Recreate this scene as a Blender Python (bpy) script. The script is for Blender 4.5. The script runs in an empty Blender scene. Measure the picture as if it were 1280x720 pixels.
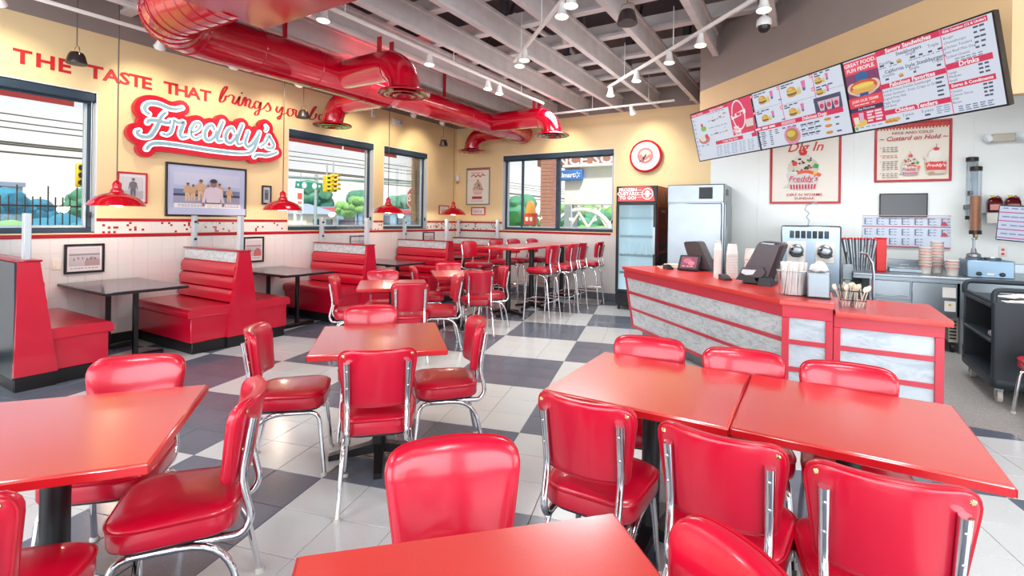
import bpy, bmesh, math, random
from mathutils import Vector, Matrix
R = math.radians
rnd = random.Random(7)
SC = bpy.context.scene
COL = SC.collection

# ------------------------------------------------------------------ camera
cam_data = bpy.data.cameras.new('camera')
cam_data.sensor_width = 36.0
cam_data.lens = 36.0 * 620.0 / 1280.0
cam_data.shift_y = -85.0 / 1280.0
cam_data.clip_start = 0.05
cam_data.clip_end = 400
cam = bpy.data.objects.new('camera', cam_data)
COL.objects.link(cam)
cam.matrix_world = (Matrix.Translation((0, 0, 1.5)) @ Matrix.Rotation(R(31.2), 4, 'Z')
                    @ Matrix.Rotation(R(90), 4, 'X') @ Matrix.Rotation(R(0.8), 4, 'Z'))
SC.camera = cam

# ------------------------------------------------------------------ sky
def make_world():
    w = bpy.data.worlds.new('sky'); SC.world = w; w.use_nodes = True
    nt = w.node_tree; nt.nodes.clear()
    N = nt.nodes.new; L = nt.links.new
    tc = N('ShaderNodeTexCoord')
    mp = N('ShaderNodeMapping'); mp.inputs['Scale'].default_value = (1.0, 1.0, 3.2)
    L(tc.outputs['Generated'], mp.inputs['Vector'])
    no = N('ShaderNodeTexNoise'); no.inputs['Scale'].default_value = 2.6
    no.inputs['Detail'].default_value = 7; no.inputs['Roughness'].default_value = 0.55
    L(mp.outputs[0], no.inputs['Vector'])
    cr = N('ShaderNodeValToRGB')
    cr.color_ramp.elements[0].position = 0.40; cr.color_ramp.elements[0].color = (0.44, 0.51, 0.63, 1)
    cr.color_ramp.elements[1].position = 0.60; cr.color_ramp.elements[1].color = (0.80, 0.81, 0.83, 1)
    L(no.outputs['Fac'], cr.inputs['Fac'])
    sep = N('ShaderNodeSeparateXYZ'); L(tc.outputs['Generated'], sep.inputs[0])
    hz = N('ShaderNodeMapRange'); hz.inputs['From Min'].default_value = 0.0; hz.inputs['From Max'].default_value = 0.28
    L(sep.outputs['Z'], hz.inputs['Value'])
    mx = N('ShaderNodeMix'); mx.data_type = 'RGBA'
    mx.inputs['A'].default_value = (0.84, 0.80, 0.74, 1)
    L(hz.outputs[0], mx.inputs['Factor']); L(cr.outputs['Color'], mx.inputs['B'])
    bg = N('ShaderNodeBackground'); bg.inputs['Strength'].default_value = SKY_STRENGTH
    L(mx.outputs['Result'], bg.inputs['Color'])
    out = N('ShaderNodeOutputWorld'); L(bg.outputs[0], out.inputs['Surface'])
SKY_STRENGTH = 1.1
make_world()

# ------------------------------------------------------------------ lights
def light(name, kind, loc, power, color=(1, 1, 1), aim=None, **kw):
    d = bpy.data.lights.new(name, kind); d.energy = power; d.color = color
    for k, v in kw.items():
        setattr(d, k, v)
    o = bpy.data.objects.new(name, d); COL.objects.link(o); o.location = loc
    if aim is not None:
        o.rotation_euler = (Vector(aim) - Vector(loc)).to_track_quat('-Z', 'Y').to_euler()
    return o
# added area lights brighten the room like daylight from unseen glass behind and right
light('rear_daylight_fill', 'AREA', (-1.2, -3.9, 1.7), 300, (0.90, 0.96, 1.0), aim=(-1.6, 4.0, 1.0), shape='RECTANGLE', size=9.0, size_y=2.9)
light('side_daylight_fill', 'AREA', (4.3, 0.5, 1.9), 140, (0.93, 0.97, 1.0), aim=(-3.0, 3.5, 1.2), shape='RECTANGLE', size=5.0, size_y=2.4)
# soft sun from behind and to the right of the camera, too steep to reach far indoors
light('sun', 'SUN', (6, -8, 14), 4.0, (1.0, 0.95, 0.86), aim=(0, 0, 0), angle=R(6))
# added overhead fill without fittings: down onto the tables, softly up at the joists
for k, (lx, ly) in enumerate([(-5.2, 0.6), (-2.6, -0.6), (1.2, 0.2), (-4.9, 4.6), (-2.8, 6.1), (0.9, 2.2), (-3.2, 7.4), (1.6, 6.3), (0.6, 6.9)]):
    light('overhead_fill', 'AREA', (lx, ly, 3.5), 34, (0.94, 0.98, 1.0), aim=(lx, ly, 0), shape='RECTANGLE', size=1.2, size_y=0.6)
    if k < 7: light('joist_fill', 'AREA', (lx, ly, 3.05), 7, (1.0, 0.97, 0.95), aim=(lx, ly, 9), shape='RECTANGLE', size=2.4, size_y=2.4)
SC.view_settings.view_transform = 'Standard'
SC.view_settings.look = 'None'
SC.view_settings.gamma = 1.0
SC.view_settings.use_curve_mapping = False
SC.view_settings.exposure = 0.42
try:
    SC.cycles.use_denoising = True
    SC.cycles.max_bounces = 8
    SC.cycles.diffuse_bounces = 4
    SC.cycles.glossy_bounces = 4
    SC.cycles.transparent_max_bounces = 12
    SC.cycles.caustics_reflective = False
    SC.cycles.caustics_refractive = False
    SC.cycles.sample_clamp_indirect = 6.0
except Exception:
    pass

# ------------------------------------------------------------------ materials
def lin(c):
    c = c / 255.0
    return c / 12.92 if c <= 0.04045 else ((c + 0.055) / 1.055) ** 2.4
def rgb(r, g, b):
    return (lin(r), lin(g), lin(b), 1.0)
MATS = {}
def mat(name, col, rough=0.5, metal=0.0, spec=0.5, coat=0.0, coat_ior=1.5, coat_rough=.10, emit=None, emit_s=0.0, noise=None, bump=None, speck=None, streak=None):
    """noise=(scale, amount) mottles the colour; bump=(scale, strength); speck=(scale, threshold, colour); streak=(scale vector, colour)"""
    m = bpy.data.materials.new(name); m.use_nodes = True
    nt = m.node_tree; b = nt.nodes['Principled BSDF']; N = nt.nodes.new; L = nt.links.new
    b.inputs['Base Color'].default_value = col
    b.inputs['Roughness'].default_value = rough
    b.inputs['Metallic'].default_value = metal
    b.inputs['Specular IOR Level'].default_value = spec
    b.inputs['Coat Weight'].default_value = coat
    b.inputs['Coat Roughness'].default_value = coat_rough; b.inputs['Coat IOR'].default_value = coat_ior
    if emit is not None:
        b.inputs['Emission Color'].default_value = emit; b.inputs['Emission Strength'].default_value = emit_s
    tc = N('ShaderNodeTexCoord')
    last = None
    def mixcol(fac, colour):
        nonlocal last
        mx = N('ShaderNodeMix'); mx.data_type = 'RGBA'
        if last is None: mx.inputs['A'].default_value = col
        else: L(last, mx.inputs['A'])
        mx.inputs['B'].default_value = colour
        L(fac, mx.inputs['Factor']); last = mx.outputs['Result']
    if noise:
        n = N('ShaderNodeTexNoise'); n.inputs['Scale'].default_value = noise[0]; n.inputs['Detail'].default_value = 4
        L(tc.outputs['Object'], n.inputs['Vector'])
        mr = N('ShaderNodeMapRange'); mr.inputs['From Min'].default_value = 0.35; mr.inputs['From Max'].default_value = 0.7
        L(n.outputs['Fac'], mr.inputs['Value'])
        mixcol(mr.outputs[0], tuple(c * noise[1] for c in col[:3]) + (1,))
    if streak:
        mp = N('ShaderNodeMapping'); mp.inputs['Scale'].default_value = streak[0]; L(tc.outputs['Object'], mp.inputs['Vector'])
        if len(streak) > 2: mp.inputs['Rotation'].default_value = streak[2]
        n = N('ShaderNodeTexNoise'); n.inputs['Scale'].default_value = 1.0; n.inputs['Detail'].default_value = 6; n.inputs['Roughness'].default_value = 0.65
        n.inputs['Distortion'].default_value = 1.2
        L(mp.outputs[0], n.inputs['Vector'])
        mr = N('ShaderNodeMapRange'); mr.inputs['From Min'].default_value = 0.45; mr.inputs['From Max'].default_value = 0.62
        L(n.outputs['Fac'], mr.inputs['Value']); mixcol(mr.outputs[0], streak[1])
    if speck:
        n = N('ShaderNodeTexNoise'); n.inputs['Scale'].default_value = speck[0]; n.inputs['Detail'].default_value = 1
        L(tc.outputs['Object'], n.inputs['Vector'])
        mr = N('ShaderNodeMapRange'); mr.inputs['From Min'].default_value = speck[1]; mr.inputs['From Max'].default_value = speck[1] + 0.03
        L(n.outputs['Fac'], mr.inputs['Value']); mixcol(mr.outputs[0], speck[2])
    if last is not None: L(last, b.inputs['Base Color'])
    if bump:
        n = N('ShaderNodeTexNoise'); n.inputs['Scale'].default_value = bump[0]; n.inputs['Detail'].default_value = 3
        L(tc.outputs['Object'], n.inputs['Vector'])
        bp = N('ShaderNodeBump'); bp.inputs['Strength'].default_value = bump[1]; bp.inputs['Distance'].default_value = 0.01
        L(n.outputs['Fac'], bp.inputs['Height']); L(bp.outputs[0], b.inputs['Normal'])
    MATS[name] = m
    return m
M_wall = mat('yellow_wall_paint', rgb(240, 214, 164), 0.6, noise=(3.0, 0.96), bump=(90, 0.05))
M_taupe = mat('taupe_upper_paint', rgb(150, 136, 130), 0.7, noise=(3.0, 0.95))
M_amber = mat('amber_bulkhead_paint', rgb(226, 190, 142), 0.6, noise=(3.0, 0.96))
M_white = mat('white_paint', rgb(232, 232, 230), 0.5, noise=(5, 0.97))
M_frp = mat('white_wall_panel', rgb(240, 246, 246), 0.3, noise=(4, 0.97))
M_wtile = mat('white_glazed_tile', rgb(232, 229, 225), 0.15, noise=(2, 0.97))
M_grout = mat('pale_grout', rgb(205, 200, 196), 0.8, noise=(30, 0.95))
M_redtrim = mat('red_glazed_trim', rgb(176, 8, 40), 0.2, noise=(5, 0.93))
M_black = mat('black_vinyl_base', rgb(22, 20, 22), 0.35, noise=(8, 0.8))
M_fgrout = mat('floor_grout', rgb(150, 146, 142), 0.8, noise=(40, 0.9))
M_ftile_l = mat('pale_terrazzo_tile', rgb(212, 216, 216), 0.2, spec=.6, noise=(3, 0.95), speck=(190, 0.68, rgb(176, 174, 168)))
M_ftile_d = mat('grey_terrazzo_tile', rgb(104, 112, 126), 0.2, spec=.6, noise=(3, 0.86), speck=(190, 0.68, rgb(150, 156, 164)))
M_quarry = mat('kitchen_floor', rgb(150, 146, 143), 0.7, noise=(40, 0.88), speck=(160, 0.62, rgb(196, 190, 186)))
M_joist = mat('painted_joist', rgb(216, 208, 206), 0.7, noise=(6, 0.88))
M_deck = mat('painted_deck', rgb(84, 78, 86), 0.8, noise=(2, 0.8))
M_duct = mat('red_enamelled_duct', rgb(184, 0, 32), 0.14, coat=0.8, noise=(2, 0.9))
M_vinyl = mat('red_vinyl', rgb(204, 2, 46), 0.30, spec=0.6, coat=.5, coat_ior=1.5, noise=(6, 0.92), bump=(22, 0.05))
M_vinyl_d = mat('red_piping', rgb(190, 8, 38), 0.3, noise=(9, 0.9))
M_chrome = mat('chrome', (0.82, 0.82, 0.84, 1), 0.07, metal=1.0, noise=(5, 0.96))
M_brass = mat('brass_button', rgb(226, 190, 140), 0.25, metal=1.0, noise=(9, 0.9))
M_laminate = mat('red_laminate', rgb(222, 54, 46), 0.3, spec=0.6, coat=1.0, coat_ior=2.2, coat_rough=.18, noise=(5, 0.95), speck=(240, 0.70, rgb(226, 100, 84)))
M_lamedge = mat('red_edge_band', rgb(206, 26, 36), 0.3, noise=(9, 0.93))
M_darktop = mat('dark_laminate', rgb(92, 84, 92), 0.18, spec=0.7, noise=(4, 0.85))
M_iron = mat('black_iron', rgb(20, 20, 22), 0.35, noise=(9, 0.8))
M_rubber = mat('pale_rubber', rgb(196, 190, 180), 0.6, noise=(9, 0.9))
M_steel = mat('brushed_steel', rgb(158, 166, 174), 0.32, metal=1.0, noise=(3, 0.9))
M_steel_d = mat('dull_steel', rgb(150, 160, 168), 0.38, metal=1.0, noise=(3, 0.86))
M_silver = mat('silver_quilted_panel', rgb(222, 230, 232), 0.3, metal=0.2, streak=((22, 22, 22), rgb(184, 198, 204)))
M_cpanel = mat('silver_swirl_panel', rgb(226, 234, 236), 0.35, metal=0.05, streak=((10, 10, 26), rgb(190, 204, 208), (0.0, 0.5, 0.6)))
M_cpanel2 = mat('white_marbled_panel', rgb(204, 214, 222), 0.35, metal=0.1, streak=((4, 4, 9), rgb(178, 190, 200), (0.3, 0.4, 0.2)))
M_ctop = mat('red_counter_top', rgb(220, 62, 56), .28, noise=(5, .95))
M_cred = mat('red_counter_laminate', rgb(210, 64, 80), 0.3, noise=(5, 0.95))
M_slate = mat('slate_blue_frame', rgb(58, 78, 96), 0.35, metal=0.3, noise=(6, 0.86))
M_alu = mat('pale_aluminium', rgb(206, 216, 222), 0.35, metal=0.3, noise=(6, 0.95))
M_whitemetal = mat('white_enamel', rgb(234, 232, 228), 0.3, noise=(6, 0.97))
M_bulb = mat('lit_bulb', (1, 1, 1, 1), 0.4, emit=(1.0, 0.90, 0.66, 1), emit_s=3.0, noise=(9, 0.98))
M_cord = mat('grey_cord', rgb(104, 92, 84), 0.5, noise=(9, 0.9))
M_bronze = mat('dark_bronze', rgb(62, 50, 52), 0.35, metal=0.3, noise=(9, 0.85))
M_redlamp = mat('red_lamp_enamel', rgb(208, 8, 34), 0.15, coat=0.5, noise=(5, 0.93))
M_plastic = mat('black_plastic', rgb(28, 28, 32), 0.35, noise=(7, 0.85))
M_pos = mat('brown_grey_plastic', rgb(74, 64, 70), 0.3, noise=(7, 0.88))
M_cart = mat('blue_black_plastic', rgb(44, 54, 62), 0.5, noise=(7, 0.85))
M_paper = mat('white_paper', rgb(246, 242, 238), 0.6, noise=(9, 0.97))
M_pinkpaper = mat('red_printed_paper', rgb(226, 150, 138), 0.6, noise=(9, 0.9))
M_cream = mat('cream_plastic', rgb(238, 232, 210), 0.5, noise=(9, 0.96))
M_redplastic = mat('bright_red_plastic', rgb(226, 24, 30), 0.35, noise=(9, 0.93))
M_amberfill = mat('orange_crumbs', rgb(190, 124, 84), 0.7, noise=(90, 0.7))
M_maroon = mat('dark_cherry_syrup', rgb(84, 12, 24), 0.15, noise=(9, 0.8))
M_yellowcap = mat('yellow_cap', rgb(226, 200, 40), 0.4, noise=(9, 0.93))
M_glow = mat('neon_white', (.9, .9, .9, 1), 0.4, emit=(1.0, 0.95, 0.97, 1), emit_s=0.9, noise=(9, 0.98))
M_signblue = mat('pale_blue_letter_face', rgb(140, 176, 190), 0.4, noise=(9, 0.96))
M_signred = mat('deep_red_sign', rgb(200, 14, 44), 0.35, noise=(9, 0.93))
M_decal = mat('red_wall_decal', rgb(204, 30, 40), 0.5, noise=(9, 0.93))
M_beige = mat('beige_enamel', rgb(206, 198, 184), 0.4, noise=(9, 0.94))
M_asphalt = mat('asphalt', rgb(150, 160, 172), 0.9, noise=(2, 0.85))
M_grass = mat('lawn', rgb(138, 190, 110), 0.9, noise=(3, 0.75))
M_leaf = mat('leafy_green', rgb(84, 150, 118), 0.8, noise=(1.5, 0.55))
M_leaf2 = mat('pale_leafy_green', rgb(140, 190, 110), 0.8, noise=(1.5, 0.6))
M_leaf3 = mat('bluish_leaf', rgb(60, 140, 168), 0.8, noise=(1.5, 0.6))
M_lilac = mat('lilac_twigs', rgb(176, 170, 190), 0.8, noise=(6, 0.6))
M_brickA = mat('red_brown_brick', rgb(186, 128, 112), 0.8, noise=(9, 0.8))
M_brickB = mat('pale_brick', rgb(206, 160, 140), 0.8, noise=(9, 0.85))
M_mortar = mat('mortar', rgb(206, 198, 190), 0.9, noise=(9, 0.9))
M_stucco = mat('pale_stucco', rgb(246, 240, 230), 0.8, noise=(0.6, 0.95))
M_tan = mat('tan_siding', rgb(232, 218, 196), 0.8, noise=(2, 0.93))
M_slateroof = mat('slate_roof', rgb(150, 164, 184), 0.8, noise=(2, 0.9))
M_bluewall = mat('pale_blue_siding', rgb(150, 186, 206), 0.7, noise=(2, 0.9))
M_pinkband = mat('pink_red_band', rgb(230, 110, 110), 0.6, noise=(2, 0.92))
def cloth_mat(name, col):
    m = bpy.data.materials.new(name); m.use_nodes = True
    nt = m.node_tree; nt.nodes.clear(); N = nt.nodes.new; L = nt.links.new
    a = N('ShaderNodeBsdfDiffuse'); a.inputs['Color'].default_value = col
    b = N('ShaderNodeBsdfTranslucent'); b.inputs['Color'].default_value = col
    x = N('ShaderNodeMixShader'); x.inputs[0].default_value = .6; L(a.outputs[0], x.inputs[1]); L(b.outputs[0], x.inputs[2])
    out = N('ShaderNodeOutputMaterial'); L(x.outputs[0], out.inputs['Surface']); return m
M_awning = cloth_mat('pale_red_awning', rgb(244, 150, 160))  # pink look of the brightened underside put into the cloth colour
M_sigyellow = mat('signal_yellow', rgb(240, 190, 30), 0.5, noise=(9, 0.93))
M_siggreen = mat('street_sign_green', rgb(20, 140, 140), 0.5, noise=(9, 0.93))
M_pole = mat('galvanised_pole', rgb(170, 182, 190), 0.5, metal=0.3, noise=(4, 0.9))
M_walblue = mat('sign_blue', rgb(70, 130, 210), 0.5, noise=(4, 0.95))
M_orange = mat('orange_sign', rgb(248, 160, 60), 0.5, noise=(9, 0.95))
M_redsign = mat('red_box_sign', rgb(232, 70, 50), 0.5, noise=(9, 0.95))
M_carA = mat('car_blue', rgb(60, 110, 150), 0.25, noise=(4, 0.9))
M_carB = mat('car_white', rgb(226, 230, 234), 0.25, noise=(4, 0.95))
M_coil = mat('cabinet_beige', rgb(206, 202, 190), 0.5, noise=(9, 0.94))
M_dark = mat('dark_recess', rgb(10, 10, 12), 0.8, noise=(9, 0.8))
M_screenoff = mat('switched_off_screen', rgb(52, 58, 68), 0.15, noise=(4, 0.9))
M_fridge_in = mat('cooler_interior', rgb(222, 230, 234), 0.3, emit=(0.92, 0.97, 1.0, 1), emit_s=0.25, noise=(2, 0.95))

def glass_mat(name, tint, refl):
    m = bpy.data.materials.new(name); m.use_nodes = True
    nt = m.node_tree; nt.nodes.clear(); N = nt.nodes.new; L = nt.links.new
    tr = N('ShaderNodeBsdfTransparent'); tr.inputs['Color'].default_value = tint
    gl = N('ShaderNodeBsdfGlossy'); gl.inputs['Roughness'].default_value = 0.02
    fr = N('ShaderNodeFresnel'); fr.inputs['IOR'].default_value = 1.35
    mu = N('ShaderNodeMath'); mu.operation = 'MULTIPLY'; mu.inputs[1].default_value = refl
    L(fr.outputs[0], mu.inputs[0])
    mx = N('ShaderNodeMixShader'); L(mu.outputs[0], mx.inputs[0]); L(tr.outputs[0], mx.inputs[1]); L(gl.outputs[0], mx.inputs[2])
    out = N('ShaderNodeOutputMaterial'); L(mx.outputs[0], out.inputs['Surface'])
    return m
M_glass = glass_mat('window_glass', (0.97, 0.985, 0.99, 1), 0.8)
M_bglass = glass_mat('booth_glass', (0.93, 0.965, 0.985, 1), 0.22)
M_coolglass = glass_mat('cooler_door_glass', (0.82, 0.92, 0.96, 1), 0.9)
M_jar = glass_mat('clear_jar_plastic', (0.97, 0.97, 0.98, 1), 0.6)
M_tube = glass_mat('clear_acrylic', (0.93, 0.95, 0.97, 1), 0.35)

def attr_mat(name, emit=0.0, rough=0.5, dark=False):
    m = bpy.data.materials.new(name); m.use_nodes = True
    nt = m.node_tree; b = nt.nodes['Principled BSDF']
    a = nt.nodes.new('ShaderNodeAttribute'); a.attribute_name = 'Col'
    nt.links.new(a.outputs['Color'], b.inputs['Base Color'])
    b.inputs['Roughness'].default_value = rough
    if emit > 0:
        nt.links.new(a.outputs['Color'], b.inputs['Emission Color'])
        if dark: nt.links.remove(b.inputs['Base Color'].links[0]); b.inputs['Base Color'].default_value = (.02, .02, .025, 1)
        b.inputs['Emission Strength'].default_value = emit
    return m
M_print = attr_mat('printed_picture', 0.0, 0.45)
M_screen = attr_mat('lit_screen_picture', 0.62, 0.3, True)
M_litsign = attr_mat('backlit_sign_picture', 0.35, 0.35)
M_mosaic = attr_mat('glazed_mosaic', 0.0, 0.2)

# ------------------------------------------------------------------ mesh building
class MB:
    def __init__(s): s.v = []; s.f = []; s.c = []
    def add(s, v, f, m=None, col=None):
        o = len(s.v)
        s.v += [tuple(m @ Vector(p)) for p in v] if m is not None else [tuple(p) for p in v]
        s.f += [tuple(i + o for i in q) for q in f]
        s.c += [col] * len(v)
        return s
    def box(s, x0, x1, y0, y1, z0, z1, b=0.0, m=None, col=None):
        if x0 > x1: x0, x1 = x1, x0
        if y0 > y1: y0, y1 = y1, y0
        if z0 > z1: z0, z1 = z1, z0
        if b <= 0:
            v = [(x, y, z) for z in (z0, z1) for y in (y0, y1) for x in (x0, x1)]
            f = [(0, 2, 3, 1), (4, 5, 7, 6), (0, 1, 5, 4), (2, 6, 7, 3), (0, 4, 6, 2), (1, 3, 7, 5)]
            return s.add(v, f, m, col)
        b = min(b, (x1 - x0) * .49, (y1 - y0) * .49, (z1 - z0) * .49)
        X = (x0, x1); Y = (y0, y1); Z = (z0, z1); v = []; idx = {}
        for i in (0, 1):
            for j in (0, 1):
                for k in (0, 1):
                    sx = 1 if i == 0 else -1; sy = 1 if j == 0 else -1; sz = 1 if k == 0 else -1
                    idx[(i, j, k)] = len(v)
                    v += [(X[i], Y[j] + sy * b, Z[k] + sz * b), (X[i] + sx * b, Y[j], Z[k] + sz * b), (X[i] + sx * b, Y[j] + sy * b, Z[k])]
        f = []
        def q(a, bb, c, d, flip): f.append((a, bb, c, d) if not flip else (d, c, bb, a))
        for i in (0, 1):
            q(idx[i, 0, 0], idx[i, 0, 1], idx[i, 1, 1], idx[i, 1, 0], i == 1)
            q(idx[0, i, 0] + 1, idx[1, i, 0] + 1, idx[1, i, 1] + 1, idx[0, i, 1] + 1, i == 1)
            q(idx[0, 0, i] + 2, idx[0, 1, i] + 2, idx[1, 1, i] + 2, idx[1, 0, i] + 2, i == 1)
        for i in (0, 1):
            for j in (0, 1):
                e = (i + j) % 2 == 1
                q(idx[i, j, 0] + 0, idx[i, j, 0] + 1, idx[i, j, 1] + 1, idx[i, j, 1] + 0, e)
                q(idx[i, 0, j] + 0, idx[i, 1, j] + 0, idx[i, 1, j] + 2, idx[i, 0, j] + 2, e)
                q(idx[0, i, j] + 1, idx[0, i, j] + 2, idx[1, i, j] + 2, idx[1, i, j] + 1, e)
                for k in (0, 1):
                    t = (idx[i, j, k], idx[i, j, k] + 1, idx[i, j, k] + 2)
                    f.append(t if (i + j + k) % 2 == 1 else t[::-1])
        return s.add(v, f, m, col)
    def tube(s, pts, r, n=8, closed=False, cap=True, m=None, flat=1.0):
        pts = [Vector(p) for p in pts]; N = len(pts)
        rs = r if isinstance(r, (list, tuple)) else [r] * N
        tang = []
        for i in range(N):
            a = pts[(i - 1) % N] if (closed or i > 0) else pts[i]
            b = pts[(i + 1) % N] if (closed or i < N - 1) else pts[i]
            d = (b - a); tang.append(d.normalized() if d.length > 1e-9 else Vector((0, 0, 1)))
        up = Vector((0, 0, 1)) if abs(tang[0].z) < 0.9 else Vector((1, 0, 0))
        nrm = (up - tang[0] * up.dot(tang[0])).normalized()
        v = []; f = []
        for i in range(N):
            nrm = (nrm - tang[i] * nrm.dot(tang[i])).normalized(); bi = tang[i].cross(nrm)
            for k in range(n):
                a = 2 * math.pi * k / n
                v.append(pts[i] + (nrm * math.cos(a) * flat + bi * math.sin(a)) * rs[i])
        for i in range(N if closed else N - 1):
            j = (i + 1) % N
            for k in range(n):
                l = (k + 1) % n
                f.append((i * n + k, i * n + l, j * n + l, j * n + k))
        if cap and not closed:
            f.append(tuple(range(n))[::-1]); f.append(tuple((N - 1) * n + k for k in range(n)))
        return s.add(v, f, m)
    def lathe(s, prof, n=24, m=None, cap=True, col=None):
        v = []; f = []
        for (r, z) in prof:
            for k in range(n):
                a = 2 * math.pi * k / n; v.append((r * math.cos(a), r * math.sin(a), z))
        for i in range(len(prof) - 1):
            for k in range(n):
                l = (k + 1) % n; f.append((i * n + k, i * n + l, (i + 1) * n + l, (i + 1) * n + k))
        if cap:
            if prof[0][0] > 1e-5: f.append(tuple(range(n))[::-1])
            if prof[-1][0] > 1e-5: f.append(tuple((len(prof) - 1) * n + k for k in range(n)))
        return s.add(v, f, m, col)
    def cyl(s, p, q, r, n=12, r2=None, m=None):
        return s.tube([p, q], [r, r if r2 is None else r2], n, m=m)
    def shell(s, outline, prof, fn=None, m=None):
        """rings of a closed outline: prof = [(scale, height)], first ring capped below, last capped above; fn maps (a, b, h) to a point"""
        n = len(outline); v = []; f = []
        cx = sum(p[0] for p in outline) / n; cy = sum(p[1] for p in outline) / n
        for (sc, h) in prof:
            for (x, y) in outline:
                a = cx + (x - cx) * sc; b = cy + (y - cy) * sc
                v.append(fn(a, b, h) if fn else (a, b, h))
        for i in range(len(prof) - 1):
            for k in range(n):
                l = (k + 1) % n; f.append((i * n + k, i * n + l, (i + 1) * n + l, (i + 1) * n + k))
        f.append(tuple(range(n))[::-1]); f.append(tuple((len(prof) - 1) * n + k for k in range(n)))
        return s.add(v, f, m)
    def prism(s, poly, h0, h1, m=None, col=None):
        n = len(poly)
        v = [(x, y, h0) for x, y in poly] + [(x, y, h1) for x, y in poly]
        f = [tuple(range(n))[::-1], tuple(range(n, 2 * n))] + [(i, (i + 1) % n, n + (i + 1) % n, n + i) for i in range(n)]
        return s.add(v, f, m, col)

def tag(o, label=None, cat=None, group=None, kind=None):
    if label: o['label'] = label
    if cat: o['category'] = cat
    if group: o['group'] = group
    if kind: o['kind'] = kind
    return o
def obj(name, mb, m, parent=None, loc=None, rz=0.0, smooth=40, kind=None, label=None):
    me = bpy.data.meshes.new(name)
    me.from_pydata(mb.v, [], mb.f)
    if mb.c and mb.c[0] is not None:
        a = me.color_attributes.new('Col', 'FLOAT_COLOR', 'POINT')
        flat = []
        for c in mb.c: flat += list(c)
        a.data.foreach_set('color', flat)
    me.update()
    if smooth:
        me.polygons.foreach_set('use_smooth', [True] * len(me.polygons))
        me.set_sharp_from_angle(angle=R(smooth))
    if m is not None: me.materials.append(m)
    o = bpy.data.objects.new(name, me); COL.objects.link(o)
    if parent is not None: o.parent = parent
    if loc is not None: o.location = loc
    if rz: o.rotation_euler = (0, 0, rz)
    if kind: o['kind'] = kind
    if label: o['label'] = label
    return o
def thing(name, label, cat, loc=(0, 0, 0), rz=0.0, group=None, kind=None):
    o = bpy.data.objects.new(name, None); COL.objects.link(o)
    o.location = loc; o.rotation_euler = (0, 0, rz); o.empty_display_size = 0.1
    return tag(o, label, cat, group, kind)
def struct(name, mb, m, label=None, parent=None, loc=None, rz=0.0):
    o = obj(name, mb, m, parent, loc, rz); o['kind'] = 'structure'
    if label: o['label'] = label
    return o
ORD = 'first second third fourth fifth sixth seventh eighth ninth tenth eleventh twelfth thirteenth fourteenth fifteenth sixteenth'.split()
def copy_tree(o, parent=None):
    c = o.copy(); COL.objects.link(c)
    if parent is not None: c.parent = parent
    for ch in list(o.children): copy_tree(ch, c)
    return c
def dup(o, loc, rz, label=None, group=None):
    c = copy_tree(o); c.location = loc; c.rotation_euler = (0, 0, rz)
    if label: c['label'] = label
    if group: c['group'] = group
    return c
def again(o, parent, loc=None, rz=None):
    """another copy of one part, sharing its mesh"""
    c = o.copy(); COL.objects.link(c); c.parent = parent
    if loc is not None: c.location = loc
    if rz is not None: c.rotation_euler = (0, 0, rz)
    return c
def catmull(pts, sub=8, closed=False):
    pts = [Vector(p) for p in pts]; N = len(pts); out = []
    if N < 3:
        return [pts[0].lerp(pts[-1], i / sub) for i in range(sub + 1)]
    segs = N if closed else N - 1
    for i in range(segs):
        p0 = pts[(i - 1) % N] if (closed or i > 0) else pts[0] * 2 - pts[1]
        p1 = pts[i]; p2 = pts[(i + 1) % N]
        p3 = pts[(i + 2) % N] if (closed or i < N - 2) else pts[-1] * 2 - pts[-2]
        for k in range(sub):
            t = k / sub
            out.append(0.5 * ((2 * p1) + (p2 - p0) * t + (2 * p0 - 5 * p1 + 4 * p2 - p3) * t * t + (3 * p1 - p0 - 3 * p2 + p3) * t ** 3))
    if not closed: out.append(pts[-1])
    return out
def rounded(pts, radii, n=5):
    """polygon corners rounded; pts counter-clockwise"""
    out = []; N = len(pts)
    for i in range(N):
        p = Vector(pts[i]); a = Vector(pts[i - 1]) - p; b = Vector(pts[(i + 1) % N]) - p
        r = radii[i] if isinstance(radii, (list, tuple)) else radii
        if r <= 0: out.append(tuple(p)); continue
        ang = a.angle(b) / 2; d = min(r / math.tan(ang), a.length * .49, b.length * .49)
        p1 = p + a.normalized() * d; p2 = p + b.normalized() * d
        for k in range(n + 1):
            t = k / n
            out.append(tuple((1 - t) ** 2 * p1 + 2 * t * (1 - t) * p + t * t * p2))
    return out
def dense(o, step=.028):
    out = []
    for i, p in enumerate(o):
        q = o[(i + 1) % len(o)]; n = max(1, int(math.hypot(q[0] - p[0], q[1] - p[1]) / step))
        out += [(p[0] + (q[0] - p[0]) * k / n, p[1] + (q[1] - p[1]) * k / n) for k in range(n)]
    return out
def ellipse(cx, cy, rx, ry, n=20, a0=0.0, a1=2 * math.pi):
    full = abs(a1 - a0 - 2 * math.pi) < 1e-6
    return [(cx + rx * math.cos(a0 + (a1 - a0) * k / (n if full else n - 1)), cy + ry * math.sin(a0 + (a1 - a0) * k / (n if full else n - 1))) for k in range(n)]

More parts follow.
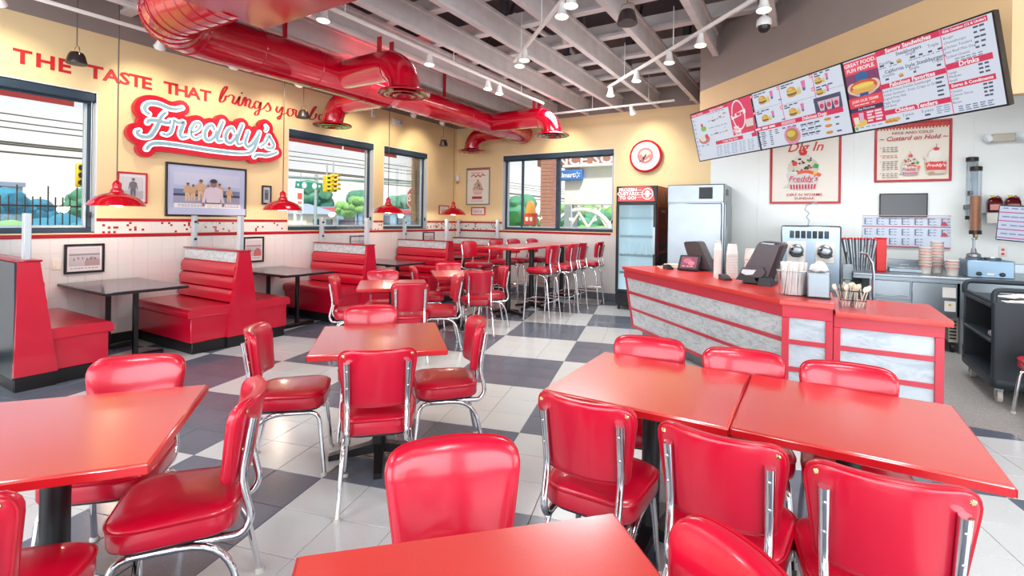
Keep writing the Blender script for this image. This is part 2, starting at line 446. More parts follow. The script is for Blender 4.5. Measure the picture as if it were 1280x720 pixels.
# flat print: polygons in a sheet (x right, z up), each layer a hair in front of the last
TXT = {}
def text_mesh(body, bold=0.0, shear=0.0, align='CENTER'):
    key = (body, bold, shear, align)
    if key not in TXT:
        cu = bpy.data.curves.new('lettering', 'FONT'); cu.body = body; cu.size = 1.0
        cu.align_x = align; cu.align_y = 'CENTER'; cu.offset = bold; cu.shear = shear; cu.resolution_u = 2
        cu.fill_mode = 'FRONT'
        o = bpy.data.objects.new('lettering', cu); COL.objects.link(o)
        dg = bpy.context.evaluated_depsgraph_get()
        me = bpy.data.meshes.new_from_object(o.evaluated_get(dg))
        TXT[key] = ([tuple(v.co) for v in me.vertices], [tuple(p.vertices) for p in me.polygons])
        bpy.data.objects.remove(o); bpy.data.curves.remove(cu); bpy.data.meshes.remove(me)
    return TXT[key]
class Print:
    def __init__(s, step=0.0005): s.mb = MB(); s.layer = 0; s.step = step
    def y(s): s.layer += 1; return -s.layer * s.step
    def poly(s, pts, c):
        y = s.y(); n = len(pts)
        area = sum(pts[i][0] * pts[(i + 1) % n][1] - pts[(i + 1) % n][0] * pts[i][1] for i in range(n))
        if area < 0: pts = pts[::-1]
        s.mb.add([(p[0], y, p[1]) for p in pts], [tuple(range(n))], col=rgb(*c)); return s
    def rect(s, x0, x1, z0, z1, c): return s.poly([(x0, z0), (x1, z0), (x1, z1), (x0, z1)], c)
    def ell(s, cx, cz, rx, rz, c, n=20, a0=0.0, a1=2 * math.pi): return s.poly(ellipse(cx, cz, rx, rz, n, a0, a1), c)
    def text(s, body, x, z, size, c, bold=0.0, shear=0.0, align='CENTER', wide=1.0):
        v, f = text_mesh(body, bold, shear, align); y = s.y()
        s.mb.add([(x + p[0] * size * wide, y, z + p[1] * size) for p in v], f, col=rgb(*c)); return s
    def scribble(s, x0, x1, z, h, c, words=4, seed=1):
        """a line of small print too small to read: short dashes"""
        q = random.Random(seed); x = x0; y = s.y(); w = (x1 - x0) / max(words, 1)
        for k in range(words):
            l = w * (0.55 + 0.35 * q.random())
            s.mb.add([(x, y, z - h / 2), (x + l, y, z - h / 2), (x + l, y, z + h / 2), (x, y, z + h / 2)], [(0, 1, 2, 3)], col=rgb(*c)); x += w
        return s
    def stroke(s, pts, w, c, sub=6):
        y = s.y(); p = [Vector((a, b)) for a, b in pts]
        p = catmull([(a.x, a.y, 0) for a in p], sub); n = len(p); v = []
        for i in range(n):
            d = (p[min(i + 1, n - 1)] - p[max(i - 1, 0)]).normalized()
            ww = w[0] + (w[1] - w[0]) * i / (n - 1) if isinstance(w, tuple) else w
            v += [(p[i].x - d.y * ww / 2, y, p[i].y + d.x * ww / 2), (p[i].x + d.y * ww / 2, y, p[i].y - d.x * ww / 2)]
        s.mb.add(v, [(2 * i, 2 * i + 1, 2 * i + 3, 2 * i + 2) for i in range(n - 1)], col=rgb(*c)); return s
    def build(s, name, parent, m=None, loc=None):
        return obj(name, s.mb, m or M_print, parent, loc, smooth=0)
RZ_LEFT = R(90)      # sheet on the left wall, facing +X
RZ_BACK = 0.0        # sheet on the back wall, facing -Y
RZ_DIAG = R(-45)     # sheet facing the counter's diagonal front
def ring_frame(w, h, fw, d, bev=0.004):
    mb = MB()
    mb.box(-w / 2, w / 2, -d, 0, h / 2 - fw, h / 2, bev); mb.box(-w / 2, w / 2, -d, 0, -h / 2, -h / 2 + fw, bev)
    mb.box(-w / 2, -w / 2 + fw, -d, 0, -h / 2 + fw, h / 2 - fw, bev); mb.box(w / 2 - fw, w / 2, -d, 0, -h / 2 + fw, h / 2 - fw, bev)
    return mb

# ================================================================== the room
XL, YB = -6.95, 9.0          # left wall face, back wall face
SILL, HEAD, CEIL = 1.29, 2.88, 3.55
def ray_at(px, py, X=None, Y=None, Z=None):
    """where a sight line from the doorway meets an upright or level plane (used to survey the yard outside)"""
    x2 = (px - 640) / 620.0; y2 = (py - 275) / 620.0
    c, s = math.cos(R(.8)), math.sin(R(.8)); x = c * x2 + s * y2; y = -s * x2 + c * y2
    cy, sy = math.cos(R(31.2)), math.sin(R(31.2))
    d = Vector((cy * x - sy, sy * x + cy, -y))
    t = X / d.x if X is not None else (Y / d.y if Y is not None else (Z - 1.5) / d.z)
    return d * t + Vector((0, 0, 1.5))
def seen(p):
    cy, sy = math.cos(R(31.2)), math.sin(R(31.2)); z = -p[0] * sy + p[1] * cy
    if z < 0.3: return None
    x = (p[0] * cy + p[1] * sy) / z * 620 + 640; y = 275 + (1.5 - p[2]) / z * 620
    return (x, y, z) if -30 < x < 1310 and -30 < y < 750 else None

WINS = [(-3.6, -1.6), (-1.2, 0.3), (0.61, 2.37), (4.76, 6.52), (6.76, 8.02)]      # left wall openings along Y; the first two unseen, added for light
mb = MB()
T = 0.25
mb.box(XL - T, XL, -4.0, YB + T, 0, SILL)
mb.box(XL - T, XL, -4.0, YB + T, HEAD, CEIL)
ys = [-4.0] + [v for w in WINS for v in w] + [YB + T]
for k in range(0, len(ys), 2): mb.box(XL - T, XL, ys[k], ys[k + 1], SILL, HEAD)
wall_left = struct('wall_left', mb, M_wall, 'yellow painted wall with windows over white tile')
obj('upper_band', MB().box(XL - T, XL, -4.0, YB + T, CEIL, 5.0), M_taupe, wall_left)
BW = (-5.70, -3.21)
mb = MB(); mb.box(XL, 4.6, YB, YB + T, 0, SILL); mb.box(XL, 4.6, YB, YB + T, HEAD, CEIL)
mb.box(XL, BW[0], YB, YB + T, SILL, HEAD); mb.box(BW[1], 4.6, YB, YB + T, SILL, HEAD)
wall_back = struct('wall_back', mb, M_wall, 'yellow back wall with one wide window and a clock')
obj('upper_band', MB().box(XL, 4.6, YB, YB + T, CEIL, 5.0), M_taupe, wall_back)
# white kitchen panels on the back wall
xs = [-1.50, -0.76, 0.53, 1.87, 3.17, 4.47]
for a, b in zip(xs[:-1], xs[1:]):
    obj('panel', MB().box(a + .004, b - .004, YB - .012, YB - .0005, 0.0, 3.22, .003), M_frp, wall_back)
for a in xs[1:-1]:
    obj('seam_strip', MB().box(a - .012, a + .012, YB - .017, YB - .0005, 0, 3.22, .003), M_frp, wall_back)
struct('wall_right', MB().box(4.6, 4.75, 3.2, YB + T, 0, 5.0), M_frp, 'white kitchen side wall')

# wainscot of white glazed tiles: the large ones singly, the far ones joined
def tiling(wall, along, a0, a1, holes_to, singles_to, axis):
    me = None; far = MB(); g = .152
    for i in range(int((a1 - a0) / g)):
        for j in range(7):
            a = a0 + i * g; z = .125 + j * .158
            if axis == 'Y': bx = (XL, XL + .006, a + .0005, a + g - .0005, z + .0005, z + .1575)
            else: bx = (a + .001, a + g - .001, YB - .006, YB, z + .001, z + .157)
            if a < singles_to:
                if me is None:
                    me = obj('tile', MB().box(bx[0], bx[1], bx[2], bx[3], bx[4], bx[5], .0012), M_wtile, wall, smooth=0)
                    o0 = (a, z)
                else:
                    again(me, wall, (0, a - o0[0], z - o0[1]) if axis == 'Y' else (a - o0[0], 0, z - o0[1]))
            else: far.box(*bx, .0012)
    if far.v: obj('far_tiles', far, M_wtile, wall, smooth=0, kind='stuff')
tiling(wall_left, 'Y', 0.3, 8.98, 0, 6.2, 'Y')
tiling(wall_back, 'X', XL + .01, -1.55, 0, -99, 'X')
# red trims and the mosaic band between the windows
obj('red_trim', MB().box(XL, XL + .014, -4, YB - .014, 1.235, 1.275, .004), M_redtrim, wall_left)
obj('red_trim', MB().box(XL, BW[0], YB - .014, YB, 1.235, 1.275, .004), M_redtrim, wall_back)
obj('red_trim', MB().box(BW[0], BW[1] - .05, YB - .014, YB, 1.235, 1.275, .004), M_redtrim, wall_back)
mos = MB(); mg = MB(); q = random.Random(3)
def mosaic(axis, a0, a1):
    n = int((a1 - a0) / .026)
    for i in range(n):
        for j in range(5):
            red = q.random() < .10
            c = rgb(178, 14, 42) if red else rgb(236, 232, 228)
            a = a0 + i * .026; z = 1.282 + j * .0265
            if axis == 'Y': mos.box(XL, XL + .006, a, a + .0245, z, z + .025, 0, col=c)
            else: mos.box(a, a + .0245, YB - .006, YB, z, z + .025, 0, col=c)
gaps = [(0.3, 0.61), (2.37, 4.76), (6.52, 6.76), (8.02, 8.99)]
for a, b in gaps:
    mosaic('Y', a + .004, b - .004)
    obj('red_trim', MB().box(XL, XL + .014, a, b, 1.42, 1.455, .004), M_redtrim, wall_left)
obj('mosaic_band', mos, M_mosaic, wall_left, smooth=0, kind='stuff')
mos = MB(); mosaic('X', XL + .01, BW[0] - .004)
obj('mosaic_band', mos, M_mosaic, wall_back, smooth=0, kind='stuff')
obj('red_trim', MB().box(XL + .014, BW[0], YB - .014, YB, 1.42, 1.455, .004), M_redtrim, wall_back)
struct('baseboard_left', MB().box(XL, XL + .015, -4, YB - .02, 0, .115, .004), M_black, 'black wall base below the tiles')
struct('baseboard_back', MB().box(XL + .02, -1.5, YB - .015, YB - .001, 0, .14, .004), mat('slate_base_tile', rgb(104, 106, 114), .4, noise=(3, .85)), 'grey tile base along the back wall')

# windows
def window(n, w, mulls, loc, rz, label, shade_label):
    t = thing('window_%d' % n, label, None, loc, rz, kind='structure')
    h = HEAD - SILL; mb = MB(); fw = .055
    mb.box(-w / 2, w / 2, .10, .17, 0, fw, .004); mb.box(-w / 2, w / 2, .10, .17, h - fw, h, .004)
    mb.box(-w / 2, -w / 2 + fw, .10, .17, fw, h - fw, .004); mb.box(w / 2 - fw, w / 2, .10, .17, fw, h - fw, .004)
    obj('window_frame', mb, M_slate, t, kind='structure')
    for m, mw in mulls:
        obj('mullion', MB().box(m - mw / 2, m + mw / 2, .09, .165, fw, h - fw, .004), M_slate, t, kind='structure')
    mb = MB(); a = w / 2 - fw; s = .028
    mb.box(-a, -a + s, .115, .16, fw, h - fw, .003); mb.box(a - s, a, .115, .16, fw, h - fw, .003); mb.box(-a + s, a - s, .115, .16, fw, fw + s, .003)
    obj('sash', mb, M_alu, t, kind='structure')
    obj('pane', MB().box(-a, a, .132, .138, fw, h - fw), M_glass, t, kind='structure')
    obj('reveal', MB().box(-w / 2, -w / 2 + .012, 0, .10, 0, h).box(w / 2 - .012, w / 2, 0, .10, 0, h).box(-w / 2 + .012, w / 2 - .012, 0, .10, h - .012, h), M_white, t, kind='structure')
    obj('sill', MB().box(-w / 2 + .012, w / 2 - .012, 0.0, .10, 0, .012, .003), M_slate, t, kind='structure')
    sh = thing('roller_shade', shade_label, 'window shade', t.location + Matrix.Rotation(rz, 3, 'Z') @ Vector((0, 0, h - .115)), rz)
    obj('cassette', MB().box(-w / 2 + .014, w / 2 - .014, .006, .085, 0, .10, .012), M_slate, sh)
    obj('end_cap', MB().box(-w / 2 + .014, -w / 2 + .02, .003, .088, -.004, .101, .01), M_plastic, sh)
    obj('end_cap', MB().box(w / 2 - .02, w / 2 - .014, .003, .088, -.004, .101, .01), M_plastic, sh)
    obj('hem_bar', MB().tube([(-w / 2 + .03, .05, -.012), (w / 2 - .03, .05, -.012)], .011, 8), M_slate, sh)
    mb = MB(); x = w / 2 - .045
    mb.tube([(x, .03, 0), (x, .03, -h + .34)], .0035, 5)
    obj('pull_chain', mb, M_whitemetal, sh)
    obj('chain_tensioner', MB().box(x - .012, x + .012, .02, .04, -h + .28, -h + .35, .005), M_plastic, sh)
for k, (a, b) in enumerate(WINS):
    lab = ['unseen rear window added to the yellow wall', 'second unseen rear window added to the yellow wall', 'large window beside the lettering THE TASTE', 'wide window with the traffic signals outside', 'narrow window with the stop sign outside'][k]
    shl = ['dark blue shade cassette over the rearmost window', 'dark blue shade cassette over the second rear window', 'dark blue shade cassette over the window at the far left',
           'dark blue shade cassette over the window with the traffic signals', 'dark blue shade cassette over the narrow window with the stop sign'][k]
    window(k + 1, b - a, [], (XL, (a + b) / 2, SILL), RZ_LEFT, lab, shl)
window(6, BW[1] - BW[0], [(-4.43 + 4.455, .085), (-5.27 + 4.455, .03)], ((BW[0] + BW[1]) / 2, YB, SILL), 0.0, 'wide back window with dark mullions', 'dark blue shade cassette over the wide back window')

# floor of checkered tiles: the 300 that show largest singly, the others joined
TT = .3107; U0, V0 = 5.819, -7.922; ANG = R(31.2) - .2736
KIT = [(-1.35, 6.35), (0.2, 4.8), (.86, 4.8), (.86, 4.97), (4.6, 4.97), (4.6, 9), (-1.35, 9)]
def inside(p, poly):
    r = False; j = len(poly) - 1
    for i in range(len(poly)):
        if (poly[i][1] > p[1]) != (poly[j][1] > p[1]) and p[0] < (poly[j][0] - poly[i][0]) * (p[1] - poly[i][1]) / (poly[j][1] - poly[i][1]) + poly[i][0]: r = not r
        j = i
    return r
floor = struct('floor', MB().box(XL, 4.6, -4.0, YB, -.06, -.004), M_fgrout, 'checkered floor of pale and grey terrazzo tiles')
g = TT - .004
tmesh = {}
cells = []
for iu in range(-34, 34):
    for iv in range(-26, 40):
        du, dv = (iu + .5 - U0) * TT, (iv + .5 - V0) * TT
        x = du * math.cos(ANG) - dv * math.sin(ANG); y = du * math.sin(ANG) + dv * math.cos(ANG)
        if x < XL + .05 or x > 4.5 or y < -3.9 or y > YB - .05 or inside((x, y), KIT): continue
        dark = ((iu // 3) + (iv // 3)) % 2 == 0
        s_ = seen((x, y, 0)); cells.append((s_[2] if s_ else 99 + abs(y), x, y, dark))
cells.sort()
joined = {True: MB(), False: MB()}
for k, (d, x, y, dark) in enumerate(cells):
    if k < 300 and d < 90:
        if dark not in tmesh:
            tmesh[dark] = obj('tile', MB().box(-g / 2, g / 2, -g / 2, g / 2, -.006, 0, .0015), M_ftile_d if dark else M_ftile_l, floor, (x, y, 0), ANG, smooth=0)
        else: again(tmesh[dark], floor, (x, y, 0), ANG)
    else:
        joined[dark].box(-g / 2, g / 2, -g / 2, g / 2, -.006, 0, .0015, m=Matrix.Translation((x, y, 0)) @ Matrix.Rotation(ANG, 4, 'Z'))
obj('grey_tile_field', joined[True], M_ftile_d, floor, smooth=0, kind='stuff')
obj('pale_tile_field', joined[False], M_ftile_l, floor, smooth=0, kind='stuff')
obj('kitchen_paving', MB().prism(KIT, -.004, .0015), M_quarry, floor, smooth=0)

# ceiling: deck, joists running away from the camera, battens across
ceiling = struct('ceiling', MB().box(XL - T, 4.75, -4.0, YB + T, 5.0, 5.1), M_deck, 'grey painted deck over open joists')
jm = None
for k in range(16):
    x = -5.78 + .677 * k
    y1 = YB if x < -1.27 else max(5.46 - x, 4.42)
    mb = MB()
    mb.box(-.034, .034, -4.0, y1, 3.55, 3.59, .003); mb.box(-.034, .034, -4.0, y1, 3.80, 3.84, .003); mb.box(-.007, .007, -4.0, y1, 3.59, 3.80)
    obj('joist', mb, M_joist, ceiling, (x, 0, 0))
mb = MB().box(XL, 4.6, -.06, .06, 3.842, 3.885, .003).box(XL, 4.6, -.02, .02, 3.885, 4.02)
b0 = obj('batten', mb, M_joist, ceiling, (0, -3.4, 0))
for k in range(1, 15): again(b0, ceiling, (0, -3.4 + .86 * k, 0))
mb = MB()
for k in range(7):
    mb = MB().box(-.04, .04, -.04, .04, 3.845, 5.0); mb.tube([(0, .03, 3.90), (0, .62, 4.98)], .025, 6)
    for y in (1.6, 3.4, 5.2, 7.0):
        obj('strut', mb, M_deck, ceiling, (-5.1 + k * .9, y + .3 * (k % 2), 0))
for k, (x, y, l) in enumerate([(-3.4, 5.6, 1.5), (-2.0, 7.3, 1.3), (-2.75, 3.9, 1.2)]):
    obj('conduit', MB().tube([(x, y, 4.2), (x + .1, y + l, 4.2), (x + .2, y + l + .25, 4.0), (x + .2, y + l + .3, 3.6)], .04, 8), M_joist, ceiling)

# bulkhead hung over the counter
def wallstrip(pts, z0, z1, th):
    mb = MB()
    n = len(pts); inn = []
    for i, p in enumerate(pts):
        p = Vector(p)
        d = (Vector(pts[min(i + 1, n - 1)]) - Vector(pts[max(i - 1, 0)])).normalized()
        inn.append(p + Vector((-d.y, d.x)) * th)
    poly = [tuple(p) for p in pts] + [tuple(p) for p in inn[::-1]]
    mb.prism(poly, z0, z1); return mb
BK = [(-1.27, 6.77), (1.09, 4.41), (4.6, 4.41)]
bulk = struct('bulkhead', wallstrip(BK, 2.36, 3.20, .06), M_amber, 'amber bulkhead behind the menu screens')
obj('upper_band', wallstrip(BK, 3.20, 5.0, .06), M_taupe, bulk)
struct('trim_1', MB().box(-1.20, -1.10, 6.9, YB, 2.9, 5.0), M_taupe, 'return of the bulkhead')

# ================================================================== outside
ground = struct('terrain', MB().box(-140, 60, -60, 150, -.4, -.15), M_asphalt, 'grey paving outside the windows')
lawn = struct('lawn', MB().box(-19, -7.3, -6, 34, -.15, -.08), M_grass, 'strip of lawn outside the left windows')
def awning(name, label, mb): tag(obj(name, mb, M_awning), label, 'awning')
for k, (a, b) in enumerate(WINS):
    mb = MB(); mb.add([(-7.21, a - .1, 3.45), (-7.21, b + .1, 3.45), (-7.95, b + .1, 3.06), (-7.95, a - .1, 3.06), (-7.21, a - .1, 3.445), (-7.21, b + .1, 3.445), (-7.94, b + .1, 3.055), (-7.94, a - .1, 3.055)],
                      [(0, 1, 2, 3), (7, 6, 5, 4), (0, 4, 5, 1), (2, 6, 7, 3), (1, 5, 6, 2), (0, 3, 7, 4)])
    mb.box(-7.953, -7.948, a - .1, b + .1, 2.845, 3.06)
    if k >= 2: awning('awning', 'pale red awning outside the %s' % ['', '', 'window at the far left', 'window with the traffic signals', 'narrow window with the stop sign'][k], mb)

def blob(mb, c, r, q, n=9, sub=1):
    for k in range(n):
        a = q.random() * 6.28; rr = r * .65 * math.sqrt(q.random()); zz = c[2] + (q.random() - .4) * r * .9
        bm = bmesh.new(); bmesh.ops.create_icosphere(bm, subdivisions=2, radius=r * (.38 + .25 * q.random()))
        for v in bm.verts: v.co *= 1 + (q.random() - .5) * .22
        bm.verts.index_update()
        mb.add([(v.co.x + c[0] + rr * math.cos(a), v.co.y + c[1] + rr * math.sin(a), v.co.z * .85 + zz) for v in bm.verts], [tuple(v.index for v in f.verts) for f in bm.faces])
        bm.free()
def tree(loc, h, r, m, label, seed, group=None, cat='tree', name='tree'):
    t = thing(name, label, cat, loc, 0, group); q = random.Random(seed)
    mb = MB(); blob(mb, (0, 0, h - r * .8), r, q, 12); obj('crown', mb, m, t)
    obj('trunk', MB().tube([(0, 0, -.1), (.05, 0, h * .4), (0, .05, h - r)], [.07 * r + .03, .06 * r + .02, .03 * r], 7), M_bronze, t)
def bush(loc, r, m, label, seed, group=None):
    mb = MB(); q = random.Random(seed); blob(mb, (0, 0, r * .45), r, q, 8)
    tag(obj('bush', mb, m, None, loc), label, 'bush', group)
# --- seen through the window at the far left: metal fence, bluish shrubs, parking, building
fx = -15.0
fy0, fy1 = 1.6, 5.0
ft = thing('metal_fence', 'dark metal picket fence beyond the far left window', 'fence', (fx, fy0, -.1))
obj('rail', MB().box(-.03, .03, 0, fy1 - fy0, 1.75, 1.79), M_bronze, ft); obj('rail', MB().box(-.03, .03, 0, fy1 - fy0, .2, .25), M_bronze, ft)
pk = obj('picket', MB().box(-.014, .014, -.010, .010, 0, 1.98), M_bronze, ft, (0, 0, 0))
for k in range(1, 27): again(pk, ft, (0, k * (fy1 - fy0) / 26, 0.25 if k % 4 == 0 else 0))
q = random.Random(11)
for k in range(6):
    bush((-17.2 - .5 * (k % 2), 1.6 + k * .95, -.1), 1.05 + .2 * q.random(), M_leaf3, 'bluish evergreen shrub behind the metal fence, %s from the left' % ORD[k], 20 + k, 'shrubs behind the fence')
for k in range(5):
    bush((-12.6 - 1.3 * (k % 2), 1.9 + k * .6, .35), .72, M_leaf2, 'clipped bush in front of the metal fence, %s from the left' % ORD[k], 40 + k, 'bushes along the fence')
bush((-11.6, 3.95, -.1), .95, M_lilac, 'lilac grey twiggy bush at the window corner', 60)
bt = thing('warehouse', 'pale grey flat roofed building beyond the metal fence', 'building', (-40, .6, -.15))
obj('wall', MB().box(-4, 0, 0, 9.5, 0, 3.2), M_pole, bt)
obj('roof_band', MB().box(-4.1, .1, -.1, 9.6, 3.2, 3.45), M_slateroof, bt)
for k in range(3): obj('window', MB().box(.0, .05, 1 + k * 2.8, 3 + k * 2.8, 1.6, 3.2, .02), M_slate, bt)
tree((-24, 7.9, -.1), 2.6, .8, M_leaf, 'green tree at the right edge of the far left window', 70)
tr = tree
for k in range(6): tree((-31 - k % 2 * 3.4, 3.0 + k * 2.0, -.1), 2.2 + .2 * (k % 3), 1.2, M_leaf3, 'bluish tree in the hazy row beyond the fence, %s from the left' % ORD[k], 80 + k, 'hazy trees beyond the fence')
pt = thing('signal_pole', 'signal pole at the right edge of the far left window', 'traffic signal', (-21, 6.95, -.15))
obj('pole', MB().tube([(0, 0, 0), (0, 0, 3.9)], .09, 10), M_pole, pt)
obj('signal_head', MB().box(-.1, .1, -.36, -.12, 2.55, 3.35, .04), M_sigyellow, pt)
for k in range(3): obj('lens', MB().cyl((.1, -.24, 2.7 + k * .25), (.14, -.24, 2.7 + k * .25), .09), M_iron, pt)
# overhead wires, strung parallel to the street
for k, (z, x) in enumerate([(4.72, -22), (4.48, -22), (4.28, -22), (3.82, -22), (3.75, -22), (3.50, -22)]):
    pts = [(x, -12 + t * 6, z + .06 * math.cos(t * 1.1)) for t in range(11)]
    tag(obj('overhead_wire', MB().tube(pts, .022 + (.012 if k > 2 else 0), 5), M_cord), 'overhead wire along the street outside the left windows, %s from the top' % ORD[k], 'wire', 'street wires')
# --- through the window with the signals
a = ray_at(370, 235, X=-26); b = ray_at(379, 278, X=-26); hs = a.z - b.z; ws = b.y - a.y
gs = thing('price_sign', 'tall white fuel price sign with red panel, beyond the wide window', 'sign', (-26, a.y, 0), R(90))
pr = Print(.004); Y_ = lambda f: b.z + hs * f
pr.rect(0, ws, Y_(.25), Y_(1), (240, 240, 240)); pr.rect(ws * .2, ws * .8, Y_(.68), Y_(.86), (232, 92, 70)); pr.rect(ws * .25, ws * .75, Y_(.54), Y_(.62), (226, 140, 130)); pr.rect(ws * .2, ws * .8, Y_(.42), Y_(.48), (150, 200, 190)); pr.rect(ws * .2, ws * .8, Y_(.30), Y_(.36), (150, 200, 190))
obj('board', MB().box(0, ws, 0, .25, Y_(.25), Y_(1), .02), M_whitemetal, gs); pr.build('sign_face', gs)
obj('post', MB().box(0, ws * .2, .05, .2, -.2, Y_(.25)).box(ws * .8, ws, .05, .2, -.2, Y_(.25)), M_whitemetal, gs)
def signal(px, py0, py1, X, label, w=.22):
    a = ray_at(px, py0, X=X); b = ray_at(px, py1, X=X); h = a.z - b.z
    t = thing('traffic_signal', label, 'traffic signal', (X, a.y, b.z), R(90))
    obj('housing', MB().box(-w / 2, w / 2, -.1, .15, 0, h, .03), M_sigyellow, t)
    for k in range(4):
        z = h * (k + .5) / 4
        obj('lens', MB().cyl((0, -.1, z), (0, -.115, z), w * .33, 14), M_plastic, t)
        mb = MB(); mb.shell(ellipse(0, 0, w * .36, w * .36, 12, 0, math.pi) + ellipse(0, 0, w * .32, w * .32, 12, math.pi, 0), [(1, 0), (1, .26)], lambda u, v, hh: (u, -.1 - hh, z + v))
        obj('visor', mb, M_sigyellow, t)
    obj('hanger', MB().tube([(0, .02, h), (0, .02, h + .5)], .03, 6), M_pole, t)
signal(409, 219, 240, -17, 'yellow signal head left of the pair in the wide window')
signal(417, 218, 240, -17.3, 'yellow signal head right of the pair in the wide window', .26)
a = ray_at(360, 223, X=-17.4); b = ray_at(540, 226, X=-17.4)
tag(obj('mast_arm', MB().tube([(-17.4, a.y - 2, a.z), (-17.4, b.y + 6, b.z)], .06, 8), M_pole), 'grey mast arm carrying the traffic signals', 'pole')
sg = ray_at(387, 232, X=-17.1)
t = thing('street_sign', 'green street name sign hanging left of the yellow signals', 'sign', (-17.1, sg.y, sg.z), R(90))
obj('blade', MB().box(-.62, .62, 0, .03, -.14, .14, .02), M_siggreen, t)
pr = Print(.003); pr.ell(-.24, 0, .11, .12, (240, 240, 240)); pr.ell(.22, 0, .11, .12, (240, 240, 240)); pr.scribble(-.56, -.42, 0, .09, (230, 240, 240), 1); pr.scribble(.40, .56, 0, .09, (230, 240, 240), 1); pr.build('sign_face', t)
for x_ in (-.38, .4): obj('hanger', MB().tube([(x_, .02, .13), (x_, .02, .5)], .015, 5), M_pole, t)
up = ray_at(395, 218, X=-20)
tag(obj('utility_pole', MB().tube([(-20, up.y, -.15), (-20, up.y, up.z)], [.09, .06], 10), M_pole), 'slim grey utility pole behind the green street sign', 'pole')
# buildings over the street
a = ray_at(383, 262, X=-33); b = ray_at(421, 262, X=-33)
bt = thing('tan_house', 'tan building with grey hip roof across the street', 'building', (-33, a.y, -.15)); L_ = b.y - a.y
obj('wall', MB().box(-5, 0, 0, L_, 0, 1.9), M_tan, bt)
mb = MB(); mb.add([(.3, -.3, 1.9), (.3, L_ + .3, 1.9), (-5.3, L_ + .3, 1.9), (-5.3, -.3, 1.9), (-2.5, 1.2, 2.75), (-2.5, L_ - .8, 2.75)], [(0, 1, 5, 4), (1, 2, 5), (2, 3, 4, 5), (3, 0, 4), (3, 2, 1, 0)])
obj('roof', mb, M_slateroof, bt)
for k in range(3): obj('window', MB().box(0, .05, .6 + k * 1.2, 1.2 + k * 1.2, .8, 1.5, .01), M_slate, bt)
a = ray_at(424, 262, X=-36); b = ray_at(545, 262, X=-36)
bt = thing('shop_building', 'pale blue shop with red fascia across the street', 'building', (-36, a.y, -.15)); L_ = b.y - a.y
obj('wall', MB().box(-5, 0, 0, L_, 0, 2.1), M_bluewall, bt)
obj('fascia', MB().box(-5.1, .15, -.1, L_ + .1, 2.1, 2.5, .03), M_pinkband, bt)
obj('roof', MB().box(-5.1, .1, -.1, L_ + .1, 2.5, 2.65), M_slateroof, bt)
for k in range(6): obj('window', MB().box(0, .06, .5 + k * L_ / 6, (k + .8) * L_ / 6, .5, 1.9, .02), M_slate, bt)
for k in range(9):
    y_ = 27 + k * 3.4
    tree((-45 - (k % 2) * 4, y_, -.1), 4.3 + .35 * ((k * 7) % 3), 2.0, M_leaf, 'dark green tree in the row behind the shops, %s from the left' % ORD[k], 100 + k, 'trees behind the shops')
for k, px in enumerate((446, 458)):
    p = ray_at(px, 279, X=-27)
    tree((-27 - 2.2 * k, p.y, -.1), 3.0 - .3 * k, .7, M_leaf2, ['pale green tree in front of the blue shop', 'smaller pale green tree beside the blue shop'][k], 130 + k)
def car(loc, rz, m, label, s=1.0):
    t = thing('car', label, 'car', loc, rz)
    prof = [(-2.1, .35), (-2.1, .75), (-1.9, .85), (-1.25, .92), (-.7, 1.42), (.7, 1.45), (1.3, .95), (2.0, .85), (2.1, .6), (2.1, .35)]
    mb = MB(); n = len(prof)
    v = [(x * s, -.85 * s, z * s) for x, z in prof] + [(x * s, .85 * s, z * s) for x, z in prof]
    mb.add(v, [tuple(range(n)), tuple(range(n, 2 * n))[::-1]] + [(i, n + i, n + (i + 1) % n, (i + 1) % n) for i in range(n)])
    obj('body', mb, m, t)
    for sy in (-1, 1):
        mb = MB(); mb.add([(x * s, sy * .87 * s, z * s) for x, z in [(-1.1, .95), (-.62, 1.36), (.62, 1.38), (1.1, .98)]] + [(x * s, sy * .84 * s, z * s) for x, z in [(-1.1, .95), (-.62, 1.36), (.62, 1.38), (1.1, .98)]],
                          [(0, 1, 2, 3), (7, 6, 5, 4), (0, 4, 5, 1), (1, 5, 6, 2), (2, 6, 7, 3), (3, 7, 4, 0)])
        obj('side_window', mb, M_slate, t)
        for x in (-1.3, 1.3): obj('wheel', MB().cyl((x * s, sy * .7 * s, .33 * s), (x * s, sy * .88 * s, .33 * s), .33 * s, 14), M_plastic, t)
p = ray_at(437, 277, X=-24); car((-24, p.y, -.15), R(80), M_carA, 'dark blue car parked outside the wide window', .8)
p = ray_at(466, 276, X=-28); car((-28, p.y, -.15), R(80), M_carB, 'white car parked right of the dark blue one outside', .8)
p = ray_at(498, 277, X=-24); car((-24, p.y, -.15), R(80), M_carB, 'white car outside the narrow window', .8)
p = ray_at(516, 278, X=-22); bush((-22, p.y, -.1), .6, M_leaf2, 'pale green bush below the stop sign outside', 150)
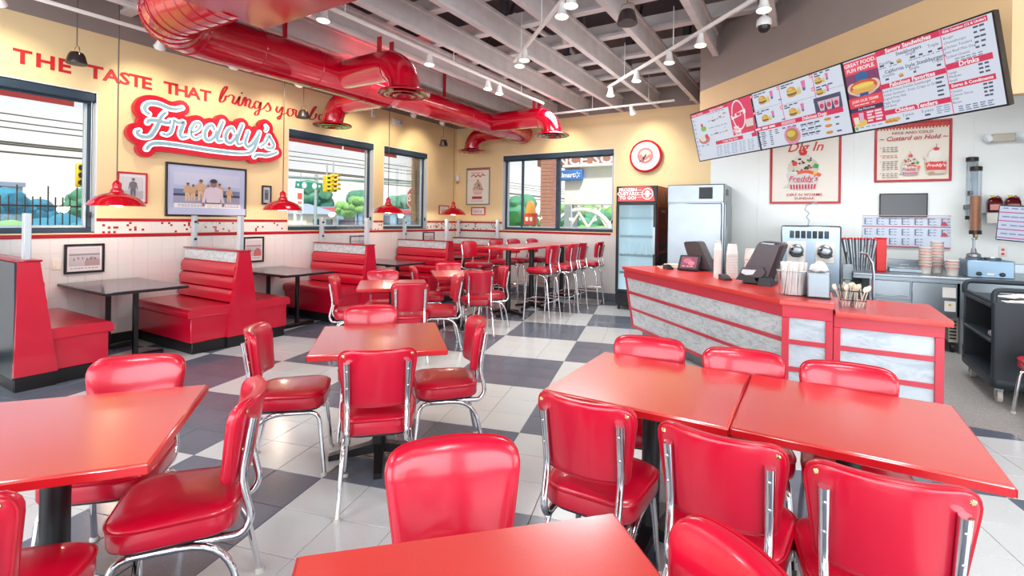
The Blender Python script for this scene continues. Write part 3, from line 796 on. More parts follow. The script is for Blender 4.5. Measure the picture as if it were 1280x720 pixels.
# stop sign and brick pier by the narrow window
p = ray_at(520, 248, X=-10.2)
t = thing('stop_sign', 'red octagonal stop sign outside the narrow window', 'sign', (-10.2, p.y, p.z), R(90))
oc = [(.39 * math.cos(R(22.5 + 45 * k)), .39 * math.sin(R(22.5 + 45 * k))) for k in range(8)]
pr = Print(.002); pr.poly([(x * 1.06, z * 1.06) for x, z in oc], (235, 235, 235)); pr.poly(oc, (196, 60, 74)); pr.text('STOP', 0, 0, .30, (240, 236, 236), .02)
mb = MB(); mb.shell([(x * 1.06, z * 1.06) for x, z in oc], [(1, 0), (1, .012)], lambda a, b, h: (a, h, b)); obj('plate', mb, M_alu, t); pr.build('sign_face', t)
obj('post', MB().box(-.03, .03, .013, .05, -p.z - .1, .3), M_pole, t)
def bricks(name, label, x0, x1, y0, y1, z1, courses=.13, m=M_brickA):
    t = thing(name, label, 'brick pier'); obj('mortar_core', MB().box(x0 + .02, x1 - .02, y0 + .02, y1 - .02, -.15, z1), M_mortar, t)
    z = -.15; k = 0; first = None
    while z < z1 - .02:
        n = max(1, round((x1 - x0) / .30)); w = (x1 - x0) / n
        for i in range(n):
            for fy in (0,):
                if first is None:
                    first = obj('brick', MB().box(.008, w - .008, 0, y1 - y0, .008, courses - .008, .006), m, t, (x0, y0, z), smooth=0)
                else: again(first, t, (x0 + i * w, y0, z))
        z += courses; k += 1
    return t
p = ray_at(526, 240, X=-8.0)
bricks('brick_pier', 'pale brick pier just outside the narrow window', -8.3, -7.3, p.y - .02, p.y + .45, 4.0, .2, M_brickB)
# --- through the back window
p0 = ray_at(675, 250, Y=14.5); p1 = ray_at(689, 250, Y=14.5)
bricks('brick_column', 'red brick column seen in the back window', p0.x, p1.x, 14.5, 14.9, 6.0, .12)
pA = ray_at(695, 250, Y=15.5); pB = ray_at(790, 250, Y=15.5)
zt = ray_at(730, 206, Y=15.5).z; zb = ray_at(730, 256, Y=15.5).z
t = thing('shopping_sign', 'pale shopping centre gantry with arched truss, in the back window', 'sign structure', (p1.x, 15.5, 0)); W_ = pB.x - p1.x
obj('fascia', MB().box(0, W_, 0, .5, zb, zt, .02), M_stucco, t)
obj('header', MB().box(-1.0, W_, -.15, .6, zt, zt + .9, .02), M_brickA, t)
obj('ledge', MB().box(0, W_, -.22, .6, zt - .1, zt, .02), M_stucco, t)
obj('column', MB().box(W_ - .45, W_, 0, .5, -.15, zb, .02), M_brickB, t)
obj('column', MB().box(.0, .28, 0, .5, -.15, zb, .02), M_pole, t)
pr = Print(.004); zz = ray_at(730, 198, Y=15.3).z; pr.text('ANCE SQUARE', W_ * .55, zz - .05, .46, (246, 246, 246), .02, wide=1.25)
pr.build('lettering', t, None, (0, -.16, 0))
wl = thing('shop_sign', 'blue shop sign on the pale gantry in the back window', 'sign', (0, 15.3, 0))
a = ray_at(690, 226, Y=15.3); b = ray_at(727, 212, Y=15.3)
obj('panel', MB().box(a.x, b.x, 0, .18, a.z, b.z, .02), M_walblue, wl)
pr = Print(.004); w_ = b.x - a.x; pr.text('Walmart', a.x + w_ * .40, (a.z + b.z) / 2, (b.z - a.z) * .66, (255, 255, 255), .03)
for k in range(6):
    an = R(60 * k + 30); cx, cz = a.x + w_ * .86, (a.z + b.z) / 2; rr = (b.z - a.z)
    pr.poly([(cx + rr * .12 * math.cos(an) + rr * .05 * math.sin(an), cz + rr * .12 * math.sin(an) - rr * .05 * math.cos(an)), (cx + rr * .32 * math.cos(an) + rr * .05 * math.sin(an), cz + rr * .32 * math.sin(an) - rr * .05 * math.cos(an)),
             (cx + rr * .32 * math.cos(an) - rr * .05 * math.sin(an), cz + rr * .32 * math.sin(an) + rr * .05 * math.cos(an)), (cx + rr * .12 * math.cos(an) - rr * .05 * math.sin(an), cz + rr * .12 * math.sin(an) + rr * .05 * math.cos(an))], (235, 245, 255))
pr.build('lettering', wl)
# arch and truss under the fascia
ca = ray_at(727, 290, Y=15.6); ra = ray_at(765, 290, Y=15.6).x - ca.x
pts = [(ca.x + ra * math.cos(R(a)), 15.6, ca.z - .1 + (zb - ca.z - .05) * math.sin(R(a))) for a in range(0, 181, 10)]
obj('arch', MB().tube([(x - p1.x, y - 15.5, z) for x, y, z in pts], .07, 6), M_stucco, t)
for k in range(8):
    xx = W_ * k / 7; dirn = 1 if k % 2 else -1
    obj('truss_bar', MB().tube([(xx, .1, zb - .02), (max(0, min(W_, xx + dirn * .5)), .1, zb - .75)], .045, 5), M_stucco, t)
for k, (px, py, h, r) in enumerate([(650, 258, 2.9, 1.2), (668, 262, 2.5, 1.0), (705, 268, 2.2, .9), (724, 268, 2.4, .9), (743, 268, 2.1, .9), (764, 266, 2.5, 1.0), (632, 262, 2.6, 1.0)]):
    p = ray_at(px, 280, Y=24.0)
    tree((p.x, 24.0 + (k % 2) * 2.4, -.1), h, r, [M_leaf, M_leaf2][k % 2], 'leafy tree beyond the gantry, %s as counted rightwards' % ORD[(1, 2, 3, 4, 5, 6, 0)[k]], 160 + k, 'trees beyond the gantry')
for k, px in enumerate((715, 735, 752)):
    p = ray_at(px, 285, Y=19.0); bush((p.x, 19.0 + 1.4 * (k % 2), -.1), 1.0, M_leaf2, 'pale green hedge bush under the arched truss, %s from the left' % ORD[k], 180 + k, 'bushes under the arch')
a = ray_at(655, 281, Y=17.0); b = ray_at(669, 263, Y=17.0)
t = thing('box_sign', 'red box sign topped by an orange dome, in the back window', 'sign', (a.x, 17.0, 0)); w_ = b.x - a.x
obj('box', MB().box(0, w_, 0, .2, a.z, a.z + .45, .02), M_redsign, t)
pr = Print(.004); pr.scribble(.06, w_ - .04, a.z + .23, .16, (250, 236, 226), 2, 4); pr.build('sign_face', t)
mb = MB(); mb.prism(ellipse(w_ * .5, 0, w_ * .36, .5, 16, 0, math.pi), 0, .18, Matrix.Translation((0, .18, a.z + .45)) @ Matrix.Rotation(R(90), 4, 'X')); obj('dome', mb, M_orange, t)
obj('post', MB().box(w_ * .4, w_ * .6, .05, .15, -.15, a.z), M_pole, t)

# ================================================================== chairs
def arc_pts(path, r=.05, n=5):
    """polyline with rounded bends"""
    P = [Vector(p) for p in path]; out = [P[0]]
    for i in range(1, len(P) - 1):
        a = (P[i - 1] - P[i]); b = (P[i + 1] - P[i]); d = min(r, a.length * .49, b.length * .49)
        p1 = P[i] + a.normalized() * d; p2 = P[i] + b.normalized() * d
        for k in range(n + 1):
            t = k / n; out.append((1 - t) ** 2 * p1 + 2 * t * (1 - t) * P[i] + t * t * p2)
    out.append(P[-1]); return out
def make_chair(name, label, cat, H, back0, back1, group=None, footring=False):
    """seat top at H; backrest from back0 to back1; the sitter faces +Y"""
    t = thing(name, label, cat, group=group)
    th = .085 if not footring else .06
    so = dense(rounded([(-.178, -.20), (.178, -.20), (.212, .20), (-.212, .20)], [.10, .10, .12, .12], 7), .05)
    z0 = H - th
    obj('seat', MB().shell(so, [(.95, z0), (.985, z0 + .005), (1, z0 + .014), (1.0, H - .022), (.99, H - .012), (.965, H - .004), (.90, H + .003), (.7, H + .010), (.35, H + .013)]), M_vinyl, t, smooth=60)
    pip = [(x * 1.0, y * 1.0, H - .014) for x, y in so]
    obj('seat_piping', MB().tube(pip, .0045, 5, closed=True), M_vinyl_d, t)
    obj('seat_pan', MB().shell(so, [(.88, z0 - .014), (.88, z0 - .001)]), M_plastic, t)
    # backrest, curved round the sitter and leaning back
    w0, w1 = .162, .200
    bo = rounded([(-w0, back0), (w0, back0), (w1, back1), (-w1, back1)], [.035, .035, .065, .065], 6); bo = dense(bo)
    lean = .17; CV = 1.65
    def bend(dy):
        return lambda a, b, h: (a, -.205 + dy - (b - back0) * lean + a * a * CV + h, b)
    f = bend(0)
    obj('backrest', MB().shell([(x, z) for x, z in bo][::-1], [(.06, -.022), (.2, -.022), (.35, -.022), (.5, -.022), (.65, -.022), (.8, -.022), (.9, -.022), (.97, -.021), (1.0, -.016), (1.012, -.006), (1.012, .006), (.995, .018), (.95, .027), (.85, .034), (.72, .038), (.58, .040), (.42, .0415), (.25, .042), (.1, .042)], f), M_vinyl, t, smooth=60)
    obj('backrest_piping', MB().tube([f(x * 1.008, (back0 + back1) / 2 + (z - (back0 + back1) / 2) * 1.008, -.014) for x, z in bo], .0045, 5, closed=True), M_vinyl_d, t)
    first = None
    for sx in (-1, 1):
        for fx, fz in ((.86, .90), (.84, .42)):
            zz = back0 + (back1 - back0) * fz; xx = sx * (w0 + (w1 - w0) * fz) * fx
            p = f(xx, zz, -.022)
            if first is None: first = obj('button', MB().lathe([(.0085, 0), (.0085, .003), (.005, .006)], 10, Matrix.Rotation(R(90), 4, 'X')), M_brass, t, p)
            else: again(first, t, p)
    for sx in (-1, 1):
        zt = back0 + (back1 - back0) * .80
        top = Vector(f(sx * .150, zt, -.036)); mid = Vector(f(sx * .146, back0 + .02, -.036))
        path = arc_pts([top, mid, (sx * .145, -.255 + .01, H - .06), (sx * .145, -.215, z0 - .03), (sx * .145, -.02, z0 - .022)], .055, 5)
        po = obj('back_post', MB().tube(path, [.0165] + [.0150] * 2 + [.0138] * (len(path) - 3), 10), M_chrome, t)
        for fz in (.66, .36):
            p = f(sx * .149, back0 + (back1 - back0) * fz, -.048)
            obj('bolt', MB().lathe([(.006, 0), (.006, .003), (.003, .005)], 8, Matrix.Translation(p) @ Matrix.Rotation(R(90), 4, 'X')), M_chrome, po)
    rail = z0 - .026
    for sx in (-1, 1):
        path = arc_pts([(sx * .165, .12, rail), (sx * .165, -.17, rail), (sx * .185, -.245, 0.012)], .15, 7)
        l = obj('leg', MB().tube(path, .0125, 10), M_chrome, t)
        obj('glide', MB().lathe([(.019, 0), (.019, .010), (.013, .018)], 12, Matrix.Translation((sx * .185, -.245, 0))), M_rubber, l)
        path = arc_pts([(sx * .165, -.02, rail + .002), (sx * .165, .165, rail), (sx * .185, .20, 0.012)], .06, 6)
        l = obj('leg', MB().tube(path, .0125, 10), M_chrome, t)
        obj('glide', MB().lathe([(.019, 0), (.019, .010), (.013, .018)], 12, Matrix.Translation((sx * .185, .20, 0))), M_rubber, l)
    if footring:
        q = .30
        ring = rounded([(-.185, -.232), (.185, -.232), (.185, .20), (-.185, .20)], .05, 5)
        obj('foot_ring', MB().tube([(x, y, q) for x, y in ring], .009, 8, closed=True), M_chrome, t)
    return t
CH = {}
def place(proto, args, x, y, face, label, group):
    """face: compass angle of the direction the sitter looks, degrees from +X"""
    rz = R(face - 90)
    if proto not in CH:
        CH[proto] = make_chair(*args); o = CH[proto]; o.location = (x, y, 0); o.rotation_euler = (0, 0, rz); o['label'] = label; o['group'] = group
    else: o = dup(CH[proto], (x, y, 0), rz, label, group)
    return o
DC = ('dining_chair', 'red chair', 'chair', .475, .545, .838)
BS = ('bar_stool', 'x', 'bar stool', .775, .86, 1.13, None, True)
def chair_at(tc, d, r, label, group, turn=0.0, side=0.0):
    """tc table centre, d compass direction from the table to the chair, r distance of the backrest"""
    a = R(d); c, s = math.cos(a), math.sin(a); rr = r - .195
    return place('dining', DC, tc[0] + c * rr - s * side, tc[1] + s * rr + c * side, d + 180 + turn, label, group)
T1, T2, T3 = (-2.24, .66), (-2.33, 2.26), (-.43, .70)
T4, T5 = (-.637, 2.345), (.132, 2.36)
T6, T7 = (-4.10, 4.16), (-4.22, 5.58)
G = 'chairs round the red dining tables'
chair_at(T2, -45, .62, 'red chair, back to us, on the near side of the lone mid room table', G)
chair_at(T2, 135, .60, 'red chair on the far side of the mid room table, only its top showing', G, side=.08)
chair_at(T2, 225, .70, 'red chair at the left side of the mid room table, seat pulled out', G)
chair_at(T2, 45, .60, 'red chair at the right side of the mid room table, seen from its side', G)
chair_at(T1, 135, .57, 'red chair behind the large table at the lower left, its shiny back above the top', G)
chair_at(T1, 45, .58, 'red chair at the right end of the lower left table, whole seat in view', G, turn=8, side=.02)
chair_at(T1, -45, .60, 'red chair cut by the lower left corner of the picture', G, side=.06)
chair_at(T3, 135, .64, 'red chair facing us behind the bare red table at the bottom edge', G)
chair_at(T3, 45, .47, 'red chair at the bottom edge, right of the bare red table, top only', G, side=.03)
for x, n, tu in ((-.745, 'first', 10), (-.265, 'second', 9), (.165, 'third', 5)):
    place('dining', DC, x, 2.60, -90 + tu, 'red chair tucked in on the counter side of the joined tables, %s from the left' % n, G)
for x, y, n, tu in ((-.726, 1.94, 'first', 1), (-.239, 1.90, 'second', -2), (.165, 1.875, 'third', 5)):
    place('dining', DC, x, y, 90 + tu, 'red chair with its back to us at the joined tables, %s from the left' % n, G)
chair_at(T6, -45, .62, 'red chair, back to us, at the small table beyond the mid room one', G, side=.17)
chair_at(T6, 135, .62, 'red chair on the booth side of the small table beyond the mid room one', G, side=.12)
chair_at(T6, 225, .62, 'red chair at the left end of the small table, standing before the booths', G)
chair_at(T6, 45, .72, 'red chair at the right end of the small table, beside its neighbour table', G)
chair_at(T7, -45, .62, 'red chair, back to us, at the farthest dining table', G, side=.17)
chair_at(T7, 135, .62, 'red chair on the booth side of the farthest dining table', G, side=.09)
chair_at(T7, 225, .62, 'red chair at the left end of the farthest dining table', G)
chair_at(T7, 45, .62, 'red chair at the right end of the farthest dining table, beside the high tables', G)
place('dining', DC, 1.60, 5.33, 180, 'red chair at the right edge of the picture, in front of the black cart', G)
tag(obj('pouch', MB().shell(ellipse(0, 0, .09, .07, 14), [(.6, 0), (1, .02), (.95, .07), (.5, .11), (.2, .118)]), M_plastic, None, (1.58, 5.28, .488)), 'small black pouch lying on the chair at the right edge', 'pouch')
GS = 'bar stools along the high tables'
for k, (x, y, d) in enumerate([(-3.52, 6.70, 0), (-3.48, 7.30, 4), (-3.50, 7.72, 0), (-3.44, 8.36, 6), (-4.76, 6.80, 180), (-4.76, 7.60, 180), (-4.74, 8.20, 176), (-4.55, 8.62, 180)]):
    lab = ['bar stool nearest the aisle on the right side of the high tables', 'second bar stool along the right side of the high tables', 'third bar stool along the right side of the high tables', 'farthest bar stool on the right of the high tables, beside the cooler',
           'bar stool nearest us on the booth side of the high tables', 'second bar stool along the booth side of the high tables', 'third bar stool along the booth side of the high tables', 'farthest bar stool on the booth side, by the back wall'][k]
    place('stool', BS, x, y, d + 180, lab, GS)

# ================================================================== tables
def make_table(name, label, cat, lx, ly, z, cols, top_m, edge_m, group=None):
    t = thing(name, label, cat, group=group)
    obj('tabletop', MB().box(-lx / 2, lx / 2, -ly / 2, ly / 2, z - .036, z, .007), top_m, t)
    mb = MB(); a, b = lx / 2 + .0015, ly / 2 + .0015; zz = (z - .030, z - .007)
    mb.box(-a, a, -b, -b + .003, *zz).box(-a, a, b - .003, b, *zz).box(-a, -a + .003, -b, b, *zz).box(a - .003, a, -b, b, *zz)
    obj('edge_band', mb, edge_m, t)
    for (cx, cy) in cols:
        obj('column', MB().lathe([(.042, .07), (.042, z - .05)], 18, Matrix.Translation((cx, cy, 0))), M_iron, t)
        obj('mounting_plate', MB().box(cx - .17, cx + .17, cy - .03, cy + .03, z - .052, z - .037).box(cx - .03, cx + .03, cy - .17, cy + .17, z - .052, z - .037), M_iron, t)
        f0 = None
        for k in range(4):
            if f0 is None:
                v = [(-.03, .0, .035), (.03, .0, .035), (-.03, 0, .095), (.03, 0, .095), (-.024, .30, .0), (.024, .30, 0), (-.024, .30, .032), (.024, .30, .032)]
                mb = MB().add(v, [(0, 2, 3, 1), (4, 5, 7, 6), (0, 1, 5, 4), (2, 6, 7, 3), (0, 4, 6, 2), (1, 3, 7, 5)])
                f0 = obj('foot', mb, M_iron, t, (cx, cy, 0))
            else: again(f0, t, (cx, cy, 0), R(90 * k))
    return t
GT = 'red square dining tables'
dt = make_table('dining_table', 'x', 'table', .762, .762, .75, [(0, 0)], M_laminate, M_lamedge)
spots = [(T1, 51, 'red table at the lower left corner with a shiny reflecting top'), (T2, 45, 'red table standing alone in mid room, turned cornerwise'), (T3, 45, 'bare red table cut by the bottom edge of the picture'),
         (T4, 0, 'red table, left one of the two joined before the counter'), (T5, 0, 'red table, right one of the two joined before the counter'),
         (T6, 45, 'red table beyond the mid room one, before the booths'), (T7, 45, 'farthest red dining table, beside the high tables')]
for k, (p, a, lab) in enumerate(spots):
    if k == 0: dt.location = (p[0], p[1], 0); dt.rotation_euler = (0, 0, R(a)); dt['label'] = lab; dt['group'] = GT
    else: dup(dt, (p[0], p[1], 0), R(a), lab, GT)
ht = make_table('high_table', 'long high table with pale shiny top and two black columns, nearer one', 'high table', .76, 1.42, 1.08, [(0, -.36), (0, .40)], M_laminate, M_lamedge, 'high tables')
ht.location = (-4.12, 7.07, 0)
dup(ht, (-4.12, 8.28, 0), 0, 'long high table by the back wall, behind the nearer one', 'high tables')
for ch in list(bpy.data.objects):
    pass
ht2 = [o for o in bpy.data.objects if o.name.startswith('high_table') and o is not ht][0]
ht2.location = (-4.12, 8.36, 0); ht2.scale = (1, .78, 1)

# ================================================================== booths
def bevel_profile(pts, x0, x1, mb):
    """profile in (y, z) drawn along x"""
    n = len(pts); v = [(x0, y, z) for y, z in pts] + [(x1, y, z) for y, z in pts]
    mb.add(v, [tuple(range(n))[::-1], tuple(range(n, 2 * n))] + [(i, (i + 1) % n, n + (i + 1) % n, n + i) for i in range(n)])
    return mb
def booth(y, sides, label, loc_x=-5.65, L=1.24):
    t = thing('booth_bench', label, 'booth', (loc_x, y, 0), 0, 'red booth benches along the window wall')
    e = -.03
    for s in sides:
        obj('kick_plate', MB().box(-L, e - .012, min(s * .04, s * .545), max(s * .04, s * .545), 0, .125, .006), M_black, t)
        obj('seat_base', MB().box(-L, e, min(s * .05, s * .565), max(s * .05, s * .565), .125, .40, .006), M_vinyl, t)
        w = rounded([(s * .06, .395), (s * .60, .395), (s * .605, .46), (s * .57, .492), (s * .06, .497)] if s > 0 else [(s * .06, .497), (s * .57, .492), (s * .605, .46), (s * .60, .395), (s * .06, .395)], .018, 4)
        cu = obj('seat_cushion', bevel_profile(w, -L, e + .015, MB()), M_vinyl, t, smooth=50)
        obj('seat_piping', MB().tube([(-L, s * .604, .40), (e + .014, s * .604, .40), (e + .014, s * .07, .40)], .005, 5), M_vinyl_d, cu)
        # three padded channels, leaning back
        for k in range(3):
            z0 = .50 + k * .150; z1 = z0 + .148
            y0 = s * (.125 - .055 * (z0 - .5) / .45); y1 = s * (.125 - .055 * (z1 - .5) / .45)
            mid = (y0 + y1) / 2 + s * .026
            pr = [(s * .03, z0), (y0 - s * .01, z0), (y0 + s * .014, z0 + .012), (mid - s * .004, z0 + .045), (mid, (z0 + z1) / 2), (mid - s * .004, z1 - .045), (y1 + s * .014, z1 - .012), (y1 - s * .01, z1), (s * .03, z1)]
            if s < 0: pr = pr[::-1]
            obj('back_channel', bevel_profile(pr, -L, e - .005, MB()), M_vinyl, t, smooth=60)
        obj('quilted_strip', MB().box(-L, e - .01, min(s * .035, s * .062), max(s * .035, s * .062), .955, 1.075, .004), M_silver, t)
        obj('strip_trim', MB().box(-L, e - .008, min(s * .033, s * .068), max(s * .033, s * .068), .945, .957, .003), M_vinyl_d, t)
    core = [(-.07, .125), (.07, .125), (.045, 1.085), (-.045, 1.085)]
    obj('back_core', bevel_profile(core, -L, e - .02, MB()), M_cart if len(sides) == 1 else M_silver, t)
    if len(sides) == 1:
        s = -sides[0]
        obj('back_panel', MB().box(-L, e - .002, min(s * .072, s * .09), max(s * .072, s * .09), .10, 1.085, .003), M_darkpanel, t)
        obj('kick_plate', MB().box(-L, e - .006, min(s * .02, s * .085), max(s * .02, s * .085), 0, .10, .003), M_black, t)
    lo = -.19 if -1 in sides else -.092; hi = .19 if 1 in sides else .092
    ep = [(lo, .125), (hi, .125), (.064 if 1 in sides else .075, 1.09), (-.064 if -1 in sides else -.075, 1.09)]
    obj('end_panel', bevel_profile(ep, e - .02, 0, MB()), M_vinyl, t)
    obj('kick_plate', MB().box(e - .014, -.012, lo + .01, hi - .01, 0, .125), M_black, t)
    obj('cap_rail', MB().box(-L - .01, .008, -.078, .078, 1.086, 1.102, .005), M_redtrim, t)
    for x in (-.10, -L + .10):
        p = obj('post', MB().box(x - .032, x + .032, -.024, .024, 1.102, 1.50, .004), M_alu, t)
        for z in (1.20, 1.42):
            obj('glass_clip', MB().box(x - .05 if x > -.5 else x + .028, x - .028 if x > -.5 else x + .05, -.014, .014, z - .014, z + .014, .004), M_plastic, p)
    obj('glass_panel', MB().box(-L + .136, -.136, -.004, .004, 1.112, 1.49), M_bglass, t)
    return t
M_darkpanel = mat('blue_black_laminate', rgb(44, 54, 66), .25, noise=(4, .8))
booth(1.48, (1,), 'nearest booth bench, dark panelled back towards us, at the left edge')
booth(3.335, (-1, 1), 'double booth bench facing us below the picture of men on a beach')
booth(5.27, (-1, 1), 'double booth bench facing us below the window with the traffic signals')
booth(7.18, (-1, 1), 'double booth bench facing us below the narrow window')
booth(8.90, (-1,), 'single booth bench against the back wall in the corner')
bt0 = None
for k, (y, lab) in enumerate([(2.40, 'dark booth table between the two nearest benches'), (4.30, 'dark booth table below the window with the traffic signals'), (6.22, 'dark booth table below the narrow window'), (8.08, 'dark booth table at the corner booth')]):
    if bt0 is None:
        t = thing('booth_table', lab, 'table', (-6.33, y, 0), 0, 'dark booth tables'); bt0 = t
        obj('tabletop', MB().box(-.59, .59, -.37, .37, .718, .75, .006), M_darktop, t)
        obj('edge_band', MB().box(-.592, .592, -.372, .372, .722, .744), M_iron, t)
        for x in (.30, -.36):
            obj('leg', MB().box(x - .022, x + .022, -.022, .022, .05, .69, .004), M_iron, t)
            obj('crossbar', MB().box(x - .03, x + .03, -.26, .26, .685, .72, .006), M_iron, t)
            obj('foot', MB().box(x - .025, x + .025, -.26, .26, .0, .05, .01), M_iron, t)
    else: dup(bt0, (-6.33, y, 0), 0, lab, 'dark booth tables')
# red pendants over the booth tables
p0 = None
for k, (y, lab) in enumerate([(2.34, 'red dome pendant lamp over the nearest booth table'), (4.28, 'red dome pendant lamp left of the traffic signals window'), (6.30, 'red dome pendant lamp before the narrow window'), (8.14, 'red dome pendant lamp over the corner booth')]):
    if p0 is None:
        t = thing('pendant_lamp', lab, 'pendant lamp', (-6.35, y, 1.59), 0, 'red pendants over the booths'); p0 = t
        obj('shade', MB().lathe([(.255, 0), (.258, .004), (.252, .014), (.235, .045), (.20, .085), (.14, .118), (.075, .138), (.06, .150), (.06, .165), (.05, .17)], 32).lathe([(.250, .004), (.23, .045), (.195, .080), (.138, .112), (.05, .135)], 32), M_redlamp, t, smooth=50)
        obj('neck', MB().lathe([(.05, .165), (.052, .175), (.04, .19), (.042, .235), (.036, .25), (.02, .262), (.010, .275)], 20), M_redlamp, t)
        obj('bulb', MB().lathe([(.0, .035), (.025, .045), (.03, .07), (.018, .11)], 14), M_bulb, t)
        obj('cord', MB().tube([(0, 0, .27), (0, 0, 3.40)], .006, 6), M_cord, t)
        obj('canopy', MB().lathe([(.03, 3.36), (.055, 3.37), (.055, 3.41)], 16), M_whitemetal, t)
    else: dup(p0, (-6.35, y, 1.59), 0, lab, 'red pendants over the booths')
    light('pendant_light', 'POINT', (-6.35, y, 1.57), 9, (1, .86, .66), shadow_soft_size=.06)
# dark bell pendants near the ceiling
b0 = None
for k, (x, y, z, top, lab) in enumerate([(-6.45, 2.02, 3.03, 3.95, 'dark bell pendant hanging above the word THE'), (-6.45, 4.66, 2.96, 3.95, 'dark bell pendant hanging before the script on the yellow wall'), (-6.40, 7.85, 2.98, 3.95, 'dark bell pendant high in the far corner'), (-1.40, 4.20, 3.22, 3.95, 'dark bell pendant hanging among the joists')]):
    if b0 is None:
        t = thing('bell_pendant', lab, 'pendant lamp', (x, y, z), 0, 'dark bell pendants'); b0 = t
        obj('shade', MB().lathe([(.088, 0), (.090, .004), (.084, .03), (.070, .085), (.055, .115), (.03, .125)], 24).lathe([(.085, .004), (.065, .085), (.03, .118)], 24), M_bronze, t, smooth=50)
        obj('diffuser', MB().lathe([(.080, .008), (.080, .012)], 20), M_alu, t)
        obj('bail', MB().tube([(.066, 0, .09), (.066, 0, .14), (.045, 0, .172), (0, 0, .185), (-.045, 0, .172), (-.066, 0, .14), (-.066, 0, .09)], .0045, 6), M_brass, t)
        obj('cord', MB().tube([(0, 0, .185), (0, 0, .93)], .005, 6), M_cord, t)
    else: dup(b0, (x, y, z), 0, lab, 'dark bell pendants')

# ================================================================== red air duct
duct = thing('air_duct', 'fat red round air duct running under the joists with four diffusers', 'duct')
DX, DZ = -5.05, 3.25
def ringed(pts, r, n=28, mb=None): return (mb or MB()).tube(pts, r, n, cap=True)
obj('trunk', ringed([(DX, 2.55, DZ), (DX, 4.9, DZ)], .232), M_duct, duct)
obj('trunk', ringed([(DX, 5.05, DZ), (DX, 8.74, DZ)], .19), M_duct, duct)
obj('reducer', MB().tube([(DX, 4.88, DZ), (DX, 5.07, DZ)], [.236, .194], 28), M_duct, duct)
obj('end_cap', MB().lathe([(.196, 0), (.196, .03), (.15, .045)], 28, Matrix.Translation((DX, 8.73, DZ)) @ Matrix.Rotation(R(-90), 4, 'X')), M_duct, duct)
for y in (3.05, 3.75, 4.45, 4.90): obj('seam_ring', MB().lathe([(.233, -.008), (.238, 0), (.233, .008)], 28, Matrix.Translation((DX, y, DZ)) @ Matrix.Rotation(R(-90), 4, 'X'), cap=False), M_redtrim, duct)
for k in range(9):
    y = 5.15 + k * .40; obj('seam_ring', MB().lathe([(.191, -.006), (.195, 0), (.191, .006)], 28, Matrix.Translation((DX, y, DZ)) @ Matrix.Rotation(R(-90), 4, 'X'), cap=False), M_redtrim, duct)
# elbow towards the plenum, in segments
ex = [(DX + .45 - .45 * math.cos(R(a)), 2.55 - .45 * math.sin(R(a)), DZ) for a in range(0, 91, 18)]
obj('elbow', MB().tube(ex, .234, 28), M_duct, duct, smooth=30)
for k in range(1, 6):
    p = Vector(ex[k]); a = R(18 * k)
    obj('seam_ring', MB().lathe([(.236, -.007), (.242, 0), (.236, .007)], 28, Matrix.Translation(p) @ Matrix.Rotation(a, 4, 'Z') @ Matrix.Rotation(R(90), 4, 'X'), cap=False), M_redtrim, duct)
obj('connector', ringed([(DX + .45, 2.10, DZ), (-3.80, 2.10, DZ)], .232), M_duct, duct)
for k in range(5): obj('seam_ring', MB().lathe([(.233, -.006), (.238, 0), (.233, .006)], 28, Matrix.Translation((-4.5 + .15 * k, 2.10, DZ)) @ Matrix.Rotation(R(90), 4, 'Y'), cap=False), M_redtrim, duct)
obj('plenum', MB().box(-3.86, -2.75, 1.55, 2.42, 3.03, 3.52, .01), M_duct, duct)
def branch(y, sx, reach, r, zd):
    xe = DX + sx * reach; R_ = .30
    pts = [(DX, y, DZ), (xe - sx * R_, y, DZ)] + [(xe - sx * R_ + sx * R_ * math.sin(R(a)), y, DZ - R_ + R_ * math.cos(R(a))) for a in range(10, 91, 10)] + [(xe, y, zd + .03)]
    b = obj('branch', MB().tube(pts, r, 26), M_duct, duct, smooth=50)
    for q in (3, 10): obj('seam_ring', MB().tube([Vector(pts[q]) - (Vector(pts[q]) - Vector(pts[q - 1])).normalized() * .012, Vector(pts[q])], r + .006, 26), M_redtrim, b)
    mt = Matrix.Translation((xe, y, zd))
    d = obj('diffuser', MB().lathe([(r, .05), (r + .01, .03), (.285, .012), (.292, 0), (.285, -.012), (.262, -.006), (.20, .03), (.165, .05)], 36, mt, cap=False), M_duct, duct, smooth=60)
    obj('diffuser_cone', MB().lathe([(.225, -.022), (.20, -.028), (.15, .0), (.11, .03)], 32, mt, cap=False), M_duct, d, smooth=60)
    obj('diffuser_cone', MB().lathe([(.125, -.03), (.105, -.036), (.065, -.012), (.04, .01), (0.0, .012)], 28, mt, cap=False), M_duct, d, smooth=60)
    for q in (-1, 1): obj('hanger', MB().box(xe - sx * R_ - .03, xe - sx * R_ + .03, y + q * r * .55 - .008, y + q * r * .55 + .008, DZ + r * .8, 3.56), M_duct, duct)
branch(4.12, 1, 1.12, .175, 2.90)
branch(5.10, -1, 1.30, .16, 2.92)
branch(7.45, 1, 1.30, .165, 2.93)
branch(8.40, -1, 1.05, .15, 2.92)
for y in (3.4, 6.2): obj('hanger', MB().box(DX - .015, DX + .015, y - .02, y + .02, DZ + .19, 3.92), M_duct, duct)

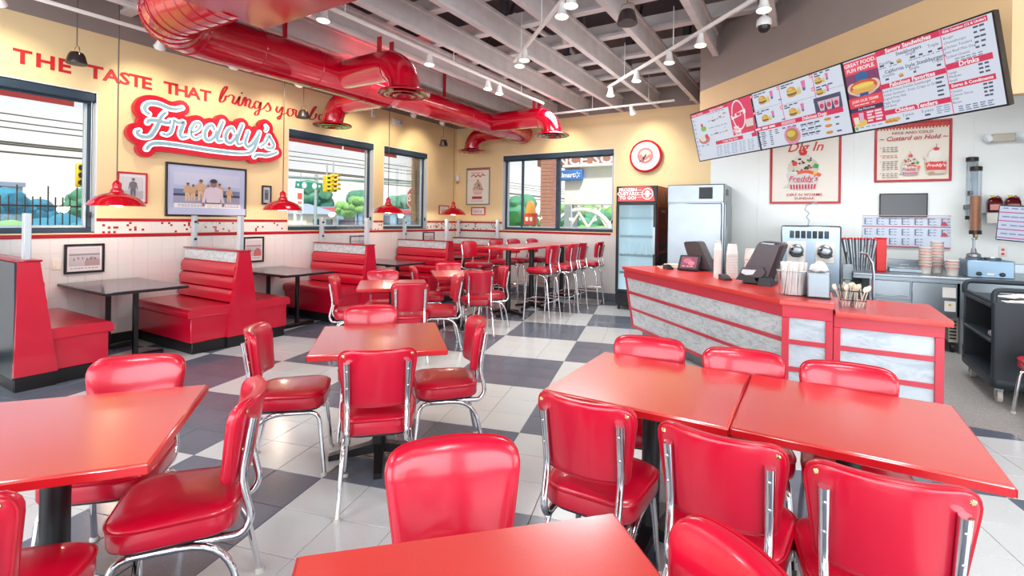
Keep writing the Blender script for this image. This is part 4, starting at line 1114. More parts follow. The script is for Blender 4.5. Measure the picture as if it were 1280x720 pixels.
# ================================================================== track lights
HEADS = []
def track(name_label, a, b, heads, aim, z=3.44, power=0):
    a, b = Vector((*a, z)), Vector((*b, z)); ln = (b - a).length; d = (b - a).normalized(); ang = math.atan2(d.y, d.x)
    t = thing('track_light', name_label, 'track light', a, ang)
    obj('track_bar', MB().box(0, ln, -.018, .018, -.012, .02, .004), M_whitemetal, t)
    for f in (.15, .5, .85): obj('stem', MB().tube([(ln * f, 0, .02), (ln * f, 0, .47)], .006, 6), M_whitemetal, t)
    for h in heads:
        tgt = aim(a + d * h)
        loc = Vector((h, 0, -.07)); wdir = (Vector(tgt) - (a + d * h)).normalized()
        ld = Matrix.Rotation(-ang, 3, 'Z') @ wdir
        q_ = ld.to_track_quat('-Z', 'Y').to_matrix().to_4x4()
        hd = obj('lamp_head', MB().lathe([(.0, .055), (.028, .05), (.034, .02), (.036, -.01), (.052, -.06), (.060, -.075)], 18, Matrix.Translation(loc) @ q_, cap=False), M_whitemetal, t, smooth=50)
        obj('bulb', MB().lathe([(.055, -.068), (.045, -.062), (0, -.060)], 16, Matrix.Translation(loc) @ q_), M_bulb, hd)
        obj('stirrup', MB().box(h - .014, h + .014, -.012, .012, -.06, -.01, .003), M_whitemetal, hd)
        if power:
            w = a + d * h + Vector((0, 0, -.07)) + wdir * .10
            light('track_lamp', 'SPOT', w, power, (1.0, .86, .62), aim=tgt, spot_size=R(78), spot_blend=.8, shadow_soft_size=.05)
def aim_wall(p): return (XL, p.y + .25, 2.75)
def aim_floor(p): return (p.x + .1, p.y - .35, 0)
track('white track light along the window wall at the upper left', (-6.03, .4), (-6.03, 4.7), (.95, 2.2, 3.0, 3.9), aim_wall, power=30)
track('white track light along the far end of the window wall', (-6.03, 5.5), (-6.03, 8.0), (.25, 1.1, 1.9), aim_wall, power=30)
track('long white track light beside the red duct with pairs of lamps', (-3.85, 2.5), (-3.85, 7.3), (.28, .48, 1.95, 3.17, 3.46), aim_floor, power=14)
track('short white track light sloping across the joists at top centre', (-3.15, 5.20), (-1.55, 3.60), (.28, .50, 1.75, 1.98), lambda p: (p.x, p.y - .35, 0), power=14)
track('long white track light in front of the menu screens', (-2.55, 6.85), (-.15, 4.45), (.08, .85, 1.62, 2.20, 3.08), lambda p: (p.x, p.y - .35, 0), power=14)
track('white track light along the back wall over the clock', (-4.7, 8.1), (-1.9, 8.1), (.4, 2.1), lambda p: (p.x + .1, YB, 2.75), power=24)
cd = thing('dome_camera', 'white dome camera hanging above the menu screens', 'camera', (-.40, 5.05, 3.30))
obj('housing', MB().lathe([(.06, .0), (.065, .02), (.06, .06), (.03, .09), (.012, .10)], 18), M_whitemetal, cd)
obj('dome', MB().lathe([(.055, 0), (.05, -.03), (.03, -.052), (0, -.06)], 18), M_plastic, cd)
obj('drop_tube', MB().tube([(0, 0, .09), (0, 0, .26)], .012, 8), M_whitemetal, cd)

# ================================================================== service counter
A, B, C, E_ = Vector((-2.10, 6.31)), Vector((-.20, 4.41)), Vector((.14, 4.38)), Vector((.80, 4.38))
n45 = Vector((.7071, .7071))
LEN = (B - A).length
def diag_unit():
    # local frame: x along the front from the far end, y inwards, z up
    t = thing('counter_unit', 'long diagonal counter cabinet with silver swirl panels and red rails', 'counter', (A.x, A.y, 0), R(-45), 'counter cabinets')
    sl = .115                                         # the front leans in towards the floor
    def yf(z): return .03 + sl * (0.80 - z) / .70 if z < .80 else .03
    def slab(z0, z1, x0, x1, out, th):
        v = [(x0, yf(z0) - out, z0), (x1, yf(z0) - out, z0), (x0, yf(z1) - out, z1), (x1, yf(z1) - out, z1), (x0, yf(z0) - out + th, z0), (x1, yf(z0) - out + th, z0), (x0, yf(z1) - out + th, z1), (x1, yf(z1) - out + th, z1)]
        return MB().add(v, [(0, 1, 3, 2), (5, 4, 6, 7), (2, 3, 7, 6), (0, 4, 5, 1), (0, 2, 6, 4), (1, 5, 7, 3)])
    obj('carcass', MB().box(.03, LEN - .42, .17, .62, .10, .86), M_dark, t)
    obj('plinth', MB().box(.14, LEN - .20, .20, .50, 0, .115), M_steel_d, t)
    obj('fascia', MB().box(.0, LEN + .012, .0, .10, .775, .882, .004), M_cred, t)
    for z0, z1 in ((.60, .775), (.385, .565), (.15, .355)):
        obj('front_panel', slab(z0, z1, .02, LEN - .0, .0, .02), M_cpanel, t)
    for z0, z1 in ((.565, .60), (.355, .385), (.115, .15)):
        obj('rail', slab(z0, z1, .0, LEN, .012, .03), M_cred, t)
    obj('stile', slab(.115, .775, -.012, .022, .014, .05), M_cred, t)
    obj('side_panel', MB().add([(-.01, .05 + sl, .115), (-.01, .62, .115), (-.01, .62, .88), (-.01, .03, .88), (.02, .05 + sl, .115), (.02, .62, .115), (.02, .62, .88), (.02, .03, .88)],
                               [(0, 3, 2, 1), (4, 5, 6, 7), (0, 1, 5, 4), (1, 2, 6, 5), (2, 3, 7, 6), (3, 0, 4, 7)]), M_cred, t)
diag_unit()
def front_unit(label, x0, x1, y, top, z_list, r_list, stile_l, stile_r, m, depth):
    t = thing('counter_unit', label, 'counter', (x0, y, 0), 0, 'counter cabinets'); w = x1 - x0
    obj('carcass', MB().box(.02, w - .02, .05, depth, .10, top - .045), M_dark, t)
    obj('fascia', MB().box(0, w, .0, .06, r_list[0], top - .03, .004), M_cred, t)
    for a, b in z_list: obj('front_panel', MB().box(stile_l, w - stile_r, .028, .045, a, b), m, t)
    for a, b in r_list[1]: obj('rail', MB().box(stile_l * .8, w - stile_r * .8, .012, .045, a, b, .003), M_cred, t)
    obj('stile', MB().box(0, stile_l, .008, .07, .10, r_list[0], .003), M_cred, t); obj('stile', MB().box(w - stile_r, w, .008, .07, .10, r_list[0], .003), M_cred, t)
    obj('side_panel', MB().box(w - .018, w - .001, .05, depth, .10, top - .04), M_cred, t)
    obj('plinth', MB().box(.03, w - .04, .09, depth - .05, 0, .105), M_steel_d, t)
front_unit('short counter cabinet at the corner with white marbled panels', B.x + .005, C.x, 4.395, .914, [(.605, .775), (.395, .57), (.13, .36)], (.775, [(.57, .605), (.36, .395), (.10, .13)]), .05, .045, M_cpanel2, .55)
front_unit('lower counter cabinet at the right end with white marbled panels', C.x + .004, E_.x - .02, 4.41, .86, [(.60, .735), (.41, .565), (.13, .375)], (.735, [(.565, .60), (.375, .41), (.10, .13)]), .045, .05, M_cpanel2, .78)
poly = [(A.x - .03, A.y - .0), (B.x - .01, B.y - .035), (C.x + .01, C.y - .025), (C.x + .01, C.y + .72), (B.x + .36, C.y + .72), (A.x + .46, A.y + .54)]
def topmesh(poly, z0, z1):
    return MB().shell(rounded(poly, .012, 2), [(1, z0), (1, z1 - .006), (.997, z1)], None)
tag(obj('countertop', topmesh(poly, .874, .914), M_ctop), 'red laminate countertop, raised part running along the diagonal front', 'worktop', 'counter tops')
poly = [(C.x + .012, E_.y - .02), (E_.x + .02, E_.y - .02), (E_.x + .02, E_.y + .84), (C.x + .012, E_.y + .84)]
tag(obj('countertop', topmesh(poly, .822, .86), M_ctop), 'red laminate countertop, lower part at the right end', 'worktop', 'counter tops')

# ---------------- things on the counter
CT = .9142
def tilted(name, t, mb, m, loc, deg):
    o = obj(name, mb, m, t, loc); o.rotation_euler = (R(deg), 0, 0); return o
def small_terminal(loc, rz, label):
    t = thing('pos_terminal', label, 'cash register', (*loc, CT), rz, 'registers on the counter')
    obj('base', MB().box(-.10, .10, -.06, .12, 0, .016, .006), M_pos, t)
    mb = MB(); bevel_profile([(-.02, .016), (.10, .016), (.10, .05), (.07, .16), (.045, .165)], -.085, .085, mb); obj('stand', mb, M_pos, t)
    tilted('screen_back', t, MB().box(-.125, .125, 0, .022, 0, .215, .008), M_plastic, (0, -.075, .012), -34)
    pr = Print(.0004); pr.rect(-.115, .115, .012, .205, (32, 28, 38)); pr.rect(-.095, .095, .03, .188, (120, 62, 80)); pr.ell(-.02, .13, .05, .035, (170, 90, 110)); pr.ell(.03, .10, .04, .03, (190, 110, 130)); pr.scribble(-.07, .07, .055, .012, (206, 150, 166), 3, 3)
    o = pr.build('screen', t, M_litsign, (0, -.0755, .012)); o.rotation_euler = (R(-34), 0, 0)
def big_terminal(loc, rz, label, k=1.0):
    """seen from the customer's side: a leaning housing with the payment display low at its left"""
    t = thing('pos_terminal', label, 'cash register', (*loc, CT), rz, 'registers on the counter')
    prof = [(-.20, .03), (-.155, .125), (-.03, .385), (-.01, .405), (.03, .415), (.17, .405), (.195, .385), (.19, .355), (.10, .10), (.075, .03)]
    prof = [(x * k, z * k) for x, z in prof]
    def slab(pts, y0, y1):
        n = len(pts); v = [(x, y0, z) for x, z in pts] + [(x, y1, z) for x, z in pts]
        return MB().add(v, [tuple(range(n)), tuple(range(n, 2 * n))[::-1]] + [(i, n + i, n + (i + 1) % n, (i + 1) % n) for i in range(n)])
    cx = sum(p[0] for p in prof) / len(prof); cz = sum(p[1] for p in prof) / len(prof)
    ins = [(cx + (x - cx) * .80, cz + (z - cz) * .86) for x, z in prof]
    n = len(prof); v = [(x, -.06 * k, z) for x, z in ins] + [(x, -.015 * k, z) for x, z in prof] + [(x, .20 * k, z) for x, z in prof]
    f = [tuple(range(n))] + [(i, n + i, n + (i + 1) % n, (i + 1) % n) for i in range(n)] + [(n + i, 2 * n + i, 2 * n + (i + 1) % n, n + (i + 1) % n) for i in range(n)] + [tuple(range(2 * n, 3 * n))[::-1]]
    obj('body', MB().add(v, f), M_pos, t, smooth=25)
    obj('vent_cover', slab([(x * k, z * k) for x, z in [(.0, .396), (.02, .404), (.13, .398), (.12, .385)]], -.066 * k, -.05 * k), M_steel_d, t)
    obj('chin', slab([(x * k, z * k) for x, z in [(-.17, .10), (-.145, .155), (.035, .17), (.06, .12), (.03, .075), (-.10, .06)]], -.10 * k, -.05 * k), M_pos, t)
    obj('display_glint', slab([(x * k, z * k) for x, z in [(-.155, .105), (-.14, .14), (-.02, .14), (-.05, .095), (-.11, .085)]], -.104 * k, -.098 * k), M_alu, t)  # pale patch standing in for a white reflection on the housing
    obj('display', slab([(x * k, z * k) for x, z in [(-.205, .035), (-.165, .10), (-.04, .075), (-.02, .03)]], -.104 * k, -.06 * k), M_plastic, t)
    obj('base', MB().box(-.15 * k, .12 * k, -.06 * k, .18 * k, 0, .035, .008), M_plastic, t)
    if k > .9: obj('card_reader', MB().shell(rounded([(.0, -.17), (.13, -.17), (.13, -.05), (.0, -.05)], .02, 3), [(1, 0), (1, .02), (.75, .075), (.6, .08)]), M_cart, t)
small_terminal((-1.27, 6.26), R(-6), 'small customer screen at the far end of the counter')
big_terminal((-.42, 5.36), R(-8), 'large brown grey register leaning in the middle of the counter')
big_terminal((-1.16, 6.50), R(168), 'brown grey register turned away, behind the small customer screen', .86)
def cradle(loc, rz, label):
    t = thing('card_cradle', label, 'card reader', (*loc, CT), rz, 'card readers')
    mb = MB(); bevel_profile([(-.05, .0), (.05, .0), (.05, .055), (.02, .05), (-.05, .015)], -.045, .045, mb); obj('body', mb, M_pos, t)
    pr = Print(.0004); pr.rect(-.03, .03, .0, .07, (40, 40, 48)); o = pr.build('keypad', t, None, (0, -.045, .022)); o.rotation_euler = (R(-62), 0, 0)
    mb = MB(); bevel_profile([(.05, 0), (.16, .0), (.15, .025), (.05, .05)], -.02, .02, mb); obj('arm', mb, M_whitemetal, t)
cradle((-1.53, 6.30), R(50), 'card reader at the far end of the counter, left of the small screen')
cradle((-.76, 5.50), R(40), 'card reader before the two cup stacks on the counter')
# cup stacks: every cup its own object
CUPS = {}
def cup_mesh(r0, r1, h, band):
    key = (r0, r1, h, band)
    t = thing('paper_cup', 'x', 'cup')
    obj('body', MB().lathe([(r0, 0), (r1, h - .006), (r1 + .003, h - .004), (r1 + .003, h), (r1 - .001, h), (r0 - .002, .004)], 18), M_paper, t, smooth=50)
    f0, f1 = band
    obj('printed_band', MB().lathe([(r0 + (r1 - r0) * f0 + .0006, h * f0), (r0 + (r1 - r0) * f1 + .0006, h * f1)], 18, cap=False), M_pinkpaper, t, smooth=50)
    return t
def stack(x, y, z, n, step, spec, label, group, flip=False):
    for k in range(n):
        if spec not in CUPS: CUPS[spec] = cup_mesh(*spec); o = CUPS[spec]; o['label'] = label; o['group'] = group
        else: o = dup(CUPS[spec], (0, 0, 0), 0, label, group)
        o['label'] = label.replace('paper', ORD[k] + ' paper', 1) + ', counted from below'
        if flip: o.location = (x, y, z + spec[2] + step * k); o.rotation_euler = (R(180), 0, .3 * k)
        else: o.location = (x, y, z + step * k); o.rotation_euler = (0, 0, .3 * k)
S_small = (.030, .040, .10, (.10, .16)); S_mid = (.045, .058, .12, (.86, .95)); S_big = (.05, .062, .15, (.62, .90))
stack(-.87, 5.74, CT, 16, .0195, S_small, 'small white paper cup of the slim stack on the counter', 'cups in the slim stack', True)
stack(-.735, 5.80, CT, 9, .030, S_mid, 'white paper cup of the wide stack on the counter', 'cups in the wide stack', True)
stack(-.60, 6.20, CT, 6, .036, S_mid, 'white paper cup of the stack behind the large register', 'cups behind the large register', True)
# leaflets and a pouch at the far end
for k, (x, y, m, lab) in enumerate([(-1.60, 6.62, M_paper, 'white sheet of paper lying at the far end of the counter'), (-1.52, 6.72, M_cream, 'cream paper pile behind the card reader at the far end')]):
    tag(obj('paper_sheet', MB().box(-.14, .14, -.09, .09, 0, .004 + .03 * k, .001), m, None, (x, y, CT), .4 + .3 * k), lab, 'paper')
# straw jar with straws
JX, JY = -.13, 4.73
j = thing('straw_jar', 'clear round jar packed with wrapped straws on the counter corner', 'jar', (JX, JY, CT))
obj('body', MB().lathe([(.098, .002), (.122, .20), (.125, .20), (.101, 0), (.0, .0)], 28, cap=False), M_jar, j, smooth=50)
obj('rim', MB().lathe([(.122, .196), (.127, .200), (.122, .204)], 28, cap=False), M_alu, j)
s0 = None; q = random.Random(5); placed = []
k = 0
while k < 90:
    rr = .093 * math.sqrt((k + .5) / 90); a = k * 2.39996
    x, y = rr * math.cos(a), rr * math.sin(a)
    h = .205 + .02 * q.random()
    if s0 is None:
        s0 = obj('straw', MB().box(-.0065, .0065, -.0065, .0065, 0, .265, .002), M_paper); tag(s0, 'white paper wrapped straw standing in the clear jar', 'straw', 'straws in the clear jar'); o = s0
    else: o = s0.copy(); COL.objects.link(o)
    o.location = (JX + x, JY + y, CT + .006); o.rotation_euler = (-.11 * y / .09 * 1.0, .11 * x / .09, q.random() * 3)
    k += 1
# napkin holder
t = thing('napkin_dispenser', 'shiny steel napkin dispenser beside the straw jar', 'napkin dispenser', (.045, 4.64, CT), R(4))
obj('housing', MB().box(-.078, .078, -.045, .075, 0, .205, .006), M_steel, t)
obj('face_plate', MB().box(-.070, .070, -.049, -.044, .012, .195, .003), M_steel_d, t)
obj('foot', MB().box(-.085, .085, -.05, .08, 0, .012, .004), M_plastic, t)
tag(obj('plastic_bag', MB().shell(ellipse(0, 0, .06, .05, 14), [(.7, 0), (1, .015), (.9, .05), (.55, .07), (.25, .085)], lambda a, b, h: (a + .012 * math.sin(h * 160 + a * 90), b + .01 * math.sin(a * 120), h)), M_paper, None, (.045, 4.66, CT + .206)), 'crumpled white bag lying on the napkin dispenser', 'bag')
# spoon caddy
CX, CY, CZ = .27, 4.66, .8604
t = thing('spoon_caddy', 'clear square caddy of white spoons at the step of the counter', 'caddy', (CX, CY, CZ), R(6))
mb = MB()
for x0, x1, y0, y1 in ((-.08, .08, -.06, -.057), (-.08, .08, .057, .06), (-.08, -.077, -.057, .057), (.077, .08, -.057, .057)): mb.box(x0, x1, y0, y1, 0, .135)
obj('body', mb, M_jar, t, smooth=0)
obj('rack', MB().tube([(-.084, -.064, .13), (.084, -.064, .13), (.084, .064, .13), (-.084, .064, .13)], .004, 6, closed=True).tube([(-.084, -.064, .06), (.084, -.064, .06), (.084, .064, .06), (-.084, .064, .06)], .003, 6, closed=True), M_iron, t)
obj('divider', MB().box(-.002, .002, -.055, .055, .003, .125), M_iron, t)
sp = None
for k in range(26):
    x, y = -.066 + .132 * (k % 7) / 6, -.042 + .084 * (k // 7) / 3
    if sp is None:
        mb = MB().tube([(0, 0, 0), (0, 0, .13)], .0035, 5)
        mb.shell(ellipse(0, 0, .016, .024, 12), [(.6, -.002), (1, 0), (.6, .004)], lambda a, b, h: (a, h, .150 + b)); sp = obj('spoon', mb, M_cream)
        tag(sp, 'white plastic spoon standing in the square caddy', 'spoon', 'spoons in the caddy'); o = sp
    else: o = sp.copy(); COL.objects.link(o)
    o.location = (CX + x, CY + y, CZ + .004 + .02 * q.random()); o.rotation_euler = (-.25 * (y / .05) + (q.random() - .5) * .2, .3 * (x / .07) + (q.random() - .5) * .2, q.random() * 3)
fau = thing('counter_faucet', 'tall slim steel faucet rising behind the low counter', 'faucet', (.47, 5.42, .0))
obj('riser', MB().tube([(0, 0, 0), (0, 0, 1.06), (-.01, 0, 1.16), (-.05, .0, 1.24), (-.10, 0, 1.25)], .011, 8), M_steel, fau)
obj('floor_flange', MB().lathe([(.03, 0), (.03, .012), (.015, .02)], 14), M_steel, fau)

# ================================================================== menu screens
def menu_screen(k, s_mid, label):
    c = 5.2; W, H = 1.045, .588
    base = Vector(((c + s_mid * 1.41421) / 2, (c - s_mid * 1.41421) / 2, 2.245))
    t = thing('menu_screen', label, 'screen', base, 0, None)
    t.rotation_euler = (Matrix.Rotation(RZ_DIAG, 3, 'Z') @ Matrix.Rotation(R(14), 3, 'X')).to_euler()
    obj('housing', MB().box(-W / 2 + .001, W / 2 - .001, .004, .05, 0, H, .005), M_plastic, t)
    m = MB(); b = .011
    m.box(-W / 2, W / 2, -.002, .006, 0, b).box(-W / 2, W / 2, -.002, .006, H - b, H).box(-W / 2, -W / 2 + b, -.002, .006, b, H - b).box(W / 2 - b, W / 2, -.002, .006, b, H - b)
    obj('bezel', m, M_plastic, t)
    obj('bracket', MB().box(-.22, -.17, .05, .26, .30, .36).box(.17, .22, .05, .26, .30, .36), M_plastic, t)
    return t, W - .024, H - .024
RED = (222, 40, 86); INK = (70, 80, 104); LT = (206, 222, 244); PALE = (224, 232, 246)
def burger(p, x, z, s, fries=True, cup=True):
    if fries:
        for k in range(7): p.poly([(x + s * (.35 + .08 * k), z - s * .30), (x + s * (.42 + .08 * k), z - s * .30), (x + s * (.58 + .07 * k), z + s * (.05 + .12 * (k % 3))), (x + s * (.50 + .07 * k), z + s * (.05 + .12 * (k % 3)))], (232, 204, 96) if k % 2 else (222, 188, 70))
    p.ell(x, z - s * .22, s * .48, s * .16, (206, 150, 70)); p.ell(x, z - s * .10, s * .52, s * .13, (126, 70, 60)); p.ell(x + s * .02, z + s * .0, s * .54, s * .10, (150, 190, 90)); p.ell(x, z + s * .05, s * .50, s * .09, (236, 196, 80))
    p.ell(x, z + s * .10, s * .50, s * .36, (222, 160, 60), 16, 0, math.pi); p.ell(x - s * .1, z + s * .26, s * .22, s * .10, (240, 196, 110))
    if cup: p.poly([(x + s * 1.15, z - s * .15), (x + s * 1.42, z - s * .15), (x + s * 1.5, z + s * .65), (x + s * 1.07, z + s * .65)], (232, 120, 170)); p.poly([(x + s * 1.18, z - s * .15), (x + s * 1.40, z - s * .15), (x + s * 1.43, z + s * .10), (x + s * 1.13, z + s * .10)], (84, 110, 190))
def dog(p, x, z, s):
    p.ell(x, z, s, s * .42, (226, 180, 90)); p.ell(x, z + s * .10, s * .92, s * .24, (196, 90, 50)); p.ell(x, z + s * .16, s * .7, s * .07, (244, 220, 120))
# screen 1: desserts
t, W, H = menu_screen(0, -4.84, 'menu screen on the left of the three, with desserts and a red logo column')
p = Print(.0004); X = lambda f: -W / 2 + W * f; Z = lambda f: .012 + H * f
p.rect(X(0), X(1), Z(0), Z(1), PALE); p.rect(X(0), X(.66), Z(.93), Z(1), RED)
p.text('Frozen Custard', X(.12), Z(.965), .034, (250, 240, 244), .02); p.text('Signature Sundaes', X(.47), Z(.965), .034, (250, 240, 244), .02)
p.rect(X(.66), X(1), Z(.36), Z(1), (236, 60, 104))
p.ell(X(.79), Z(.72), .10, .16, (250, 236, 242), 28); p.ell(X(.79), Z(.72), .085, .143, (236, 60, 104), 28)
p.poly([(X(.68), Z(.66)), (X(.90), Z(.72)), (X(.90), Z(.80)), (X(.68), Z(.74))], (252, 246, 248)); p.scribble(X(.70), X(.89), Z(.735), .03, (236, 60, 104), 3, 8)
for k in range(5): p.scribble(X(.70), X(.80), Z(.46 - .03 * k), .010, (252, 236, 240), 2, k)
for k in range(2): p.text(('Mini', 'Treats')[k], X(.73), Z(.50 - .07 * k), .045, (255, 250, 252), .03)
p.ell(X(.93), Z(.46), .05, .03, (200, 90, 50)); p.poly([(X(.88), Z(.46)), (X(.98), Z(.46)), (X(.99), Z(.60)), (X(.87), Z(.60))], (236, 214, 214))
p.rect(X(.36), X(.80), Z(.26), Z(.33), RED); p.text('Create Your Own', X(.60), Z(.295), .034, (252, 244, 246), .02); p.rect(X(.93), X(1), Z(.26), Z(.33), RED)
for r in range(7):
    for c in range(5): p.scribble(X(.36 + .125 * c), X(.36 + .125 * c + .10), Z(.22 - .03 * r), .006, (130, 150, 184), 2, r * 9 + c)
for r in range(9): p.scribble(X(.02), X(.09), Z(.86 - .09 * r), .009, (150, 120, 150), 2, r); p.scribble(X(.02), X(.10), Z(.83 - .09 * r), .005, (140, 150, 176), 3, r + 40)
def cone(x, z, s, c): p.ell(x, z + s * .3, s * .34, s * .3, c); p.ell(x, z + s * .62, s * .22, s * .2, (238, 232, 226)); p.ell(x, z + s * .88, s * .07, s * .07, (206, 40, 70)); p.poly([(x - s * .32, z + s * .25), (x - s * .22, z - s * .4), (x + s * .22, z - s * .4), (x + s * .32, z + s * .25)], (240, 232, 232))
for x, z, c in ((.42, .70, (150, 120, 100)), (.54, .74, (176, 160, 166)), (.62, .78, (220, 120, 130)), (.44, .44, (120, 110, 130)), (.60, .44, (232, 200, 110))): cone(X(x), Z(z), .075, c)
for k in range(4): p.scribble(X(.34), X(.64), Z(.90 - .14 * k), .007, (120, 130, 160), 6, k + 60)
p.ell(X(.24), Z(.64), .05, .03, (150, 190, 80)); p.ell(X(.22), Z(.72), .02, .02, (206, 60, 90)); p.ell(X(.22), Z(.42), .10, .05, (206, 120, 120)); p.ell(X(.20), Z(.45), .06, .04, (236, 226, 214)); p.ell(X(.27), Z(.47), .03, .03, (220, 70, 90)); p.scribble(X(.14), X(.32), Z(.30), .02, (180, 180, 214), 2, 4)
p.build('picture', t, M_screen)
# screen 2: combos
t, W, H = menu_screen(1, -3.795, 'menu screen in the middle of the three, with burger pictures in a red grid')
p = Print(.0004); p.rect(X(0), X(1), Z(0), Z(1), PALE)
for x in (.345, .72): p.rect(X(x), X(x + .008), Z(.40), Z(1), (236, 110, 150))
for x0, x1, z in ((0, .345, .70), (.35, .72, .66), (.73, 1, .70)): p.rect(X(x0), X(x1), Z(z), Z(z + .005), (180, 120, 150))
burger(p, X(.13), Z(.84), .10); burger(p, X(.13), Z(.52), .085); burger(p, X(.50), Z(.82), .11); burger(p, X(.48), Z(.50), .09); burger(p, X(.80), Z(.86), .07); burger(p, X(.80), Z(.69), .065)
for k, (x, z) in enumerate([(.02, .96), (.02, .66), (.365, .96), (.365, .63), (.735, .97), (.735, .77)]):
    p.rect(X(x), X(x + .035), Z(z - .03), Z(z + .02), RED); p.text('#%d' % (k + 1), X(x + .0175), Z(z - .005), .026, (255, 255, 255), .02)
    p.scribble(X(x + .05), X(x + .22), Z(z), .011, INK, 3, k); p.scribble(X(x + .05), X(x + .14), Z(z - .035), .011, INK, 1, k + 9); p.scribble(X(x), X(x + .05), Z(z - .20), .012, (110, 130, 160), 1, k + 3)
p.rect(X(.74), X(1), Z(.40), Z(.62), (70, 76, 104))
for k in range(3): p.poly([(X(.79 + .07 * k), Z(.41)), (X(.83 + .07 * k), Z(.41)), (X(.845 + .07 * k), Z(.56)), (X(.775 + .07 * k), Z(.56))], (226, 190, 206)); p.ell(X(.81 + .07 * k), Z(.48), .02, .022, (206, 60, 96))
p.rect(X(0), X(1), Z(.325), Z(.40), RED)
p.text('Delicious Dogs', X(.72), Z(.362), .042, (255, 250, 252), .025)
for k in range(14): p.rect(X(.36 + .012 * k), X(.366 + .012 * k), Z(.335), Z(.39), (250, 226, 234))
p.scribble(X(.03), X(.30), Z(.362), .018, (255, 240, 244), 3, 5)
for r in range(8): p.scribble(X(.03), X(.16), Z(.29 - .033 * r), .008, INK, 2, r); p.scribble(X(.20), X(.25), Z(.29 - .033 * r), .008, INK, 1, r + 30)
for r in range(3): p.scribble(X(.28), X(.33), Z(.29 - .03 * r), .008, INK, 1, r + 50)
p.scribble(X(.37), X(.55), Z(.285), .016, (150, 110, 170), 3, 3)
p.ell(X(.47), Z(.14), .095, .085, (226, 150, 180)); p.ell(X(.47), Z(.15), .07, .06, (176, 140, 60)); p.ell(X(.46), Z(.17), .05, .03, (226, 196, 90))
for r in range(3): p.scribble(X(.58), X(.80), Z(.27 - .075 * r), .013, INK, 3, r); p.scribble(X(.58), X(.76), Z(.24 - .075 * r), .007, (120, 140, 170), 4, r + 7)
for r in range(3): dog(p, X(.86), Z(.27 - .10 * r), .035); p.scribble(X(.93), X(.98), Z(.27 - .10 * r), .012, INK, 1, r)
p.build('picture', t, M_screen)
# screen 3: sandwiches
t, W, H = menu_screen(2, -2.75, 'menu screen on the right of the three, listing sandwiches and drinks')
p = Print(.0004); p.rect(X(0), X(1), Z(0), Z(1), PALE)
p.rect(X(.0), X(.27), Z(.33), Z(.985), (240, 70, 100)); p.text('GREAT FOOD.', X(.135), Z(.93), .041, (255, 246, 248), .03); p.text('FUN PEOPLE.', X(.135), Z(.855), .041, (255, 246, 248), .03)
p.rect(X(0), X(.27), Z(.47), Z(.80), (130, 60, 104)); p.ell(X(.135), Z(.56), .11, .05, (206, 190, 200)); p.ell(X(.135), Z(.75), .052, .035, (30, 100, 160)); p.rect(X(.085), X(.185), Z(.70), Z(.74), (30, 100, 160)); p.ell(X(.05), Z(.60), .05, .045, (236, 206, 190)); p.ell(X(.22), Z(.60), .05, .045, (236, 206, 190))
p.ell(X(.135), Z(.60), .115, .055, (224, 90, 50)); p.ell(X(.135), Z(.57), .10, .035, (236, 180, 90)); p.ell(X(.135), Z(.62), .09, .02, (246, 214, 90))
for k in range(9): p.ell(X(.06 + .019 * k), Z(.615 + .012 * (k % 2)), .008, .008, (250, 226, 120), 8)
p.rect(X(.10), X(.17), Z(.475), Z(.52), (40, 80, 150)); p.rect(X(0), X(.27), Z(.33), Z(.47), (244, 70, 80)); p.text('JOIN OUR TEAM!', X(.135), Z(.415), .029, (255, 240, 240), .025); p.scribble(X(.04), X(.23), Z(.365), .008, (255, 226, 226), 4, 2)
p.rect(X(0), X(.27), Z(.27), Z(.33), (50, 40, 80)); p.text('Fan Favorites', X(.135), Z(.30), .026, (240, 236, 246), .01)
p.rect(X(0), X(.27), Z(.08), Z(.27), RED)
for k in range(4): p.scribble(X(.13), X(.26), Z(.24 - .04 * k), .014, (255, 226, 236), 2, k)
p.ell(X(.07), Z(.11), .055, .03, (236, 206, 80)); p.poly([(X(.02), Z(.10)), (X(.055), Z(.10)), (X(.06), Z(.20)), (X(.015), Z(.20))], (250, 232, 210)); p.poly([(X(.07), Z(.12)), (X(.10), Z(.12)), (X(.105), Z(.25)), (X(.065), Z(.25))], (226, 190, 220))
p.ell(X(.03), Z(.04), .014, .014, (110, 190, 90)); p.scribble(X(.06), X(.25), Z(.045), .008, (150, 160, 190), 4, 3)
def head(x0, x1, z0, z1, s, b=.024): p.rect(X(x0), X(x1), Z(z0), Z(z1), RED); p.text(s, X((x0 + x1) / 2), Z((z0 + z1) / 2), b * 1.75, (255, 250, 252), .03)
head(.28, .735, .93, 1, 'Savory Sandwiches')
p.text('Steakburgers', X(.51), Z(.885), .034, INK, .015); p.text('Single', X(.52), Z(.845), .03, INK); p.text('Triple', X(.67), Z(.855), .03, INK); p.text('Double', X(.34), Z(.82), .03, INK)
p.text('California Style Steakburgers', X(.53), Z(.70), .036, INK, .015); p.text('Double', X(.35), Z(.655), .03, INK); p.text('Single', X(.53), Z(.655), .03, INK); p.text('Triple', X(.68), Z(.665), .03, INK)
burger(p, X(.44), Z(.79), .035, False, False); burger(p, X(.44), Z(.61), .032, False, False)
for k, x in enumerate((.30, .38, .52, .58, .64, .70)): p.scribble(X(x), X(x + .04), Z(.79), .013, INK, 1, k); p.scribble(X(x - .01), X(x + .05), Z(.76), .006, (130, 150, 180), 2, k)
for k, x in enumerate((.33, .53, .68)): p.scribble(X(x), X(x + .03), Z(.605), .014, INK, 1, k)
head(.28, .735, .49, .555, 'Fabulous Favorites')
